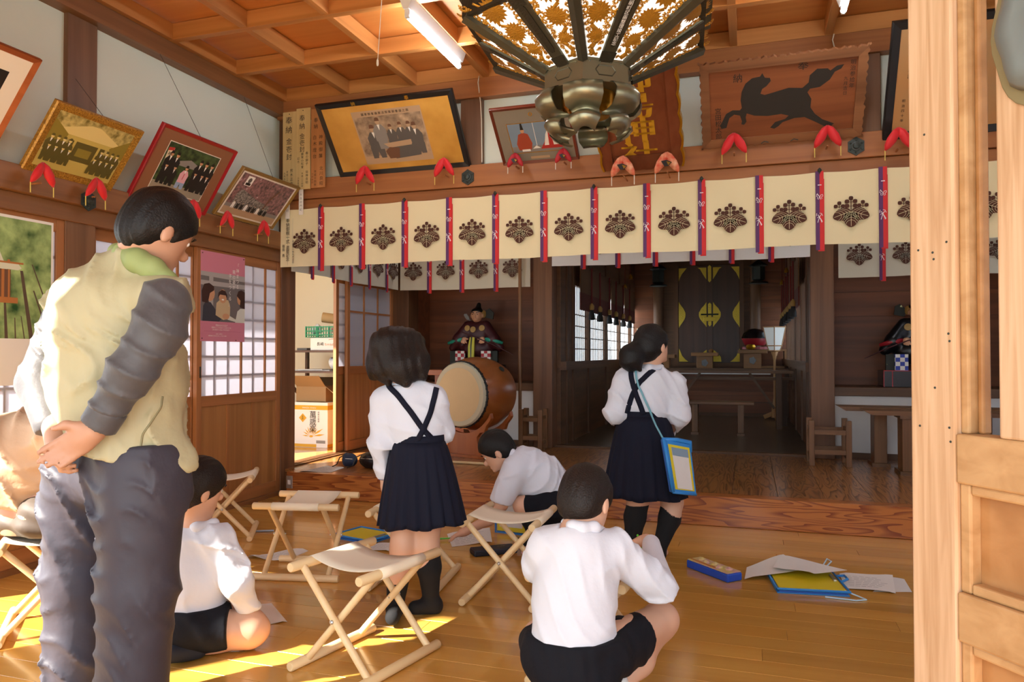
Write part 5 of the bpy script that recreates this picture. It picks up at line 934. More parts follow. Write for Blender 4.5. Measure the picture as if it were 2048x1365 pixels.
# ================================================================ folding stools
pbr('canvas', '#efe3c8', .85, bump=(400, .15, .001), sheen=.1); wood('beech', '#e9cfa0', '#dfc08c', 'X', .6, .42, vary=.05); pbr('steel', '#c9c9c6', .3, metal=.9)
def make_stool():
    t = thing('folding_stool', 'x', 'stool', (0, 0, 0)); HW, HT, RL, SEP = .225, .375, .018, .165
    for y in (-SEP, SEP):
        MB().tube([(-HW, y, HT), (-HW + .004, y, HT), (HW - .004, y, HT), (HW, y, HT)], [.0155, .018, .018, .0155], 14).build('seat_rail', 'beech', t, smooth=True, local=True); MB().tube([(-HW, y, RL), (-HW + .004, y, RL), (HW - .004, y, RL), (HW, y, RL)], [.0155, .018, .018, .0155], 14).build('floor_rail', 'beech', t, smooth=True, local=True)
    for x in (-.168, .168): MB().tube([(x, -SEP, RL), (x, SEP, HT)], .0135, 12).build('leg', 'beech', t, smooth=True, local=True)
    for x in (-.140, .140): MB().tube([(x, SEP, RL), (x, -SEP, HT)], .0135, 12).build('leg', 'beech', t, smooth=True, local=True)
    for s in (-1, 1): MB().tube([(s * .120, 0, .1965), (s * .188, 0, .1965)], .0035, 8).build('bolt', 'steel', t, local=True); MB().lathe([(.008, 0), (.008, .004), (.004, .007)], (s * .182, 0, .1965), (s, 0, 0), 8).build('nut', 'steel', t, local=True)
    cs = []     # sling: round one rail, sagging across, round the other
    for i in range(9): a = math.radians(-60 - 30 * i + 60); cs.append((-SEP + .0205 * math.sin(math.radians(200 - 200 * i / 8)) * -1 if False else -SEP - .0205 * math.sin(math.radians(180 - 180 * i / 8)), HT - .0205 * math.cos(math.radians(180 * i / 8))))
    n = 14; cs += [(-SEP + .0 + 2 * SEP * i / n, HT + .0205 - .030 * math.sin(math.pi * i / n) ** .8) for i in range(1, n)]
    cs += [(-y, z) for y, z in cs[:9][::-1]]
    out = [Vector((0, y, z)) for y, z in cs]; mb = MB(); W2 = .122; rows = []
    for x in (-W2, -W2 * .5, 0, W2 * .5, W2): rows.append([Vector((x, p.y, p.z - (.004 * (1 - (x / W2) ** 2) if 9 <= i < len(out) - 9 else 0))) for i, p in enumerate(out)])
    m_ = len(out); vs = [p for r in rows for p in r]; fs = [(i * m_ + j, i * m_ + j + 1, (i + 1) * m_ + j + 1, (i + 1) * m_ + j) for i in range(4) for j in range(m_ - 1)]; mb.add(vs, fs); o = mb.build('canvas_seat', 'canvas', t, smooth='all', local=True); sm = o.modifiers.new('thick', 'SOLIDIFY'); sm.thickness = .0022; sm.offset = 1
    return t
STO = [((-1.375, 2.48), 77, 'empty folding stool nearest the viewer, in front of the girl looking down'), ((-2.225, 3.38), 12, 'empty folding stool standing broadside between the seated boy and the girl'), ((-1.095, 3.36), 92, 'empty folding stool beside the girl, in front of the boy bending to the floor'), ((-3.17, 3.90), 122, 'empty folding stool by the panelled sliding door'), ((-1.62, 3.42), 97, 'folding stool half hidden behind the girl\'s skirt and legs'), ((-.545, 2.66), 84, 'folding stool used as a desk by the squatting boy'), ((-2.82, 2.39), 135, 'folding stool under the person bending forward behind the man')]
st0 = make_stool()
for i, (xy, a, l) in enumerate(STO):
    o = st0 if i == 0 else copy_tree(st0); o.location = (xy[0], xy[1], 0); o.rotation_euler = (0, 0, math.radians(a)); tag(o, l, 'stool', 'folding canvas stools')
# ================================================================ things on the floor
pbr('sheet', '#e6e3dd', .8); pbr('sheet_b', '#d9d6d2', .8); pbr('case_blue', '#1f4fc0', .4); blotch('case_print', ['#d8cf6a', '#8fc07a', '#d7d2b8', '#c48aa0'], 30, .5); pbr('clip_blue', '#2a86d4', .4); pbr('clip_yellow', '#d8c41e', .5); pbr('mesh_blue', '#2f5fae', .5); pbr('cord_pale', '#bcdcec', .5); pbr('navy_case', '#1b1d2c', .5); blotch('pouch_print', ['#d94a6a', '#f0eaea', '#4a90c8', '#e8e0e0'], 40, .6); pbr('green_pen', '#5fd13c', .35); pbr('grey_pen', '#9fb0c4', .35); pbr('bag_black', '#191a1e', .35, bump=(40, .5, .01)); pbr('bag_navy', '#22344f', .5); pbr('print_grey', '#a4a2a0', .8)
def sheet(name, cs, label, lift=(0, 0, 0, 0), mat='sheet', lines=True, fold=.006, seed=0, z0=.0015):
    """a paper given by its four floor corners, softly curled"""
    cs = [V(c[0], c[1], 0) for c in cs]; n = 8; rg = random.Random(seed); ph = rg.random() * 6; t = thing(name, label, 'paper', (sum((c.x for c in cs)) / 4, sum((c.y for c in cs)) / 4, 0))
    def S(u, v): 
        p = (cs[0] * (1 - u) + cs[1] * u) * (1 - v) + (cs[3] * (1 - u) + cs[2] * u) * v; l = (lift[0] * (1 - u) + lift[1] * u) * (1 - v) + (lift[3] * (1 - u) + lift[2] * u) * v
        return Vector((p.x, p.y, z0 + l + fold * (1 + math.sin(u * 5 + v * 3 + ph)) * .5 * min(1, 8 * min(u, 1 - u, .2))))
    mb = MB()
    for b in (0, 1):
        vs = [S(i / n, j / n) + V(0, 0, -.0008 * b) for j in range(n + 1) for i in range(n + 1)]; fs = [(j * (n + 1) + i, j * (n + 1) + i + 1, (j + 1) * (n + 1) + i + 1, (j + 1) * (n + 1) + i) for j in range(n) for i in range(n)]; mb.add(vs, fs if not b else [q[::-1] for q in fs])
    mb.build('sheet', mat, t, smooth='all')
    if lines:
        mb = MB()
        for k in range(7):
            v = .14 + .1 * k; u1 = .9 - .25 * rg.random()
            for i in range(5): a, b = .1 + (u1 - .1) * i / 5, .1 + (u1 - .1) * (i + .8) / 5; mb.add([S(a, v) + V(0, 0, .001), S(b, v) + V(0, 0, .001), S(b, v + .018) + V(0, 0, .001), S(a, v + .018) + V(0, 0, .001)], [(0, 1, 2, 3)])
        mb.build('lettering', 'print_grey', t)
    return t
def clipboard(c, ang, label, L=.31, Wd=.23, th=.022, z=0., sling=True, paper=False):
    """blue zip case with a yellow board; local x along its length"""
    t = thing('clipboard_case', label, 'clipboard', (c[0], c[1], z), math.radians(ang), group='blue and yellow clipboard cases'); a, b = L / 2, Wd / 2
    MB().box((-a, -b, .0), (a, b, .005)).build('back_cover', 'clip_blue', t, local=True, bevel=.002); MB().box((-a + .01, -b + .01, .005), (a - .01, b - .01, th - .004)).build('gusset', 'mesh_blue', t, local=True); MB().box((-a + .012, -b + .012, th - .004), (a - .012, b - .012, th)).build('board', 'clip_yellow', t, local=True)
    MB().tube([(-a, -b, th), (a, -b, th), (a, b, th), (-a, b, th), (-a, -b, th)], .006, 6, cap=False).build('edge_trim', 'clip_blue', t, local=True)
    MB().box((a - .035, -.05, th), (a - .02, .05, th + .009)).build('clip', 'steel', t, local=True, bevel=.002); MB().tube([(a, -.05, th), (a + .035, -.03, th + .01), (a + .035, .03, th + .01), (a, .05, th)], .006, 8).build('handle', 'clip_blue', t, local=True)
    if paper: MB().box((-a + .04, -b + .03, th), (a - .06, b - .03, th + .001)).build('sheet', 'sheet_b', t, local=True)
    if sling: MB().tube([(a - .02, -b + .02, th), (a + .04, -b - .01, .006), (a + .06, -b - .04, .004), (a + .01, -b - .06, .004), (a - .12, -b - .03, .004)], .0035, 6).build('sling', 'cord_pale', t, local=True); MB().tube([(a - .02, b - .02, th), (a + .02, b + .01, .05), (a + .005, b + .04, .055), (a - .02, b + .04, .01)], .0035, 6).build('sling', 'cord_pale', t, local=True)
    return t
pcs = thing('pencil_case', 'blue pencil box with a colourful printed lid', 'pencil case', (-.185, 4.0, 0), math.radians(-45)); MB().box((-.155, -.05, 0), (.155, .05, .042)).build('box', 'case_blue', pcs, local=True, bevel=.008); MB().box((-.15, -.046, .042), (.15, .046, .047)).build('lid', 'case_print', pcs, local=True, bevel=.002)
for k in range(5): MB().lathe([(.022, 0), (.018, .008), (.006, .014)], (-.1 + .05 * k, .01 * (-1) ** k, .046), n=8).build('charm', 'case_print', pcs, local=True)
MB().tube([(-.14, -.03, .048), (.05, -.035, .05)], .004, 6).build('pencil', 'p_wood', pcs, local=True)
clipboard((.255, 4.0), 8, 'blue and yellow clipboard case lying open by the door leaf under loose papers', L=.33, Wd=.42)
sheet('worksheet', [(-.03, 3.93), (.29, 4.03), (.17, 4.28), (-.02, 4.15)], 'white worksheet on the floor next to the blue pencil box', (.003, .058, .054, .003), seed=3, z0=.004, lines=False); sheet('worksheet', [(.11, 4.02), (.30, 3.93), (.47, 4.12), (.15, 4.27)], 'crumpled white sheet lying across the clipboard by the pencil box', (.050, .060, .040, .052), seed=5, z0=.004, lines=False)
sheet('worksheet', [(.44, 3.94), (.66, 3.93), (.70, 4.25), (.44, 4.19)], 'worksheet covered in faint pencil writing beside the door leaf', seed=6, z0=.004); sheet('worksheet', [(.56, 3.93), (.74, 3.985), (.745, 4.2), (.69, 4.22)], 'folded sheet peeping out under the pencilled worksheet', seed=7, lines=False, z0=.001, fold=.001, mat='sheet_b')
sheet('worksheet', [(-2.70, 3.49), (-2.46, 3.50), (-2.45, 3.73), (-2.66, 3.58)], 'white sheet under the stool that stands broadside', (.0, 0, .0, .0), seed=8, fold=.02, z0=.002); sheet('worksheet', [(-2.0, 2.62), (-1.89, 2.72), (-2.10, 2.9), (-2.19, 2.80)], 'cream sheet on the floor by the seated boy\'s knee', seed=9, lines=False, mat='sheet'); sheet('worksheet', [(-1.69, 4.07), (-1.50, 4.25), (-1.64, 4.60), (-1.84, 4.35)], 'worksheet under the bending boy\'s hand', seed=10); sheet('worksheet', [(-2.10, 4.70), (-1.90, 4.72), (-1.88, 4.86), (-2.05, 4.88)], 'sheet lying against the step behind the girl', seed=11); sheet('worksheet', [(-2.17, 3.86), (-2.0, 3.87), (-1.95, 4.02), (-2.15, 4.02)], 'sheet lying between the girl\'s legs and the yellow clipboard', seed=12)
clipboard((-2.30, 4.12), -15, 'yellow clipboard case on the floor behind the stool that stands broadside', L=.30, Wd=.24, sling=False)
c2 = clipboard((-1.40, 4.32), 90, 'blue clipboard case standing upright beside the bending boy', L=.30, Wd=.22, sling=False, paper=True); zn = V(-.12, -.99, .0).normalized(); xn = V(.0, .0, 1.0); c2.rotation_euler = Matrix((xn, zn.cross(xn), zn)).transposed().to_euler(); c2.location = (-1.45, 4.50, .152)
t = thing('pencil_case', 'long black pencil case under the stool beside the girl', 'pencil case', (-1.41, 4.02, 0), math.radians(38)); MB().box((-.13, -.05, 0), (.13, .05, .035)).build('body', 'navy_case', t, local=True, bevel=.008); MB().box((-.131, -.051, .016), (.131, .051, .019)).build('seam', 'bag_black', t, local=True); mb = MB(); lettering(mb, 'PUMA', (.03, -.0, .0352), (1, 0, 0), (0, 1, 0), .018, .012, vertical=False); mb.build('lettering', 'brass', t, local=True)
s_ = SDF(.006).ell((-1.17, 4.03, .018), (.075, .055, .02), k=.01).ell((-1.20, 4.05, .03), (.04, .03, .022), k=.02).fold(.004, 60, (1, .4, 0), 2).cut((0, 0, .001), (0, 0, -1)); s_ = s_.build('cloth_pouch', 'pouch_print'); tag(s_, 'small printed cloth pouch beside the black pencil case', 'pouch')
w = MB().tube([at(905, 1077, 'z', .012), at(862, 1079, 'z', .012)], .005, 8).build('marker_pen', 'green_pen'); tag(w, 'bright green pen on the worksheet', 'pen'); w = MB().tube([at(510, 1063, 'z', .006), at(548, 1062, 'z', .006)], .006, 8).build('mechanical_pencil', 'grey_pen'); tag(w, 'greyish mechanical pencil on the floor by the sliding door stool', 'pencil')
# bags, paper and socket on the step
def bag(name, c, r, mat, label, seed):
    t = thing(name, label, 'bag', (c[0], c[1], UZ)); SDF(.008).ell((c[0], c[1], UZ + r[2] * .85), r, k=.02).fold(.008, 30, (1, .3, .5), seed).cut((0, 0, UZ + .002), (0, 0, -1)).build('body', mat, t); MB().tube([(c[0] - r[0] * .6, c[1], UZ + r[2] * 1.6), (c[0] - r[0] * 1.1, c[1] - .03, UZ + r[2] * 1.2), (c[0] - r[0] * 1.3, c[1] - .05, UZ + .02), (c[0] - r[0] * 1.5, c[1] - .10, UZ + .006)], .005, 6).build('strap', 'bag_black', t); MB().tube([(c[0] - r[0] * .7, c[1] - r[1] * .75, UZ + r[2] * 1.1), (c[0], c[1] - r[1] * 1.0, UZ + r[2] * 1.15), (c[0] + r[0] * .7, c[1] - r[1] * .75, UZ + r[2] * 1.1)], .003, 6).build('zip', 'steel', t)
bag('camera_pouch', (-3.23, 5.52), (.07, .05, .062), 'bag_navy', 'small navy camera pouch on the step', 3); bag('shoulder_bag', (-2.99, 5.50), (.13, .08, .075), 'bag_black', 'shiny black bag on the step behind the girl', 5)
sheet('worksheet', [(-3.46, 5.13), (-3.2, 5.17), (-3.22, 5.42), (-3.42, 5.48)], 'white sheet on the step by the camera pouch', seed=21, z0=UZ + .003)
t = thing('wall_socket', 'small steel wall socket on the end of the step', 'socket', (-3.53, 5.095, .1)); MB().box((-3.556, 5.092, .068), (-3.50, 5.0995, .168)).build('plate', 'steel', t, bevel=.002); MB().box((-3.54, 5.089, .10), (-3.515, 5.092, .135)).build('outlet', 'lamp_white', t)
# ================================================================ store room
pbr('carton_white', '#ebe9e2', .7); pbr('carton_yellow', '#dba72c', .7); pbr('carton_brown', '#9a7a52', .8); pbr('crate_green', '#1f8a5c', .5); pbr('kraft', '#c09a68', .7); pbr('bag_pink', '#d2447c', .5); pbr('plastic', '#d9dcde', .25); wood('shelf', '#6b4a34', '#543826', 'X', .7, .5)
t = thing('sake_carton', 'white carton with yellow bands and a yellow flower, in the store room', 'box', (-4.25, 6.6, UZ)); x0, x1, y0, y1, z1 = -4.45, -4.055, 6.5, 6.86, .655
MB().box((x0, y0, UZ), (x1, y1, z1)).build('carton', 'carton_white', t, bevel=.003); MB().box((x0 - .0, y0 - .0012, z1 - .075), (x1 + .0012, y0 + .002, z1 - .03)).build('yellow_band', 'carton_yellow', t); MB().box((x1 - .002, y0, z1 - .075), (x1 + .0012, y1, z1 - .03)).build('yellow_band', 'carton_yellow', t); MB().box((x0, y0 - .0012, UZ + .004), (x1 - .13, y0 + .002, UZ + .035)).build('yellow_band', 'carton_yellow', t); MB().box((x1 - .002, y0, UZ + .004), (x1 + .0012, y1, UZ + .035)).build('yellow_band', 'carton_yellow', t)
D = Decal((x0, y0 - .0012, UZ), (1, 0, 0), (0, 0, 1)); cx, cz = .205, .115
for a in (8, 30, 48, 64, 80, 97, 115, 135, 155, 176): L_ = .16 if a in (8, 30) else .105; ar = math.radians(a); D.poly([(cx + .02 * math.cos(ar), cz + .02 * math.sin(ar)), (cx + L_ * .6 * math.cos(ar + .1), cz + L_ * .6 * math.sin(ar + .1)), (cx + L_ * math.cos(ar), cz + L_ * math.sin(ar)), (cx + L_ * .6 * math.cos(ar - .1), cz + L_ * .6 * math.sin(ar - .1))], 'carton_yellow')
D.ell(cx, cz, .022, .012, 'carton_yellow'); D.poly([(.06, .30), (.105, .255), (.15, .30), (.105, .345)][0:4], 'carton_yellow'); D.rect(.265, .045, .37, .075, 'p_grey'); D.build('print', t)
mb = MB(); lettering(mb, '萬歳楽', V(x0 + .225, y0 - .003, UZ + .375), (1, 0, 0), (0, 0, 1), .082, .072); lettering(mb, '加賀の菊酒', V(x0 + .29, y0 - .003, UZ + .37), (1, 0, 0), (0, 0, 1), .02, .023); lettering(mb, '正宗', V(x0 + .105, y0 - .004, UZ + .325), (1, 0, 0), (0, 0, 1), .022, .023); lettering(mb, '萬歳楽', V(x1 + .003, y0 + .16, UZ + .39), (0, 1, 0), (0, 0, 1), .082, .075); mb.build('lettering', 'ink', t); mb = MB(); lettering(mb, 'MANZAIRAKU', V(x0 + .11, y0 - .003, z1 - .062), (1, 0, 0), (0, 0, 1), .022, .016, vertical=False); mb.build('lettering', 'white', t)
t = thing('open_carton', 'open brown cardboard box standing on the sake carton', 'box', (-4.25, 6.66, .655)); bz = .656
for lo, hi in (((-4.46, 6.56, bz), (-4.12, 6.565, bz + .16)), ((-4.46, 6.85, bz), (-4.12, 6.855, bz + .16)), ((-4.465, 6.56, bz), (-4.46, 6.855, bz + .16)), ((-4.12, 6.56, bz), (-4.115, 6.855, bz + .16)), ((-4.46, 6.56, bz), (-4.12, 6.855, bz + .005))): MB().box(lo, hi).build('side', 'carton_brown', t)
for c_, ax_, ay_ in (((-4.29, 6.50, bz + .215), (.17, 0, 0), (0, -.06, .055)), ((-4.06, 6.7, bz + .12), (.055, 0, -.04), (0, .145, 0)), ((-4.29, 6.92, bz + .20), (.17, 0, 0), (0, .06, .04))): MB().obox(c_, ax_, ay_, V(ax_).cross(V(ay_)).normalized() * .003).build('flap', 'carton_brown', t)
t = thing('store_shelf', 'dark two tier shelf in the store room', 'shelf', (-4.25, 6.85, UZ))
for z in (.955, 1.165): MB().box((-4.75, 6.48, z), (-3.88, 7.15, z + .02)).build('shelf_board', 'shelf', t)
for x in (-4.72, -3.92): MB().box((x, 7.1, UZ), (x + .03, 7.14, 1.165)).build('post', 'shelf', t); MB().bar((x + .015, 7.1, .62), (x + .015, 6.6, .955), .025, .03).build('brace', 'shelf', t)
t = thing('carton', 'white carton with orange lettering on the upper shelf', 'box', (-4.1, 6.6, 1.186)); MB().box((-4.26, 6.5, 1.186), (-3.93, 6.8, 1.315)).build('carton', 'carton_white', t, bevel=.003); mb = MB(); lettering(mb, '長崎', V(-4.165, 6.498, 1.235), (1, 0, 0), (0, 0, 1), .04, .042, vertical=False); mb.build('lettering', 'ink', t); mb = MB(); lettering(mb, 'ちゃんぽん', V(-4.08, 6.498, 1.235), (1, 0, 0), (0, 0, 1), .03, .028, vertical=False); mb.tube([(-4.0 + .08 * math.cos(a / 10), 6.4985, 1.25 + .05 * math.sin(a / 10)) for a in range(-10, 24, 2)], .002, 4); mb.build('lettering', 'p_orange', t)
t = thing('green_crate', 'green plastic crate standing on the white carton', 'crate', (-4.12, 6.62, 1.316)); z0, z1 = 1.317, 1.43; MB().box((-4.30, 6.48, z0), (-3.92, 6.78, z0 + .006)).build('base', 'crate_green', t)
for k in range(14): MB().box((-4.30 + .0285 * k, 6.48, z0), (-4.292 + .0285 * k, 6.486, z1)).build('slat', 'crate_green', t)
for z in (z0 + .02, z0 + .06, z1 - .012): MB().box((-4.305, 6.476, z), (-3.92, 6.488, z + .010)).build('rail', 'crate_green', t); MB().box((-4.305, 6.476, z), (-4.295, 6.78, z + .010)).build('rail', 'crate_green', t)
for x in (-4.305, -4.17, -4.04, -3.925): MB().box((x, 6.474, z0), (x + .012, 6.49, z1)).build('corner_post', 'crate_green', t)
w = MB(); w.tube([(-4.22, 6.66, 1.53), (-3.95, 6.76, 1.49)], .052, 18, cap=False); w.tube([(-4.22, 6.66, 1.53), (-3.95, 6.76, 1.49)], .044, 18, cap=False); w = w.build('kraft_roll', 'kraft', smooth='all'); tag(w, 'rolled sheet of brown paper lying on the green crate', 'paper roll')
for c_, r_, m_, l, sd_ in (((-4.23, 6.56, 1.40), (.05, .05, .05), 'plastic', 'crumpled clear plastic bag in the green crate', 4), ((-3.99, 6.54, 1.40), (.05, .045, .055), 'bag_pink', 'crumpled pink bag in the green crate', 6), ((-4.02, 6.60, 1.055), (.075, .07, .06), 'plastic', 'crumpled clear plastic bag on the lower shelf', 8)):
    o = SDF(.007).ell(c_, r_, k=.01).fold(.014, 55, (1, .7, .6), sd_, 1.6).build('plastic_bag', m_); tag(o, l, 'bag')
MBs = MB(); MBs.box((-4.5, 6.52, .976), (-4.05, 6.8, .985)); MBs.box((-4.4, 6.5, .985), (-4.12, 6.75, .992)); o = MBs.build('paper_pile', 'sheet_b'); tag(o, 'flat pile of papers on the lower store room shelf', 'papers')
o = MB().box((-4.42, 6.5, 1.186), (-4.30, 6.62, 1.21)).build('small_case', 'p_grey2', bevel=.004); tag(o, 'small dark case beside the white carton on the upper shelf', 'case')
# ================================================================ archer dolls
pbr('robe_maroon', '#43161a', .45, bump=(60, .3, .004)); pbr('doll_skin', '#d8a07a', .5); pbr('gold_disc', '#b08c4c', .5); pbr('teal', '#2f9a80', .5); pbr('robe_black', '#121216', .3); pbr('hat_black', '#141210', .35); blotch('tiger', ['#14160c', '#c4cc2e', '#c4cc2e', '#1c2010'], 26, .6); pbr('doll_yellow', '#c9c23a', .5); pbr('cuff_red', '#a01e28', .45); pbr('feather', '#8b8c88', .7)
def checker(name, a, b, s):
    m, nt, bs = _new(name); tc = nt.nodes.new('ShaderNodeTexCoord'); ck = nt.nodes.new('ShaderNodeTexChecker'); ck.inputs['Scale'].default_value = s; ck.inputs[1].default_value = hexc(a); ck.inputs[2].default_value = hexc(b); nt.links.new(tc.outputs['Object'], ck.inputs[0]); nt.links.new(ck.outputs[0], bs.inputs[0]); M[name] = m
checker('check_red', '#b01c28', '#e6e2d8', 26); checker('check_blue', '#23389a', '#e6e2d8', 26)
def archer(x, y, z, robe, check, cuff, label, mirror=1):
    t = thing('archer_doll', label, 'doll', (x, y, z)); q = lambda a, b, c: (x + a * mirror, y + b, z + c)
    s = SDF(.008).ell(q(0, 0, .34), (.15, .10, .15), k=.03).ell(q(0, -.01, .18), (.20, .13, .13), k=.05).cap(q(.10, -.02, .42), q(.20, -.05, .28), .065, .07, k=.04).cap(q(-.10, -.02, .42), q(-.20, -.05, .28), .065, .07, k=.04).cap(q(.2, -.05, .26), q(.27, -.04, .19), .06, .05, k=.05).cap(q(-.2, -.05, .26), q(-.27, -.04, .19), .06, .05, k=.05); s.cut((0, 0, z + .002), (0, 0, -1)); s.build('robe', robe, t)
    for sg in (1, -1): MB().tube([q(sg * .13, -.12, .275), q(sg * .22, -.11, .265), q(sg * .32, -.08, .235)], [.022, .024, .016], 10, flat=.6).build('sleeve_edge', cuff, t, smooth='all'); SDF(.005).ell(q(sg * .105, -.135, .275), (.030, .028, .03), k=.01).cap(q(sg * .09, -.155, .265), q(sg * .075, -.15, .24), .009, k=.006).cap(q(sg * .105, -.16, .262), q(sg * .095, -.158, .235), .009, k=.006).cap(q(sg * .12, -.16, .262), q(sg * .112, -.158, .238), .009, k=.006).cap(q(sg * .132, -.155, .262), q(sg * .128, -.155, .242), .008, k=.006).cap(q(sg * .085, -.14, .285), q(sg * .06, -.15, .28), .009, k=.006).build('hand', 'doll_skin', t)
    for sg in (1, -1): MB().box(q(sg * .15 - .055, -.152, .0), q(sg * .15 + .055, -.13, .15)).build('checked_skirt', check, t) if mirror > 0 else MB().box((x - sg * .15 - .055, y - .152, z), (x - sg * .15 + .055, y - .13, z + .15)).build('checked_skirt', check, t); MB().box((x + sg * .225 - .05, y - .13, z), (x + sg * .225 + .05, y - .09, z + .15)).build('tiger_fur', 'tiger', t)
    MB().rings([[q(-.035, -.15, .30), q(.02, -.15, .30), q(.02, -.14, .30), q(-.035, -.14, .30)], [q(-.05, -.165, .20), q(.02, -.165, .20), q(.02, -.14, .2), q(-.05, -.14, .2)], [q(-.05, -.17, .03), q(.015, -.17, .03), q(.015, -.14, .03), q(-.05, -.14, .03)]]).build('sash', 'doll_yellow', t); MB().rings([[q(-.02, -.153, .30), q(-.008, -.153, .30), q(-.008, -.15, .30), q(-.02, -.15, .30)], [q(-.024, -.169, .2), q(-.01, -.169, .2), q(-.01, -.16, .2), q(-.024, -.16, .2)], [q(-.022, -.173, .08), q(-.012, -.173, .08), q(-.012, -.165, .08), q(-.022, -.165, .08)]]).build('sash_stripe', 'robe_black', t)
    for a, b, c in ((-.085, -.105, .40), (-.015, -.115, .385), (.085, -.105, .40)): MB().lathe([(.034, 0), (.032, .006), (.001, .009)], q(a, b + .008, c), (a * 1.5 * mirror, -1, .15), 20).build('gold_disc', 'gold_disc', t)
    h = SDF(.005).ell(q(0, -.03, .545), (.062, .062, .075), k=.02).cap(q(0, -.01, .47), q(0, -.02, .5), .035, k=.02).ell(q(0, -.094, .535), (.011, .014, .022), k=.012).ell(q(0, -.07, .495), (.03, .025, .018), k=.02).ell(q(.064, -.02, .54), (.012, .018, .024), k=.01).ell(q(-.064, -.02, .54), (.012, .018, .024), k=.01); h.build('head', 'doll_skin', t)
    for sg in (1, -1): MB().bar(q(sg * .012, -.090, .567), q(sg * .045, -.078, .58), .008, .007).build('eyebrow', 'hat_black', t); MB().sphere(q(sg * .027, -.088, .553), (.010, .004, .004), 8, 5).build('eye', 'hat_black', t)
    MB().box(q(-.014, -.094, .508), q(.014, -.088, .512)).build('mouth', 'cuff_red', t) if mirror > 0 else MB().box(q(.014, -.094, .508), q(-.014, -.088, .512)).build('mouth', 'cuff_red', t)
    SDF(.005).ell(q(0, -.015, .59), (.066, .066, .035), k=.02).cap(q(.005, -.005, .61), q(.015, .0, .665), .036, .022, k=.025).build('hat', 'hat_black', t)
    MB().lathe([(.045, 0), (.04, .012), (.001, .02)], q(.062, .0, .56), (1 * mirror, -.6, 0), 14).build('ear_guard', 'gold_disc', t); MB().prism([(-.05, .0), (.04, -.02), (.05, .05), (.0, .10), (-.04, .08)], q(.13, .04, .52), (1, 0, 0), (0, 0, 1), .02).build('fan_plume', 'tiger', t)
    for k in range(6): MB().bar(q(-.07, .05, .45), q(-.14 - .008 * k, .04 + .005 * k, .53 + .012 * (k % 3)), .006, .006).build('arrow_shaft', 'feather', t); MB().bar(q(-.12 - .006 * k, .04 + .005 * k, .505 + .01 * (k % 3)), q(-.145 - .008 * k, .04 + .005 * k, .54 + .012 * (k % 3)), .004, .022).build('arrow_feather', 'feather', t)
    MB().tube([q(-.14, -.15, .36), q(.1, -.17, .275), q(.30, -.17, .19), q(.46, -.16, .11)], [.004, .006, .006, .003], 8).build('bow', 'robe_maroon', t)
o = thing('doll_base', 'dark box base under the archer doll in maroon', 'base', (-2.86, 7.62, .846)); MB().box((-3.13, 7.46, .846), (-2.59, 7.80, 1.03)).build('box', 'lacquer', o, bevel=.004)
archer(-2.86, 7.62, 1.031, 'robe_maroon', 'check_red', 'teal', 'painted archer doll in a maroon robe sitting behind the drum')
o = thing('doll_base', 'black box base with red edges under the doll in black', 'base', (1.42, 7.62, .846)); MB().box((1.17, 7.45, .846), (1.75, 7.80, .995)).build('box', 'lacquer', o, bevel=.003)
for a, b in (((1.17, 7.45, .995), (1.75, 7.45, .995)), ((1.17, 7.45, .846), (1.17, 7.45, .995)), ((1.24, 7.449, .85), (1.24, 7.449, .995))): MB().bar(a, b, .008, .008, (0, 1, 0)).build('red_edge', 'cuff_red', o)
archer(1.47, 7.62, .996, 'robe_black', 'check_blue', 'cuff_red', 'painted archer doll in a black robe half hidden by the door leaf', -1)
# ================================================================ people
pbr('skin_m', '#bd8e72', .5); pbr('skin_k', '#d6a88c', .5); pbr('hairm', '#120e0c', .5, spec=.3, bump=(160, .5, .004)); pbr('hairk', '#0f0c0b', .48, spec=.3, bump=(170, .6, .005)); pbr('hairb', '#1c130e', .48, spec=.3, bump=(170, .6, .005)); pbr('vest_seam', '#8a8360', .7)
pbr('shirt_white', '#d6dae4', .85, sheen=.1, bump=(11, .32, .02)); pbr('navy', '#0d1022', .85, spec=.3); pbr('shorts_navy', '#0a0c15', .85, spec=.3, bump=(12, .4, .02)); pbr('sock_black', '#0d0d10', .9); pbr('sock_white', '#e9e6e2', .9); pbr('sock_navy', '#1c2230', .9)
pbr('vest', '#b0a884', .6, bump=(11, .32, .02)); pbr('vest_in', '#8d9a60', .65); pbr('sleeve_grey', '#4c4a4c', .55, sheen=.1, bump=(13, .3, .02)); pbr('trouser', '#38353f', .6, bump=(9, .32, .02)); pbr('jacket', '#c8a888', .7, bump=(10, .4, .02)); pbr('trouser_olive', '#4e4238', .65); pbr('eye_white', '#e8e4de', .3); pbr('iris', '#1a1210', .2); pbr('lip', '#b0705c', .5); pbr('strap_blue', '#6fa6b4', .6)
Fh = V(_f.x, _f.y, 0).normalized(); Rh = V(_r); Zu = V(0, 0, 1)
def vec(r, f, z): return (Rh * r + Fh * f + Zu * z).normalized()
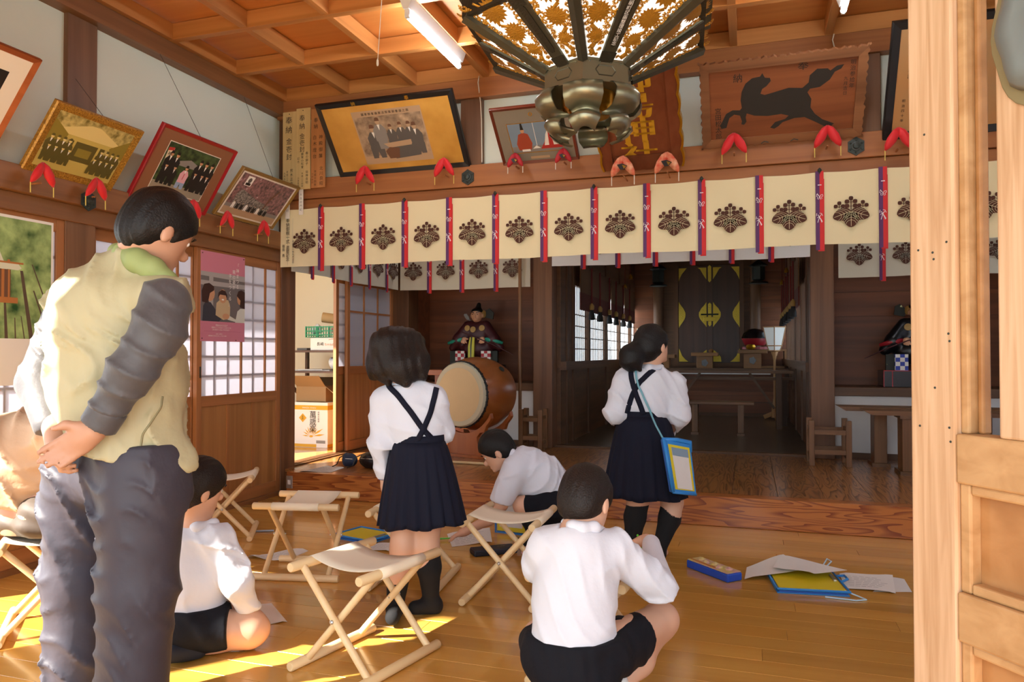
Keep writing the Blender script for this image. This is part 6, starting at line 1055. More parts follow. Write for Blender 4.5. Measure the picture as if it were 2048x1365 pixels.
def head(s, c, F, U, k=1.):
    F, U = V(F).normalized(), V(U).normalized(); R = F.cross(U).normalized(); U = R.cross(F); rot = (R, F, U); c = V(c)
    s.ell(c + U * .018 * k, (.072 * k, .090 * k, .092 * k), rot, .02).ell(c + F * .028 * k - U * .052 * k, (.050 * k, .056 * k, .050 * k), rot, .04)
    s.ell(c + F * .100 * k - U * .022 * k, (.011 * k, .014 * k, .016 * k), rot, .014).ell(c + F * .078 * k - U * .082 * k, (.022 * k, .016 * k, .012 * k), rot, .02).ell(c + F * .082 * k - U * .058 * k, (.022 * k, .010 * k, .008 * k), rot, .012)
    for q in (1, -1): s.ell(c + R * (.078 * k * q) - F * .004 * k - U * .018 * k, (.008 * k, .017 * k, .029 * k), (R, F + R * (.0), U), .012); s.dig(c + R * (.031 * k * q) + F * .100 * k + U * .006 * k, (.014 * k, .012 * k, .010 * k), rot, .01)
    return c, R, F, U
def face_bits(par, c, R, F, U, k=1.):
    for q in (1, -1):
        e = MB(); p = c + R * (.031 * k * q) + F * .0755 * k + U * .006 * k; e.use('eye_white').sphere(p, .0085 * k, 10, 7); e.use('iris').sphere(p + F * .004 * k, .0058 * k, 8, 6); e.build('eye', None, par, smooth='all')
        MB().tube([c + R * (.015 * q * k) + F * .091 * k + U * .026 * k, c + R * (.033 * q * k) + F * .090 * k + U * .031 * k, c + R * (.05 * q * k) + F * .078 * k + U * .025 * k], [.002, .0035, .0015], 6).build('eyebrow', 'hairk', par)
    MB().tube([c + R * .020 * k + F * .083 * k - U * .058 * k, c + F * .0935 * k - U * .056 * k, c - R * .020 * k + F * .083 * k - U * .058 * k], [.002, .0042, .002], 6).build('mouth', 'lip', par)
def hand(s, w, d, n, th, k=1., curl=.5, spread=.0):
    """w wrist, d finger direction, n out of the back of the hand, th towards the thumb side"""
    d = V(d).normalized(); n = V(n); n = (n - d * n.dot(d)).normalized(); t = n.cross(d); t = t if t.dot(V(th)) > 0 else -t; w = V(w); kn = w + d * .075 * k
    s.cap(w, w + d * .03 * k, .021 * k, .024 * k, .02).ell(w + d * .046 * k, (.037 * k, .046 * k, .015 * k), (t, d, n), .02)
    for i, (o, L) in enumerate(((.027, .062), (.009, .070), (-.009, .066), (-.026, .052))):
        b = kn + t * (o * k) + d * (-.006 * abs(i - 1) * k); a1 = curl * .55; a2 = curl * 1.35; dd = (d + t * spread * o * 8).normalized()
        p1 = b + (dd * math.cos(a1) - n * math.sin(a1)) * (L * .48 * k); p2 = p1 + (dd * math.cos(a2) - n * math.sin(a2)) * (L * .32 * k); p3 = p2 + (dd * math.cos(a2 * 1.3) - n * math.sin(a2 * 1.3)) * (L * .24 * k)
        s.chain([b - d * .012 * k, p1, p2, p3], [.0098 * k, .0088 * k, .008 * k, .0068 * k], .006)
    b = w + d * .022 * k + t * .026 * k; p1 = b + (d * .6 + t * .75 - n * .25).normalized() * .034 * k; p2 = p1 + (d * .9 + t * .25 - n * .35).normalized() * .028 * k; s.chain([b - t * .012 * k, b, p1, p2], [.015 * k, .014 * k, .0105 * k, .0078 * k], .012)
def hair_short(par, c, R, F, U, k=1., mat='hairk', seed=1, top=0., nape=.07):
    s = SDF(.005); rot = (R, F, U); s.ell(c + U * (.024 + top) * k - F * .006 * k, (.083 * k, .100 * k, .096 * k), rot, .02).ell(c - F * .045 * k - U * .02 * k, (.070 * k, .056 * k, .07 * k), rot, .03)
    s.fold(.0018, 150, tuple(R), seed, 1.2).fold(.0014, 260, tuple(F * .3 + R), seed + 3, 1.2)
    s.cut(c + F * .048 * k - U * .0 * k, F * .80 - U * .62); s.cut(c - U * nape * k, -U * .9 + F * .35)
    for q in (1, -1): s.dig(c + R * (.085 * k * q) + F * .012 * k - U * .035 * k, (.022 * k, .030 * k, .040 * k), rot, .006)
    return s.build('hair', mat, par)
def ribbon(par, pts, w, mat, target, name, up=None, off=.004, th=.003):
    pts = [V(p) for p in pts]; q = []
    for i in range(len(pts) - 1):
        for j in range(6): q.append(pts[i].lerp(pts[i + 1], j / 6))
    q.append(pts[-1]); view = up or -Fh; vs = []; fs = []; n = 5
    for i, p in enumerate(q):
        d = (q[min(i + 1, len(q) - 1)] - q[max(i - 1, 0)]).normalized(); s = d.cross(view).normalized()
        for j in range(n): vs.append(p + s * w * (j / (n - 1) - .5))
    for i in range(len(q) - 1):
        for j in range(n - 1): fs.append((i * n + j, i * n + j + 1, (i + 1) * n + j + 1, (i + 1) * n + j))
    o = MB().add(vs, fs).build(name, mat, par, smooth='all')
    if target is not None: m = o.modifiers.new('wrap', 'SHRINKWRAP'); m.target = target; m.wrap_method = 'NEAREST_SURFACEPOINT'; m.wrap_mode = 'ABOVE_SURFACE'; m.offset = off
    m = o.modifiers.new('thick', 'SOLIDIFY'); m.thickness = th; m.offset = 0
    return o
from mathutils.bvhtree import BVHTree
def worn(par, px, w, mat, target, name, off=.004, th=.003):
    """a band lying on the surface of a garment, along points seen in the photo"""
    me = target.data; bv = BVHTree.FromPolygons([v.co.copy() for v in me.vertices], [tuple(p.vertices) for p in me.polygons]); pts = []
    for i in range(len(px) - 1):
        for j in range(9): a = j / 9; pts.append((px[i][0] * (1 - a) + px[i + 1][0] * a, px[i][1] * (1 - a) + px[i + 1][1] * a))
    pts.append(px[-1]); ctr = []
    for x, y in pts:
        h, n, _i, _d = bv.ray_cast(_c, ray(x, y).normalized())
        if h is not None: ctr.append((h + n * off, n.copy()))
    vs = []; fs = []
    for i, (p, n) in enumerate(ctr):
        a, b2 = ctr[max(i - 2, 0)][0], ctr[min(i + 2, len(ctr) - 1)][0]; d_ = (b2 - a).normalized(); nn = sum((ctr[q][1] for q in range(max(i - 3, 0), min(i + 4, len(ctr)))), Vector()).normalized(); s_ = d_.cross(nn).normalized(); pp = sum((ctr[q][0] for q in range(max(i - 1, 0), min(i + 2, len(ctr)))), Vector()) / (min(i + 2, len(ctr)) - max(i - 1, 0))
        vs += [pp - s_ * w / 2, pp + nn * .001, pp + s_ * w / 2]
    for i in range(len(ctr) - 1): fs += [(3 * i, 3 * i + 1, 3 * i + 4, 3 * i + 3), (3 * i + 1, 3 * i + 2, 3 * i + 5, 3 * i + 4)]
    o = MB().add(vs, fs).build(name, mat, par, smooth='all'); m = o.modifiers.new('thick', 'SOLIDIFY'); m.thickness = th; m.offset = 0; return o
def skirt(par, top, bot, rt, rb, ux, uy, n, depth, mat, tiltz=0., seed=0, waist=.035):
    """pleated skirt: elliptical rings from the waist to the hem; ux, uy plan axes"""
    top, bot, ux, uy = V(top), V(bot), V(ux), V(uy); m = n * 6; rings = []; rg = random.Random(seed); jit = [rg.uniform(.75, 1.25) for _ in range(n)]; K = 14
    for i in range(K + 1):
        q = i / K; c = top.lerp(bot, q); e = q ** .75; a = rt[0] + (rb[0] - rt[0]) * e; b = rt[1] + (rb[1] - rt[1]) * e; ring = []
        for j in range(m):
            t = 2 * math.pi * j / m; ph = (j % 6) / 6; pl = depth * (.12 + .88 * q) * jit[(j // 6) % n] * ((ph if ph < .8 else (1 - ph) * 4) - .4); r = 1 + pl + .03 * q * math.sin(3 * t + seed)
            ring.append(c + ux * (a * r * math.cos(t)) + uy * (b * r * math.sin(t)) + Zu * (tiltz * math.cos(t) * q + .006 * q * math.sin(7 * t)))
        rings.append(ring)
    o = MB().rings(rings, cap=False).build('skirt', mat, par, smooth='all'); s = o.modifiers.new('thick', 'SOLIDIFY'); s.thickness = .004
    wr = [[top + ux * (rt[0] * 1.03 * math.cos(6.283 * j / 40)) + uy * (rt[1] * 1.03 * math.sin(6.283 * j / 40)) + Zu * z for j in range(40)] for z in (-.01, .01, .03)]; w = MB().rings(wr, cap=False).build('waistband', mat, par, smooth='all'); w.modifiers.new('thick', 'SOLIDIFY').thickness = .006
    return o
# ---------------------------------------------------------------- man in a vest, hands clasped behind his back
D0 = 2.24
def P(px, py, d): return tuple(dp(px, py, d))
man = thing('person', 'standing person in a khaki vest and dark trousers, hands clasped behind the back', 'person', (-1.78, 1.80, 0))
F_, U_ = vec(.52, .70, -.48), vec(.30, .30, .90)
b = SDF(.0075); hc = dp(316, 462, 2.25); c, R, F, U = head(b, hc, F_, U_, 1.08)
b.cap(P(270, 535, 2.26), hc - U * .05 - F * .03, .062, .056, .03)
b.cap(P(235, 640, 2.27), P(240, 900, 2.25), .15, .14, .05, (Fh, 1.3)).cap(P(160, 600, 2.38), P(320, 600, 2.14), .06, .06, .05)
RS, REl, RW = P(330, 605, 2.12), P(262, 745, 2.03), P(190, 862, 2.03); LS, LEl, LW = P(140, 615, 2.38), P(80, 765, 2.28), P(112, 872, 2.10)
b.chain([RS, REl, RW], [.05, .04, .029], .02).chain([LS, LEl, LW], [.05, .04, .03], .02)
hand(b, RW, vec(-.80, -.10, -.55), vec(-.2, .95, .1), vec(-.4, .0, .9), 1.08, .30, .25); hand(b, LW, vec(.25, -.45, -.8), vec(-.9, -.2, .2), vec(.2, .6, .0), 1.0, .9)
for hx, kx, d in ((155, 148, 2.31), (272, 268, 2.18)): b.chain([P(hx, 965, d), P(kx, 1180, d), P(kx - 4, 1430, d)], [.085, .06, .042], .03); a0 = dp(kx - 4, 1440, d); b.chain([a0, V(a0.x, a0.y, .045), V(a0.x, a0.y, .045) + (vec(.8, .5, 0) * .15) + V(0, 0, -.012)], [.042, .045, .03], .03)
b.cut((0, 0, .004), (0, 0, -1)); b.build('body', 'skin_m', man); face_bits(man, c, R, F, U, 1.08); hair_short(man, c, R, F, U, 1.10, 'hairm', 3, .004, .078)
v = SDF(.009); v.cap(P(232, 640, 2.27), P(236, 760, 2.25), .175, .185, .06, (Fh, 1.15)).cap(P(238, 760, 2.25), P(243, 905, 2.23), .188, .185, .06, (Fh, 1.15)).cap(P(150, 610, 2.38), P(325, 605, 2.16), .085, .085, .07).ell(P(200, 640, 2.22), (.14, .13, .14), k=.08).cap(P(285, 930, 2.2), P(350, 925, 2.22), .07, .055, .06).cap(P(255, 545, 2.27), P(285, 520, 2.24), .085, .075, .05)
v.fold(-.014, 26, vec(.9, 0, .42), 5, .9).fold(-.009, 44, vec(.85, .2, .30), 8, .9).fold(.003, 100, vec(.9, .1, .3), 9, 1.2)
v.cut(P(235, 918, 2.2), vec(-.24, -.12, -.95)); v.cut(P(285, 520, 2.24), vec(.42, .15, .88), np.array(P(285, 510, 2.24)), .13)
v.dig(P(352, 615, 2.06), (.085, .085, .105), (Rh, Fh, Zu), .015); vest = v.build('vest', 'vest', man)
SDF(.006).chain([P(236, 505, 2.30), P(250, 508, 2.22), P(275, 522, 2.17), P(305, 538, 2.155), P(335, 562, 2.17), P(345, 572, 2.24)], [.026, .032, .034, .033, .026, .02], .02).cap(P(236, 505, 2.30), P(272, 512, 2.36), .024, .02, .02).build('collar', 'vest_in', man)
sl = SDF(.007).chain([RS, P(318, 660, 2.07), REl, P(215, 820, 2.03)], [.072, .068, .060, .048], .03).fold(-.007, 48, vec(.6, .1, .8), 4, 1.1); sl.cut(P(196, 850, 2.03), vec(-.55, 0, -.83)); sl.build('sleeve', 'sleeve_grey', man)
sl = SDF(.007).chain([LS, LEl, P(100, 850, 2.15)], [.07, .062, .046], .03).fold(-.007, 48, vec(.5, .1, .8), 6, 1.1); sl.cut(P(104, 862, 2.13), vec(.25, -.3, -.9)); sl.build('sleeve', 'sleeve_grey', man)
cf = SDF(.006).cap(P(216, 822, 2.03), P(198, 850, 2.03), .051, .05, .01); cf.cut(P(196, 853, 2.03), vec(-.55, 0, -.83)).cut(P(219, 815, 2.03), vec(.55, 0, .83)); cf.build('cuff', 'sleeve_grey', man)
tr = SDF(.009); tr.cap(P(180, 930, 2.29), P(285, 945, 2.19), .128, .135, .06, (Fh, 1.1)); tr.chain([P(160, 985, 2.30), P(152, 1160, 2.31), P(146, 1420, 2.31)], [.110, .088, .086], .04).chain([P(282, 1000, 2.18), P(275, 1180, 2.17), P(262, 1420, 2.17)], [.125, .106, .098], .035)
tr.fold(-.012, 30, vec(.85, .1, .5), 11, .9).fold(-.008, 46, vec(.5, .2, .8), 12, 1.0); tr.cut((0, 0, .03), (0, 0, -1)).cut(P(235, 885, 2.2), (0, 0, 1)); tr.build('trousers', 'trouser', man)
for x_, d in ((146, 2.31), (262, 2.17)): a0 = dp(x_, 1440, d); SDF(.008).cap((a0.x, a0.y, .04), V(a0.x, a0.y, .035) + vec(.8, .5, 0) * .17, .05, .035, .02).cut((0, 0, .002), (0, 0, -1)).build('sock', 'sock_navy', man)
worn(man, [(325, 792), (322, 815), (300, 848), (285, 870), (280, 900), (290, 925), (330, 935)], .005, 'vest_seam', vest, 'pocket_seam', off=.0005, th=.002)
# ---------------------------------------------------------------- person bending on the stool behind him
sp = thing('person', 'person in a beige jacket sitting bent over on a stool behind the khaki vest', 'person', (-2.82, 2.39, .4)); d = 3.12
b = SDF(.009); hc = dp(205, 800, d + .05); c, R, F, U = head(b, hc, vec(.75, .2, -.65), vec(.65, .1, .75), 1.05); b.cap(P(150, 870, d), hc - U * .05, .07, .055, .03).cap(P(60, 1030, d), P(140, 880, d), .13, .12, .05).chain([P(140, 880, d - .12), P(200, 980, d - .2), P(250, 1040, d - .05)], [.05, .04, .03], .02).chain([P(150, 880, d + .15), P(210, 980, d + .2), P(255, 1045, d + .1)], [.05, .04, .03], .02)
hand(b, P(250, 1040, d - .05), vec(.6, 0, -.8), vec(.5, -.6, .5), vec(0, .8, .3), 1., .5); hand(b, P(255, 1045, d + .1), vec(.6, 0, -.8), vec(.5, .6, .5), vec(0, -.8, .3), 1., .5)
for o_ in (-.12, .12): b.chain([P(75, 1032, d + o_), P(265, 1032, d + o_), P(258, 1230, d + o_)], [.07, .055, .045], .03); a0 = dp(258, 1235, d + o_); b.cap((a0.x, a0.y, .05), V(a0.x, a0.y, .04) + vec(.3, .9, 0) * .12, .045, .03, .03)
b.cut((0, 0, .004), (0, 0, -1)); b.cut((0, 0, .402), (0, 0, -1), np.array(P(80, 1100, d)), .26); b.build('body', 'skin_m', sp); hair_short(sp, c, R, F, U, 1.07, 'hairm', 8); face_bits(sp, c, R, F, U, 1.05)
j = SDF(.011).cap(P(30, 985, d), P(60, 915, d), .185, .19, .06, (Fh, 1.1)).cap(P(60, 915, d), P(130, 890, d), .19, .16, .08, (Fh, 1.1)).cap(P(120, 870, d - .16), P(120, 870, d + .16), .09, .09, .07).chain([P(130, 890, d - .17), P(195, 985, d - .2), P(240, 1030, d - .06)], [.085, .07, .05], .04).chain([P(140, 890, d + .17), P(205, 985, d + .2), P(245, 1035, d + .1)], [.085, .07, .05], .04).fold(-.018, 18, vec(.5, .2, .85), 3, 1.1).fold(-.010, 36, vec(.3, .2, .9), 7, 1.1); j.cut(P(50, 1012, d), vec(-.25, -.1, -.93)); j.build('jacket', 'jacket', sp)
tr = SDF(.010).cap(P(45, 1040, d), P(100, 1045, d), .125, .13, .05, (Zu, 1.35))
for o_ in (-.11, .11): tr.chain([P(80, 1035, d + o_), P(265, 1030, d + o_), P(259, 1215, d + o_)], [.088, .075, .07], .04)
tr.fold(.008, 45, vec(.6, .2, .7), 14, 1.5); tr.cut((0, 0, .03), (0, 0, -1)).cut((0, 0, .401), (0, 0, -1), np.array(P(70, 1100, d)), .31); tr.build('trousers', 'trouser_olive', sp)
# ---------------------------------------------------------------- boy sitting on the floor
kb = thing('person', 'child in white sitting on the floor beside the person in the khaki vest', 'person', (-2.1, 2.45, 0)); d = 2.85
b = SDF(.0065); hc = dp(398, 975, d); c, R, F, U = head(b, hc, vec(.62, .70, -.30), vec(.22, .12, .97), .98); b.cap(P(392, 1045, d), hc - U * .05 - F * .02, .044, .042, .03)
b.cap(P(392, 1090, d), P(388, 1220, d - .02), .095, .10, .05, (Fh, 1.2)).chain([P(440, 1085, d - .04), P(478, 1170, d - .06), P(500, 1228, d + .02)], [.036, .032, .023], .02).chain([P(350, 1080, d + .10), P(400, 1170, d + .22), P(480, 1225, d + .16)], [.036, .032, .023], .02)
hand(b, P(500, 1226, d + .02), vec(.55, .35, -.55), vec(.2, .1, .97), vec(-.3, .9, .1), .78, .5); hand(b, P(480, 1223, d + .16), vec(.6, .2, -.5), vec(.2, .1, .97), vec(.2, -.9, .1), .78, .4)
b.chain([P(392, 1252, d - .05), P(500, 1258, d + .0), P(508, 1262, d + .01)], [.075, .060, .056], .03).chain([P(495, 1272, d + .0), P(430, 1282, d - .02), P(372, 1296, d - .08)], [.048, .045, .032], .03).cap(P(375, 1296, d - .08), P(345, 1306, d - .14), .032, .026, .02)
b.chain([P(350, 1250, d + .12), P(440, 1238, d + .22)], [.07, .055], .03).chain([P(440, 1245, d + .22), P(330, 1262, d + .16)], [.045, .035], .03); b.cut((0, 0, .004), (0, 0, -1)); b.build('body', 'skin_k', kb); face_bits(kb, c, R, F, U, .98); hair_short(kb, c, R, F, U, 1.02, 'hairb', 12, .0, .075)
s = SDF(.0075).cap(P(388, 1095, d), P(392, 1150, d), .110, .118, .05, (Fh, 1.12)).cap(P(392, 1150, d), P(388, 1205, d - .01), .12, .118, .05, (Fh, 1.1)).cap(P(358, 1078, d + .09), P(435, 1078, d - .04), .055, .055, .05).chain([P(438, 1085, d - .04), P(474, 1165, d - .06), P(497, 1216, d + .0)], [.062, .056, .042], .03).chain([P(355, 1085, d + .10), P(398, 1165, d + .22), P(470, 1215, d + .16)], [.062, .056, .042], .03).fold(-.010, 26, vec(.5, .1, .85), 5, 1.1).fold(-.006, 48, vec(.8, .1, .5), 6, 1.1); s.cut(P(388, 1228, d), vec(.05, 0, -1)); s.cut(P(501, 1226, d + .01), vec(.4, .2, -.85), np.array(P(501, 1226, d)), .06); s.cut(P(392, 1050, d), vec(.1, .1, 1), np.array(P(392, 1040, d)), .06); s.build('shirt', 'shirt_white', kb)
SDF(.005).cap(P(355, 1048, d + .02), P(395, 1056, d - .055), .017, .018, .02).cap(P(395, 1056, d - .055), P(428, 1048, d - .02), .018, .017, .02).cap(P(428, 1046, d - .02), P(430, 1058, d + .05), .014, .012, .02).build('collar', 'shirt_white', kb)
q = SDF(.0075).cap(P(385, 1235, d - .02), P(375, 1262, d - .02), .118, .115, .05, (Fh, 1.05)).cap(P(392, 1250, d - .05), P(455, 1255, d - .03), .10, .082, .04).cap(P(350, 1250, d + .10), P(400, 1240, d + .2), .09, .075, .04).fold(.006, 50, vec(.7, .1, .6), 9, 1.4); q.cut((0, 0, .012), (0, 0, -1)).cut(P(458, 1255, d - .03), vec(.97, .2, 0), np.array(P(460, 1255, d - .03)), .12).cut(P(388, 1205, d), (0, 0, 1)); q.build('shorts', 'shorts_navy', kb)
SDF(.006).cap(P(392, 1300, d - .07), P(345, 1308, d - .14), .040, .034, .02).cut((0, 0, .003), (0, 0, -1)).build('sock', 'sock_navy', kb)
# ---------------------------------------------------------------- girl looking down
g1 = thing('person', 'child with shoulder length dark hair looking down, in white shirt and pleated skirt', 'person', (-1.42, 2.98, 0)); d = 3.24
b = SDF(.0065); hc = dp(788, 715, d + .06); c, R, F, U = head(b, hc, vec(-.62, .55, -.55), vec(-.35, .45, .82), .98); b.cap(P(806, 778, d + .0), hc - U * .05, .044, .042, .03)
b.cap(P(820, 815, d), P(838, 880, d), .08, .07, .05, (Fh, 1.2)).cap(P(838, 915, d), P(838, 960, d), .085, .10, .05).chain([P(768, 805, d + .02), P(764, 890, d + .0), P(771, 958, d + .04)], [.035, .03, .022], .02).chain([P(872, 800, d), P(888, 862, d + .06), P(850, 905, d + .22)], [.035, .03, .022], .02)
hand(b, P(771, 962, d + .04), vec(-.08, .15, -1), vec(-.95, 0, 0), vec(.3, .9, 0), .82, .5); hand(b, P(850, 905, d + .22), vec(-.8, .4, -.3), vec(0, .8, .5), vec(0, .2, .9), .82, .8)
b.chain([P(812, 960, d), P(806, 1095, d - .02), P(796, 1150, d - .03), P(790, 1215, d - .05)], [.075, .052, .048, .03], .03).chain([P(862, 960, d), P(853, 1095, d), P(856, 1130, d - .0), P(862, 1200, d + .02)], [.075, .052, .047, .03], .03)
b.cap(P(790, 1222, d - .06), P(786, 1236, d - .16), .03, .026, .03).cap(P(864, 1208, d + .02), P(832, 1214, d - .0), .03, .024, .03); b.cut((0, 0, .004), (0, 0, -1)); b.build('body', 'skin_k', g1); face_bits(g1, c, R, F, U, .98)
s = SDF(.0075).cap(P(815, 805, d), P(832, 850, d), .112, .115, .05, (Fh, 1.25)).cap(P(832, 850, d), P(840, 885, d), .115, .108, .05, (Fh, 1.2)).cap(P(775, 798, d + .02), P(868, 793, d), .052, .052, .05).chain([P(768, 806, d + .02), P(765, 890, d), P(771, 945, d + .03)], [.064, .056, .046], .03).chain([P(868, 805, d), P(884, 862, d + .05), P(855, 898, d + .2)], [.060, .054, .042], .03).fold(-.008, 28, vec(.4, .1, .9), 15, 1.1).fold(-.005, 50, vec(.8, .1, .5), 16, 1.1); s.cut(P(771, 956, d + .04), vec(0, .1, -1), np.array(P(771, 958, d + .03)), .09).cut(P(838, 898, d), (0, 0, -1), np.array(P(845, 930, d)), .135).cut(P(806, 772, d), vec(-.1, .1, 1), np.array(P(806, 765, d)), .055); sh1 = s.build('shirt', 'shirt_white', g1)
SDF(.005).cap(P(778, 768, d + .02), P(815, 772, d - .055), .017, .018, .02).cap(P(815, 772, d - .055), P(838, 768, d - .01), .018, .016, .02).build('collar', 'shirt_white', g1)
ux, uy = vec(.95, -.3, 0), vec(.3, .95, 0); skirt(g1, P(838, 882, d), P(843, 1046, d), (.112, .10), (.19, .165), ux, uy, 20, .13, 'navy', .012, 2)
zz = [P(790, 800, d - .11), P(815, 825, d - .13), P(838, 858, d - .13)]
worn(g1, [(776, 772), (795, 790), (820, 822), (846, 860), (870, 885)], .024, 'navy', sh1, 'strap'); worn(g1, [(873, 776), (868, 798), (858, 832), (846, 860), (832, 886)], .024, 'navy', sh1, 'strap', off=.006)
worn(g1, [(846, 848), (846, 866)], .030, 'navy', sh1, 'strap_slide', off=.009, th=.006)
h = SDF(.006); h.ell(hc + U * .02, (.086, .104, .100), (R, F, U), .03).chain([P(815, 690, d + .02), P(832, 725, d - .02), P(845, 752, d - .04)], [.075, .055, .022], .05).chain([P(780, 690, d - .02), P(800, 735, d - .06), P(812, 765, d - .08)], [.08, .06, .022], .05).chain([P(768, 690, d + .04), P(757, 735, d + .05), P(753, 775, d + .05)], [.06, .045, .015], .05).chain([P(770, 700, d + .0), P(766, 740, d - .01), P(778, 772, d - .02)], [.055, .035, .012], .04).chain([P(825, 690, d + .12), P(838, 730, d + .12)], [.06, .03], .05)
h.fold(.0025, 150, tuple(Rh + Zu * .15), 21, .7).fold(.002, 260, tuple(Rh + Fh * .4), 22, .8); h.cut(c + F * .07 - U * .03, F * .9 - U * .44, np.array(c + F * .09 - U * .05), .065); h.build('hair', 'hairb', g1)
sk = SDF(.006).chain([P(856, 1100, d), P(858, 1135, d - .0), P(862, 1200, d + .02)], [.053, .052, .035], .02).chain([P(862, 1205, d + .02), P(868, 1212, d + .02), P(830, 1216, d - .02)], [.036, .036, .030], .02).cut(P(855, 1094, d), (0, 0, 1)).cut((0, 0, .003), (0, 0, -1)); sk.build('sock', 'sock_black', g1)
sk = SDF(.006).chain([P(797, 1150, d - .03), P(790, 1215, d - .05)], [.052, .036], .02).chain([P(790, 1220, d - .05), P(785, 1236, d - .16)], [.037, .031], .02).cut(P(797, 1150, d - .03), (0, 0, 1)).cut((0, 0, .003), (0, 0, -1)); sk.build('sock', 'sock_black', g1)
MB().tube([P(771, 955, d + .04) if False else tuple(V(P(771, 957, d + .04)) + V(.03 * math.cos(a * .524), .03 * math.sin(a * .524), 0)) for a in range(13)], .004, 6, cap=False).build('wristband', 'clip_blue', g1)
# ---------------------------------------------------------------- girl with a ponytail
g2 = thing('person', 'child with a low ponytail standing turned away before the inner hall, in pleated skirt', 'person', (-.52, 4.1, 0)); d = 4.12
b = SDF(.007); hc = dp(1305, 692, d); c, R, F, U = head(b, hc, vec(.80, .58, .05), vec(-.05, .05, 1), 1.02); b.cap(P(1297, 742, d), hc - U * .05, .046, .044, .03)
b.cap(P(1298, 775, d), P(1288, 840, d), .10, .10, .05, (Fh, 1.2)).cap(P(1288, 850, d), P(1290, 910, d), .12, .11, .05).chain([P(1245, 765, d), P(1228, 825, d - .03), P(1262, 868, d + .14)], [.04, .034, .025], .02).chain([P(1350, 770, d), P(1362, 832, d - .02), P(1330, 872, d + .16)], [.04, .034, .025], .02)
hand(b, P(1264, 870, d + .15), vec(.5, .7, -.3), vec(-.3, 0, .9), vec(.3, .3, .9), .85, .8); hand(b, P(1328, 873, d + .16), vec(-.5, .7, -.3), vec(.3, 0, .9), vec(-.3, .3, .9), .85, .8)
b.chain([P(1275, 900, d), P(1276, 1000, d - .02), P(1271, 1030, d - .0), P(1263, 1100, d + .02)], [.08, .058, .055, .032], .03).chain([P(1325, 900, d), P(1344, 1005, d + .02), P(1340, 1035, d + .0), P(1318, 1100, d - .04)], [.08, .058, .055, .032], .03)
b.cap(P(1262, 1106, d + .02), P(1268, 1100, d + .14), .03, .025, .03).cap(P(1317, 1107, d - .04), P(1328, 1106, d + .08), .03, .025, .03); b.cut((0, 0, .004), (0, 0, -1)); b.build('body', 'skin_k', g2); face_bits(g2, c, R, F, U, 1.02)
s = SDF(.0085).cap(P(1296, 768, d), P(1292, 810, d), .128, .128, .05, (Fh, 1.25)).cap(P(1292, 810, d), P(1286, 845, d), .128, .122, .05, (Fh, 1.2)).cap(P(1253, 762, d), P(1343, 768, d), .058, .06, .05).chain([P(1247, 768, d), P(1232, 825, d - .03), P(1258, 862, d + .12)], [.068, .062, .05], .03).chain([P(1349, 774, d), P(1357, 830, d - .02), P(1332, 865, d + .14)], [.068, .064, .05], .03).fold(-.009, 26, vec(.5, .1, .85), 25, 1.1).fold(-.006, 46, vec(.8, .1, .5), 26, 1.1); s.cut(P(1288, 848, d), (0, 0, -1), np.array(P(1288, 880, d)), .155).cut(P(1297, 738, d), vec(.1, 0, 1), np.array(P(1297, 728, d)), .06); sh2 = s.build('shirt', 'shirt_white', g2)
SDF(.005).cap(P(1278, 735, d + .02), P(1298, 738, d - .06), .020, .022, .02).cap(P(1298, 738, d - .06), P(1322, 735, d - .01), .022, .018, .02).build('collar', 'shirt_white', g2)
ux, uy = vec(.98, .15, 0), vec(-.15, .98, 0); skirt(g2, P(1287, 832, d), P(1292, 992, d), (.130, .115), (.232, .19), ux, uy, 20, .12, 'navy', -.004, 5)
worn(g2, [(1322, 732), (1302, 744), (1280, 764), (1266, 788), (1252, 830)], .028, 'navy', sh2, 'strap'); worn(g2, [(1262, 738), (1263, 758), (1270, 782), (1288, 832)], .028, 'navy', sh2, 'strap', off=.006)
worn(g2, [(1270, 738), (1278, 775), (1298, 818), (1303, 832)], .011, 'strap_blue', sh2, 'bag_cord', off=.010); MB().tube([P(1302, 829, d - .135), P(1312, 852, d - .20), P(1330, 885, d - .22)], .005, 6).build('bag_cord', 'strap_blue', g2)
h = SDF(.006); h.ell(hc + U * .026 - F * .012, (.088, .104, .100), (R, F, U), .03).ell(hc - F * .05 - U * .02, (.07, .06, .07), (R, F, U), .03).chain([P(1272, 705, d - .04), P(1262, 712, d - .06), P(1258, 725, d - .07)], [.05, .058, .045], .04).cap(P(1272, 722, d - .08), P(1280, 740, d - .09), .035, .012, .03).cap(P(1258, 725, d - .07), P(1262, 738, d - .07), .04, .012, .03).fold(.004, 110, tuple(U), 31, 1.6).fold(.002, 200, tuple(F + U), 32, 1.6)
h.cut(c + F * .052 + U * .005, F * .82 - U * .57); h.cut(c - U * .072 + F * .0, -U * .9 + F * .3, np.array(c + F * .03 - U * .10), .08)
for q_ in (1, -1): h.dig(c + R * (.087 * q_) + F * .012 - U * .03, (.020, .024, .036), (R, F, U), .006)
h.build('hair', 'hairk', g2)
for pts, rr in (([P(1276, 1005, d - .02), P(1270, 1035, d), P(1263, 1100, d + .02)], [.062, .060, .037]), ([P(1344, 1006, d + .02), P(1339, 1038, d), P(1318, 1100, d - .04)], [.062, .060, .037])): SDF(.0065).chain(pts, rr, .02).cap(V(pts[2]) + V(0, 0, -.03), V(pts[2]) + vec(.25, .95, 0) * .13 + V(0, 0, -.035), .037, .030, .03).cut(pts[0], (0, 0, 1)).cut((0, 0, .003), (0, 0, -1)).build('sock', 'sock_black', g2)
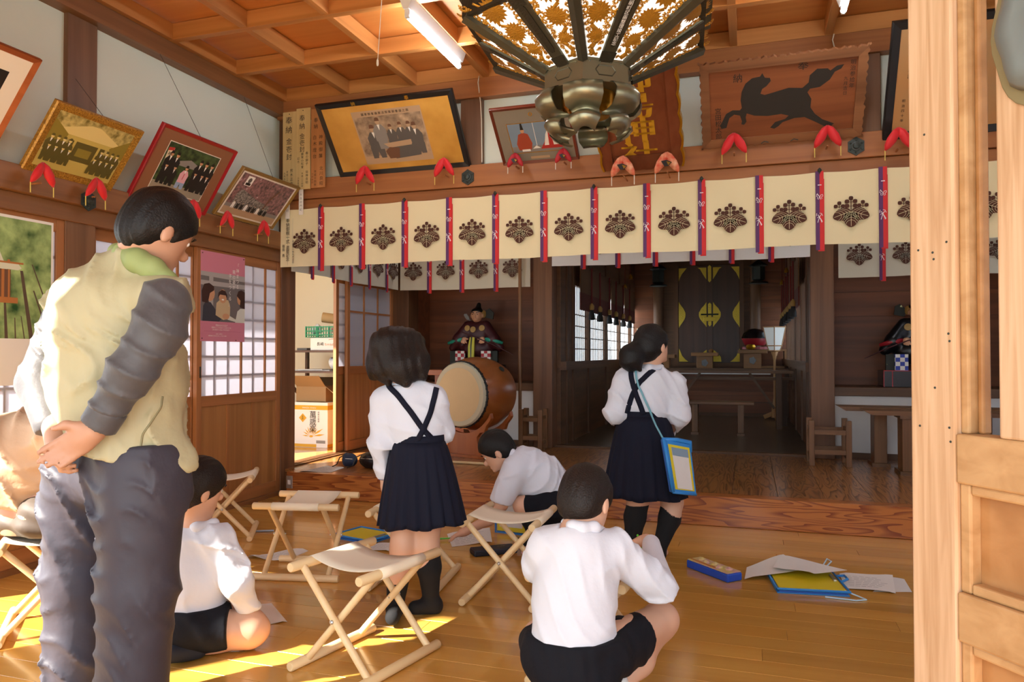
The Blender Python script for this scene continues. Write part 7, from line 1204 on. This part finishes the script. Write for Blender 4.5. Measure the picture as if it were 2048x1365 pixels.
# shoulder clipboard case hanging at her side
cb = thing('clipboard_case', 'blue clipboard case hanging from the ponytail girl\'s shoulder cord', 'clipboard', P(1360, 990, d - .2))
TL, TR, BR_, BL = [V(P(*q_)) for q_ in ((1328, 880, d - .27), (1380, 890, d - .20), (1392, 990, d - .21), (1346, 985, d - .29))]; N_ = (TR - TL).cross(BL - TL).normalized(); N_ = N_ if N_.dot(Fh) < 0 else -N_
def cpanel(u0, u1, v0, v1, z0, z1, nm, m):
    f_ = lambda u, v, z: (TL * (1 - u) + TR * u) * (1 - v) + (BL * (1 - u) + BR_ * u) * v + N_ * z
    MB().rings([[f_(u0, v0, z0), f_(u1, v0, z0), f_(u1, v1, z0), f_(u0, v1, z0)], [f_(u0, v0, z1), f_(u1, v0, z1), f_(u1, v1, z1), f_(u0, v1, z1)]]).build(nm, m, cb, bevel=.002)
cpanel(0, 1, 0, 1, -.03, -.004, 'gusset', 'mesh_blue'); cpanel(0, 1, 0, 1, -.004, .004, 'cover', 'clip_blue'); cpanel(.10, .93, .07, .94, .004, .006, 'board', 'clip_yellow'); cpanel(.20, .84, .12, .92, .006, .008, 'sheet', 'sheet_b'); cpanel(.2, .84, .12, .28, .008, .009, 'printed_band', 'p_sky'); MB().tube([TL + N_ * -.015, (TL + TR) / 2 + V(0, 0, .012), TR + V(0, 0, .012), TR + V(0, 0, -.04)], .012, 8).build('zip_edge', 'clip_blue', cb, smooth='all'); MB().tube([TL, BL], .010, 8).build('zip_edge', 'clip_blue', cb, smooth='all'); MB().tube([BL, BR_], .008, 8).build('zip_edge', 'clip_blue', cb, smooth='all')
# ---------------------------------------------------------------- boy bending to the floor
bm_ = thing('person', 'child in short sleeves crouching and reaching for the worksheet beside the step', 'person', (-1.15, 4.35, 0)); d = 4.38
b = SDF(.007); hc = dp(995, 902, d); c, R, F, U = head(b, hc, vec(-.80, .05, -.60), vec(-.55, .05, .83), 1.02); b.cap(P(1022, 925, d), hc - U * .045 - F * .03, .046, .044, .03)
b.cap(P(1045, 935, d), P(1110, 990, d), .10, .105, .05).chain([P(1025, 945, d - .10), P(1003, 1010, d - .12), P(978, 1040, d - .1), P(930, 1064, d - .06)], [.045, .036, .032, .024], .02).chain([P(1035, 940, d + .12), P(1030, 990, d + .16), P(1046, 1012, d + .04)], [.045, .036, .026], .02)
hand(b, P(932, 1063, d - .06), vec(-.85, .05, -.35), vec(-.1, 0, 1), vec(-.2, .9, .1), .85, .35, .3); hand(b, P(1046, 1012, d + .04), vec(.3, -.9, -.3), vec(-.3, 0, .9), vec(-.9, 0, 0), .85, .7)
for o_, kx in ((-.09, 1046), (.10, 1052)): b.chain([P(1108, 1010, d + o_), P(kx, 1012, d + o_ * 1.3), P(1076, 1078, d + o_ * 1.1)], [.075, .052, .034], .03).cap(P(1078, 1084, d + o_ * 1.1), P(1045, 1084, d + o_ * 1.2), .03, .024, .03)
b.cut((0, 0, .004), (0, 0, -1)); b.build('body', 'skin_k', bm_); face_bits(bm_, c, R, F, U, 1.02); hair_short(bm_, c, R, F, U, 1.05, 'hairk', 17, .006, .075)
s = SDF(.008).cap(P(1048, 938, d), P(1080, 960, d), .135, .14, .06, (Fh, 1.0)).cap(P(1080, 960, d), P(1118, 985, d), .14, .118, .06).cap(P(1035, 935, d - .09), P(1040, 930, d + .10), .065, .065, .05).chain([P(1028, 948, d - .10), P(1003, 1000, d - .12)], [.08, .070], .04).chain([P(1036, 944, d + .12), P(1030, 982, d + .155)], [.075, .060], .04).fold(-.009, 26, vec(.6, .1, .7), 35, 1.1).fold(-.006, 46, vec(.8, .2, -.5), 36, 1.1); s.cut(P(1002, 1006, d - .12), vec(-.30, 0, -.95), np.array(P(998, 1015, d - .1)), .11).cut(P(1018, 922, d), vec(-.8, 0, .6), np.array(P(1012, 915, d)), .055).cut(P(1106, 1008, d), vec(.15, 0, -1), np.array(P(1100, 1030, d)), .16); s.build('shirt', 'shirt_white', bm_)
SDF(.005).cap(P(1018, 935, d - .075), P(1024, 905, d - .05), .016, .018, .02).cap(P(1024, 905, d - .05), P(1028, 900, d + .05), .018, .016, .02).build('collar', 'shirt_white', bm_)
q = SDF(.008).cap(P(1105, 1000, d), P(1110, 1025, d), .130, .118, .05)
for o_, kx in ((-.09, 1064), (.10, 1068)): q.cap(P(1108, 1010, d + o_), P(kx, 1014, d + o_ * 1.25), .098, .078, .04)
q.fold(.006, 50, vec(.7, .1, .6), 39, 1.4); q.build('shorts', 'shorts_navy', bm_)
for o_ in (-.09, .10): SDF(.0065).chain([P(1060, 1040, d + o_ * 1.2), P(1077, 1080, d + o_ * 1.1)], [.054, .040], .02).cap(P(1078, 1085, d + o_ * 1.1), P(1040, 1086, d + o_ * 1.2), .036, .030, .03).cut((0, 0, .003), (0, 0, -1)).build('sock', 'sock_black', bm_)
# ---------------------------------------------------------------- boy squatting in front, writing on a stool
bf = thing('person', 'child in white long sleeves squatting in front and writing on a stool', 'person', (-.52, 2.3, 0)); d = 2.30
b = SDF(.006); hc = dp(1172, 1003, d + .08); c, R, F, U = head(b, hc, vec(.55, .68, -.48), vec(.14, .40, .90), .98); b.cap(P(1160, 1062, d + .03), hc - U * .05 - F * .02, .044, .042, .03)
b.cap(P(1155, 1110, d), P(1150, 1290, d - .06), .10, .10, .05, (Fh, 1.2)).chain([P(1235, 1100, d + .02), P(1328, 1176, d + .10), P(1294, 1082, d + .44)], [.036, .032, .022], .02).chain([P(1085, 1095, d + .04), P(1068, 1132, d + .08), P(1130, 1076, d + .42)], [.036, .032, .022], .02)
hand(b, P(1294, 1082, d + .44), vec(-.6, .7, -.25), vec(.1, .1, .95), vec(-.7, -.3, .3), .80, .9); hand(b, P(1130, 1076, d + .42), vec(.5, .8, .05), vec(0, 0, 1), vec(.7, -.3, 0), .80, .15)
b.chain([P(1205, 1305, d - .06), P(1322, 1240, d + .24), P(1318, 1247, d + .24)], [.072, .056, .053], .03).chain([P(1310, 1252, d + .25), P(1275, 1320, d + .12), P(1232, 1380, d + .02)], [.052, .050, .032], .03).cap(P(1228, 1400, d - .03), P(1240, 1400, d + .08), .034, .026, .03)
b.chain([P(1100, 1305, d - .06), P(1080, 1275, d + .12)], [.072, .055], .03).chain([P(1080, 1280, d + .12), P(1100, 1335, d + .08), P(1130, 1385, d + .02)], [.050, .046, .032], .03).cap(P(1130, 1402, d - .03), P(1120, 1402, d + .08), .034, .026, .03); b.cut((0, 0, .004), (0, 0, -1)); b.build('body', 'skin_k', bf); face_bits(bf, c, R, F, U, .98); hair_short(bf, c, R, F, U, 1.0, 'hairb', 41, .004, .066)
s = SDF(.007).cap(P(1155, 1110, d), P(1150, 1180, d - .01), .108, .120, .05, (Fh, 1.12)).cap(P(1150, 1180, d - .01), P(1146, 1272, d - .06), .122, .128, .05, (Fh, 1.1)).cap(P(1098, 1095, d + .03), P(1222, 1098, d + .02), .055, .055, .05).chain([P(1228, 1104, d + .03), P(1316, 1172, d + .09)], [.064, .056], .03).chain([P(1316, 1168, d + .10), P(1302, 1088, d + .40)], [.052, .034], .02).chain([P(1090, 1100, d + .04), P(1074, 1140, d + .08)], [.060, .048], .03).chain([P(1074, 1132, d + .08), P(1118, 1076, d + .36)], [.046, .034], .02).fold(-.009, 26, vec(.55, .1, .8), 45, 1.1).fold(-.005, 48, vec(.8, .1, .5), 46, 1.1)
s.cut(P(1150, 1298, d - .06), vec(-.03, 0, -1), np.array(P(1150, 1330, d - .06)), .17).cut(P(1163, 1062, d + .02), vec(.1, .25, 1), np.array(P(1163, 1050, d + .02)), .055); s.build('shirt', 'shirt_white', bf)
SDF(.0045).chain([P(1130, 1046, d + .05), P(1146, 1054, d - .02), P(1165, 1058, d - .035), P(1188, 1056, d - .02), P(1204, 1062, d + .05)], [.014, .018, .019, .018, .014], .015).build('collar', 'shirt_white', bf)
TD = (V(P(1322, 1240, d + .24)) - V(P(1205, 1312, d - .06))).normalized()
q = SDF(.0075).cap(P(1150, 1290, d - .07), P(1148, 1330, d - .08), .128, .128, .05, (Fh, 1.05)).cap(P(1205, 1312, d - .06), P(1292, 1262, d + .17), .090, .074, .04).cap(P(1100, 1308, d - .06), P(1088, 1290, d + .06), .092, .080, .04).fold(.006, 50, vec(.7, .1, .6), 49, 1.5).fold(.003, 140, vec(1, .1, .1), 50, 1); q.cut(P(1150, 1265, d - .06), (0, 0, 1), np.array(P(1150, 1250, d - .1)), .17).cut(P(1272, 1272, d + .115), TD, np.array(V(P(1272, 1272, d + .115)) + TD * .11), .15); q.build('shorts', 'shorts_navy', bf)
for x_, d_ in ((1232, .02), (1130, .02)): SDF(.0065).cap(P(x_, 1368, d + d_), P(x_, 1400, d + d_), .040, .040, .02).cap(P(x_ - 4, 1402, d - .05), P(x_ + (-10 if x_ > 1200 else -10), 1402, d + .04), .038, .030, .03).cut((0, 0, .003), (0, 0, -1)).cut(P(x_, 1352, d + d_), (0, 0, 1)).build('sock', 'sock_white', bf)
w = MB().tube([P(1284, 1096, d + .50), P(1275, 1071, d + .46)], .004, 8).build('pencil', 'green_pen'); tag(w, 'short green pencil in the squatting child\'s hand', 'pencil')
sheet('worksheet', [(-.62, 2.62), (-.42, 2.6), (-.40, 2.82), (-.60, 2.84)], 'worksheet on the stool seat under the writing hand', seed=31, z0=.391, lines=False)
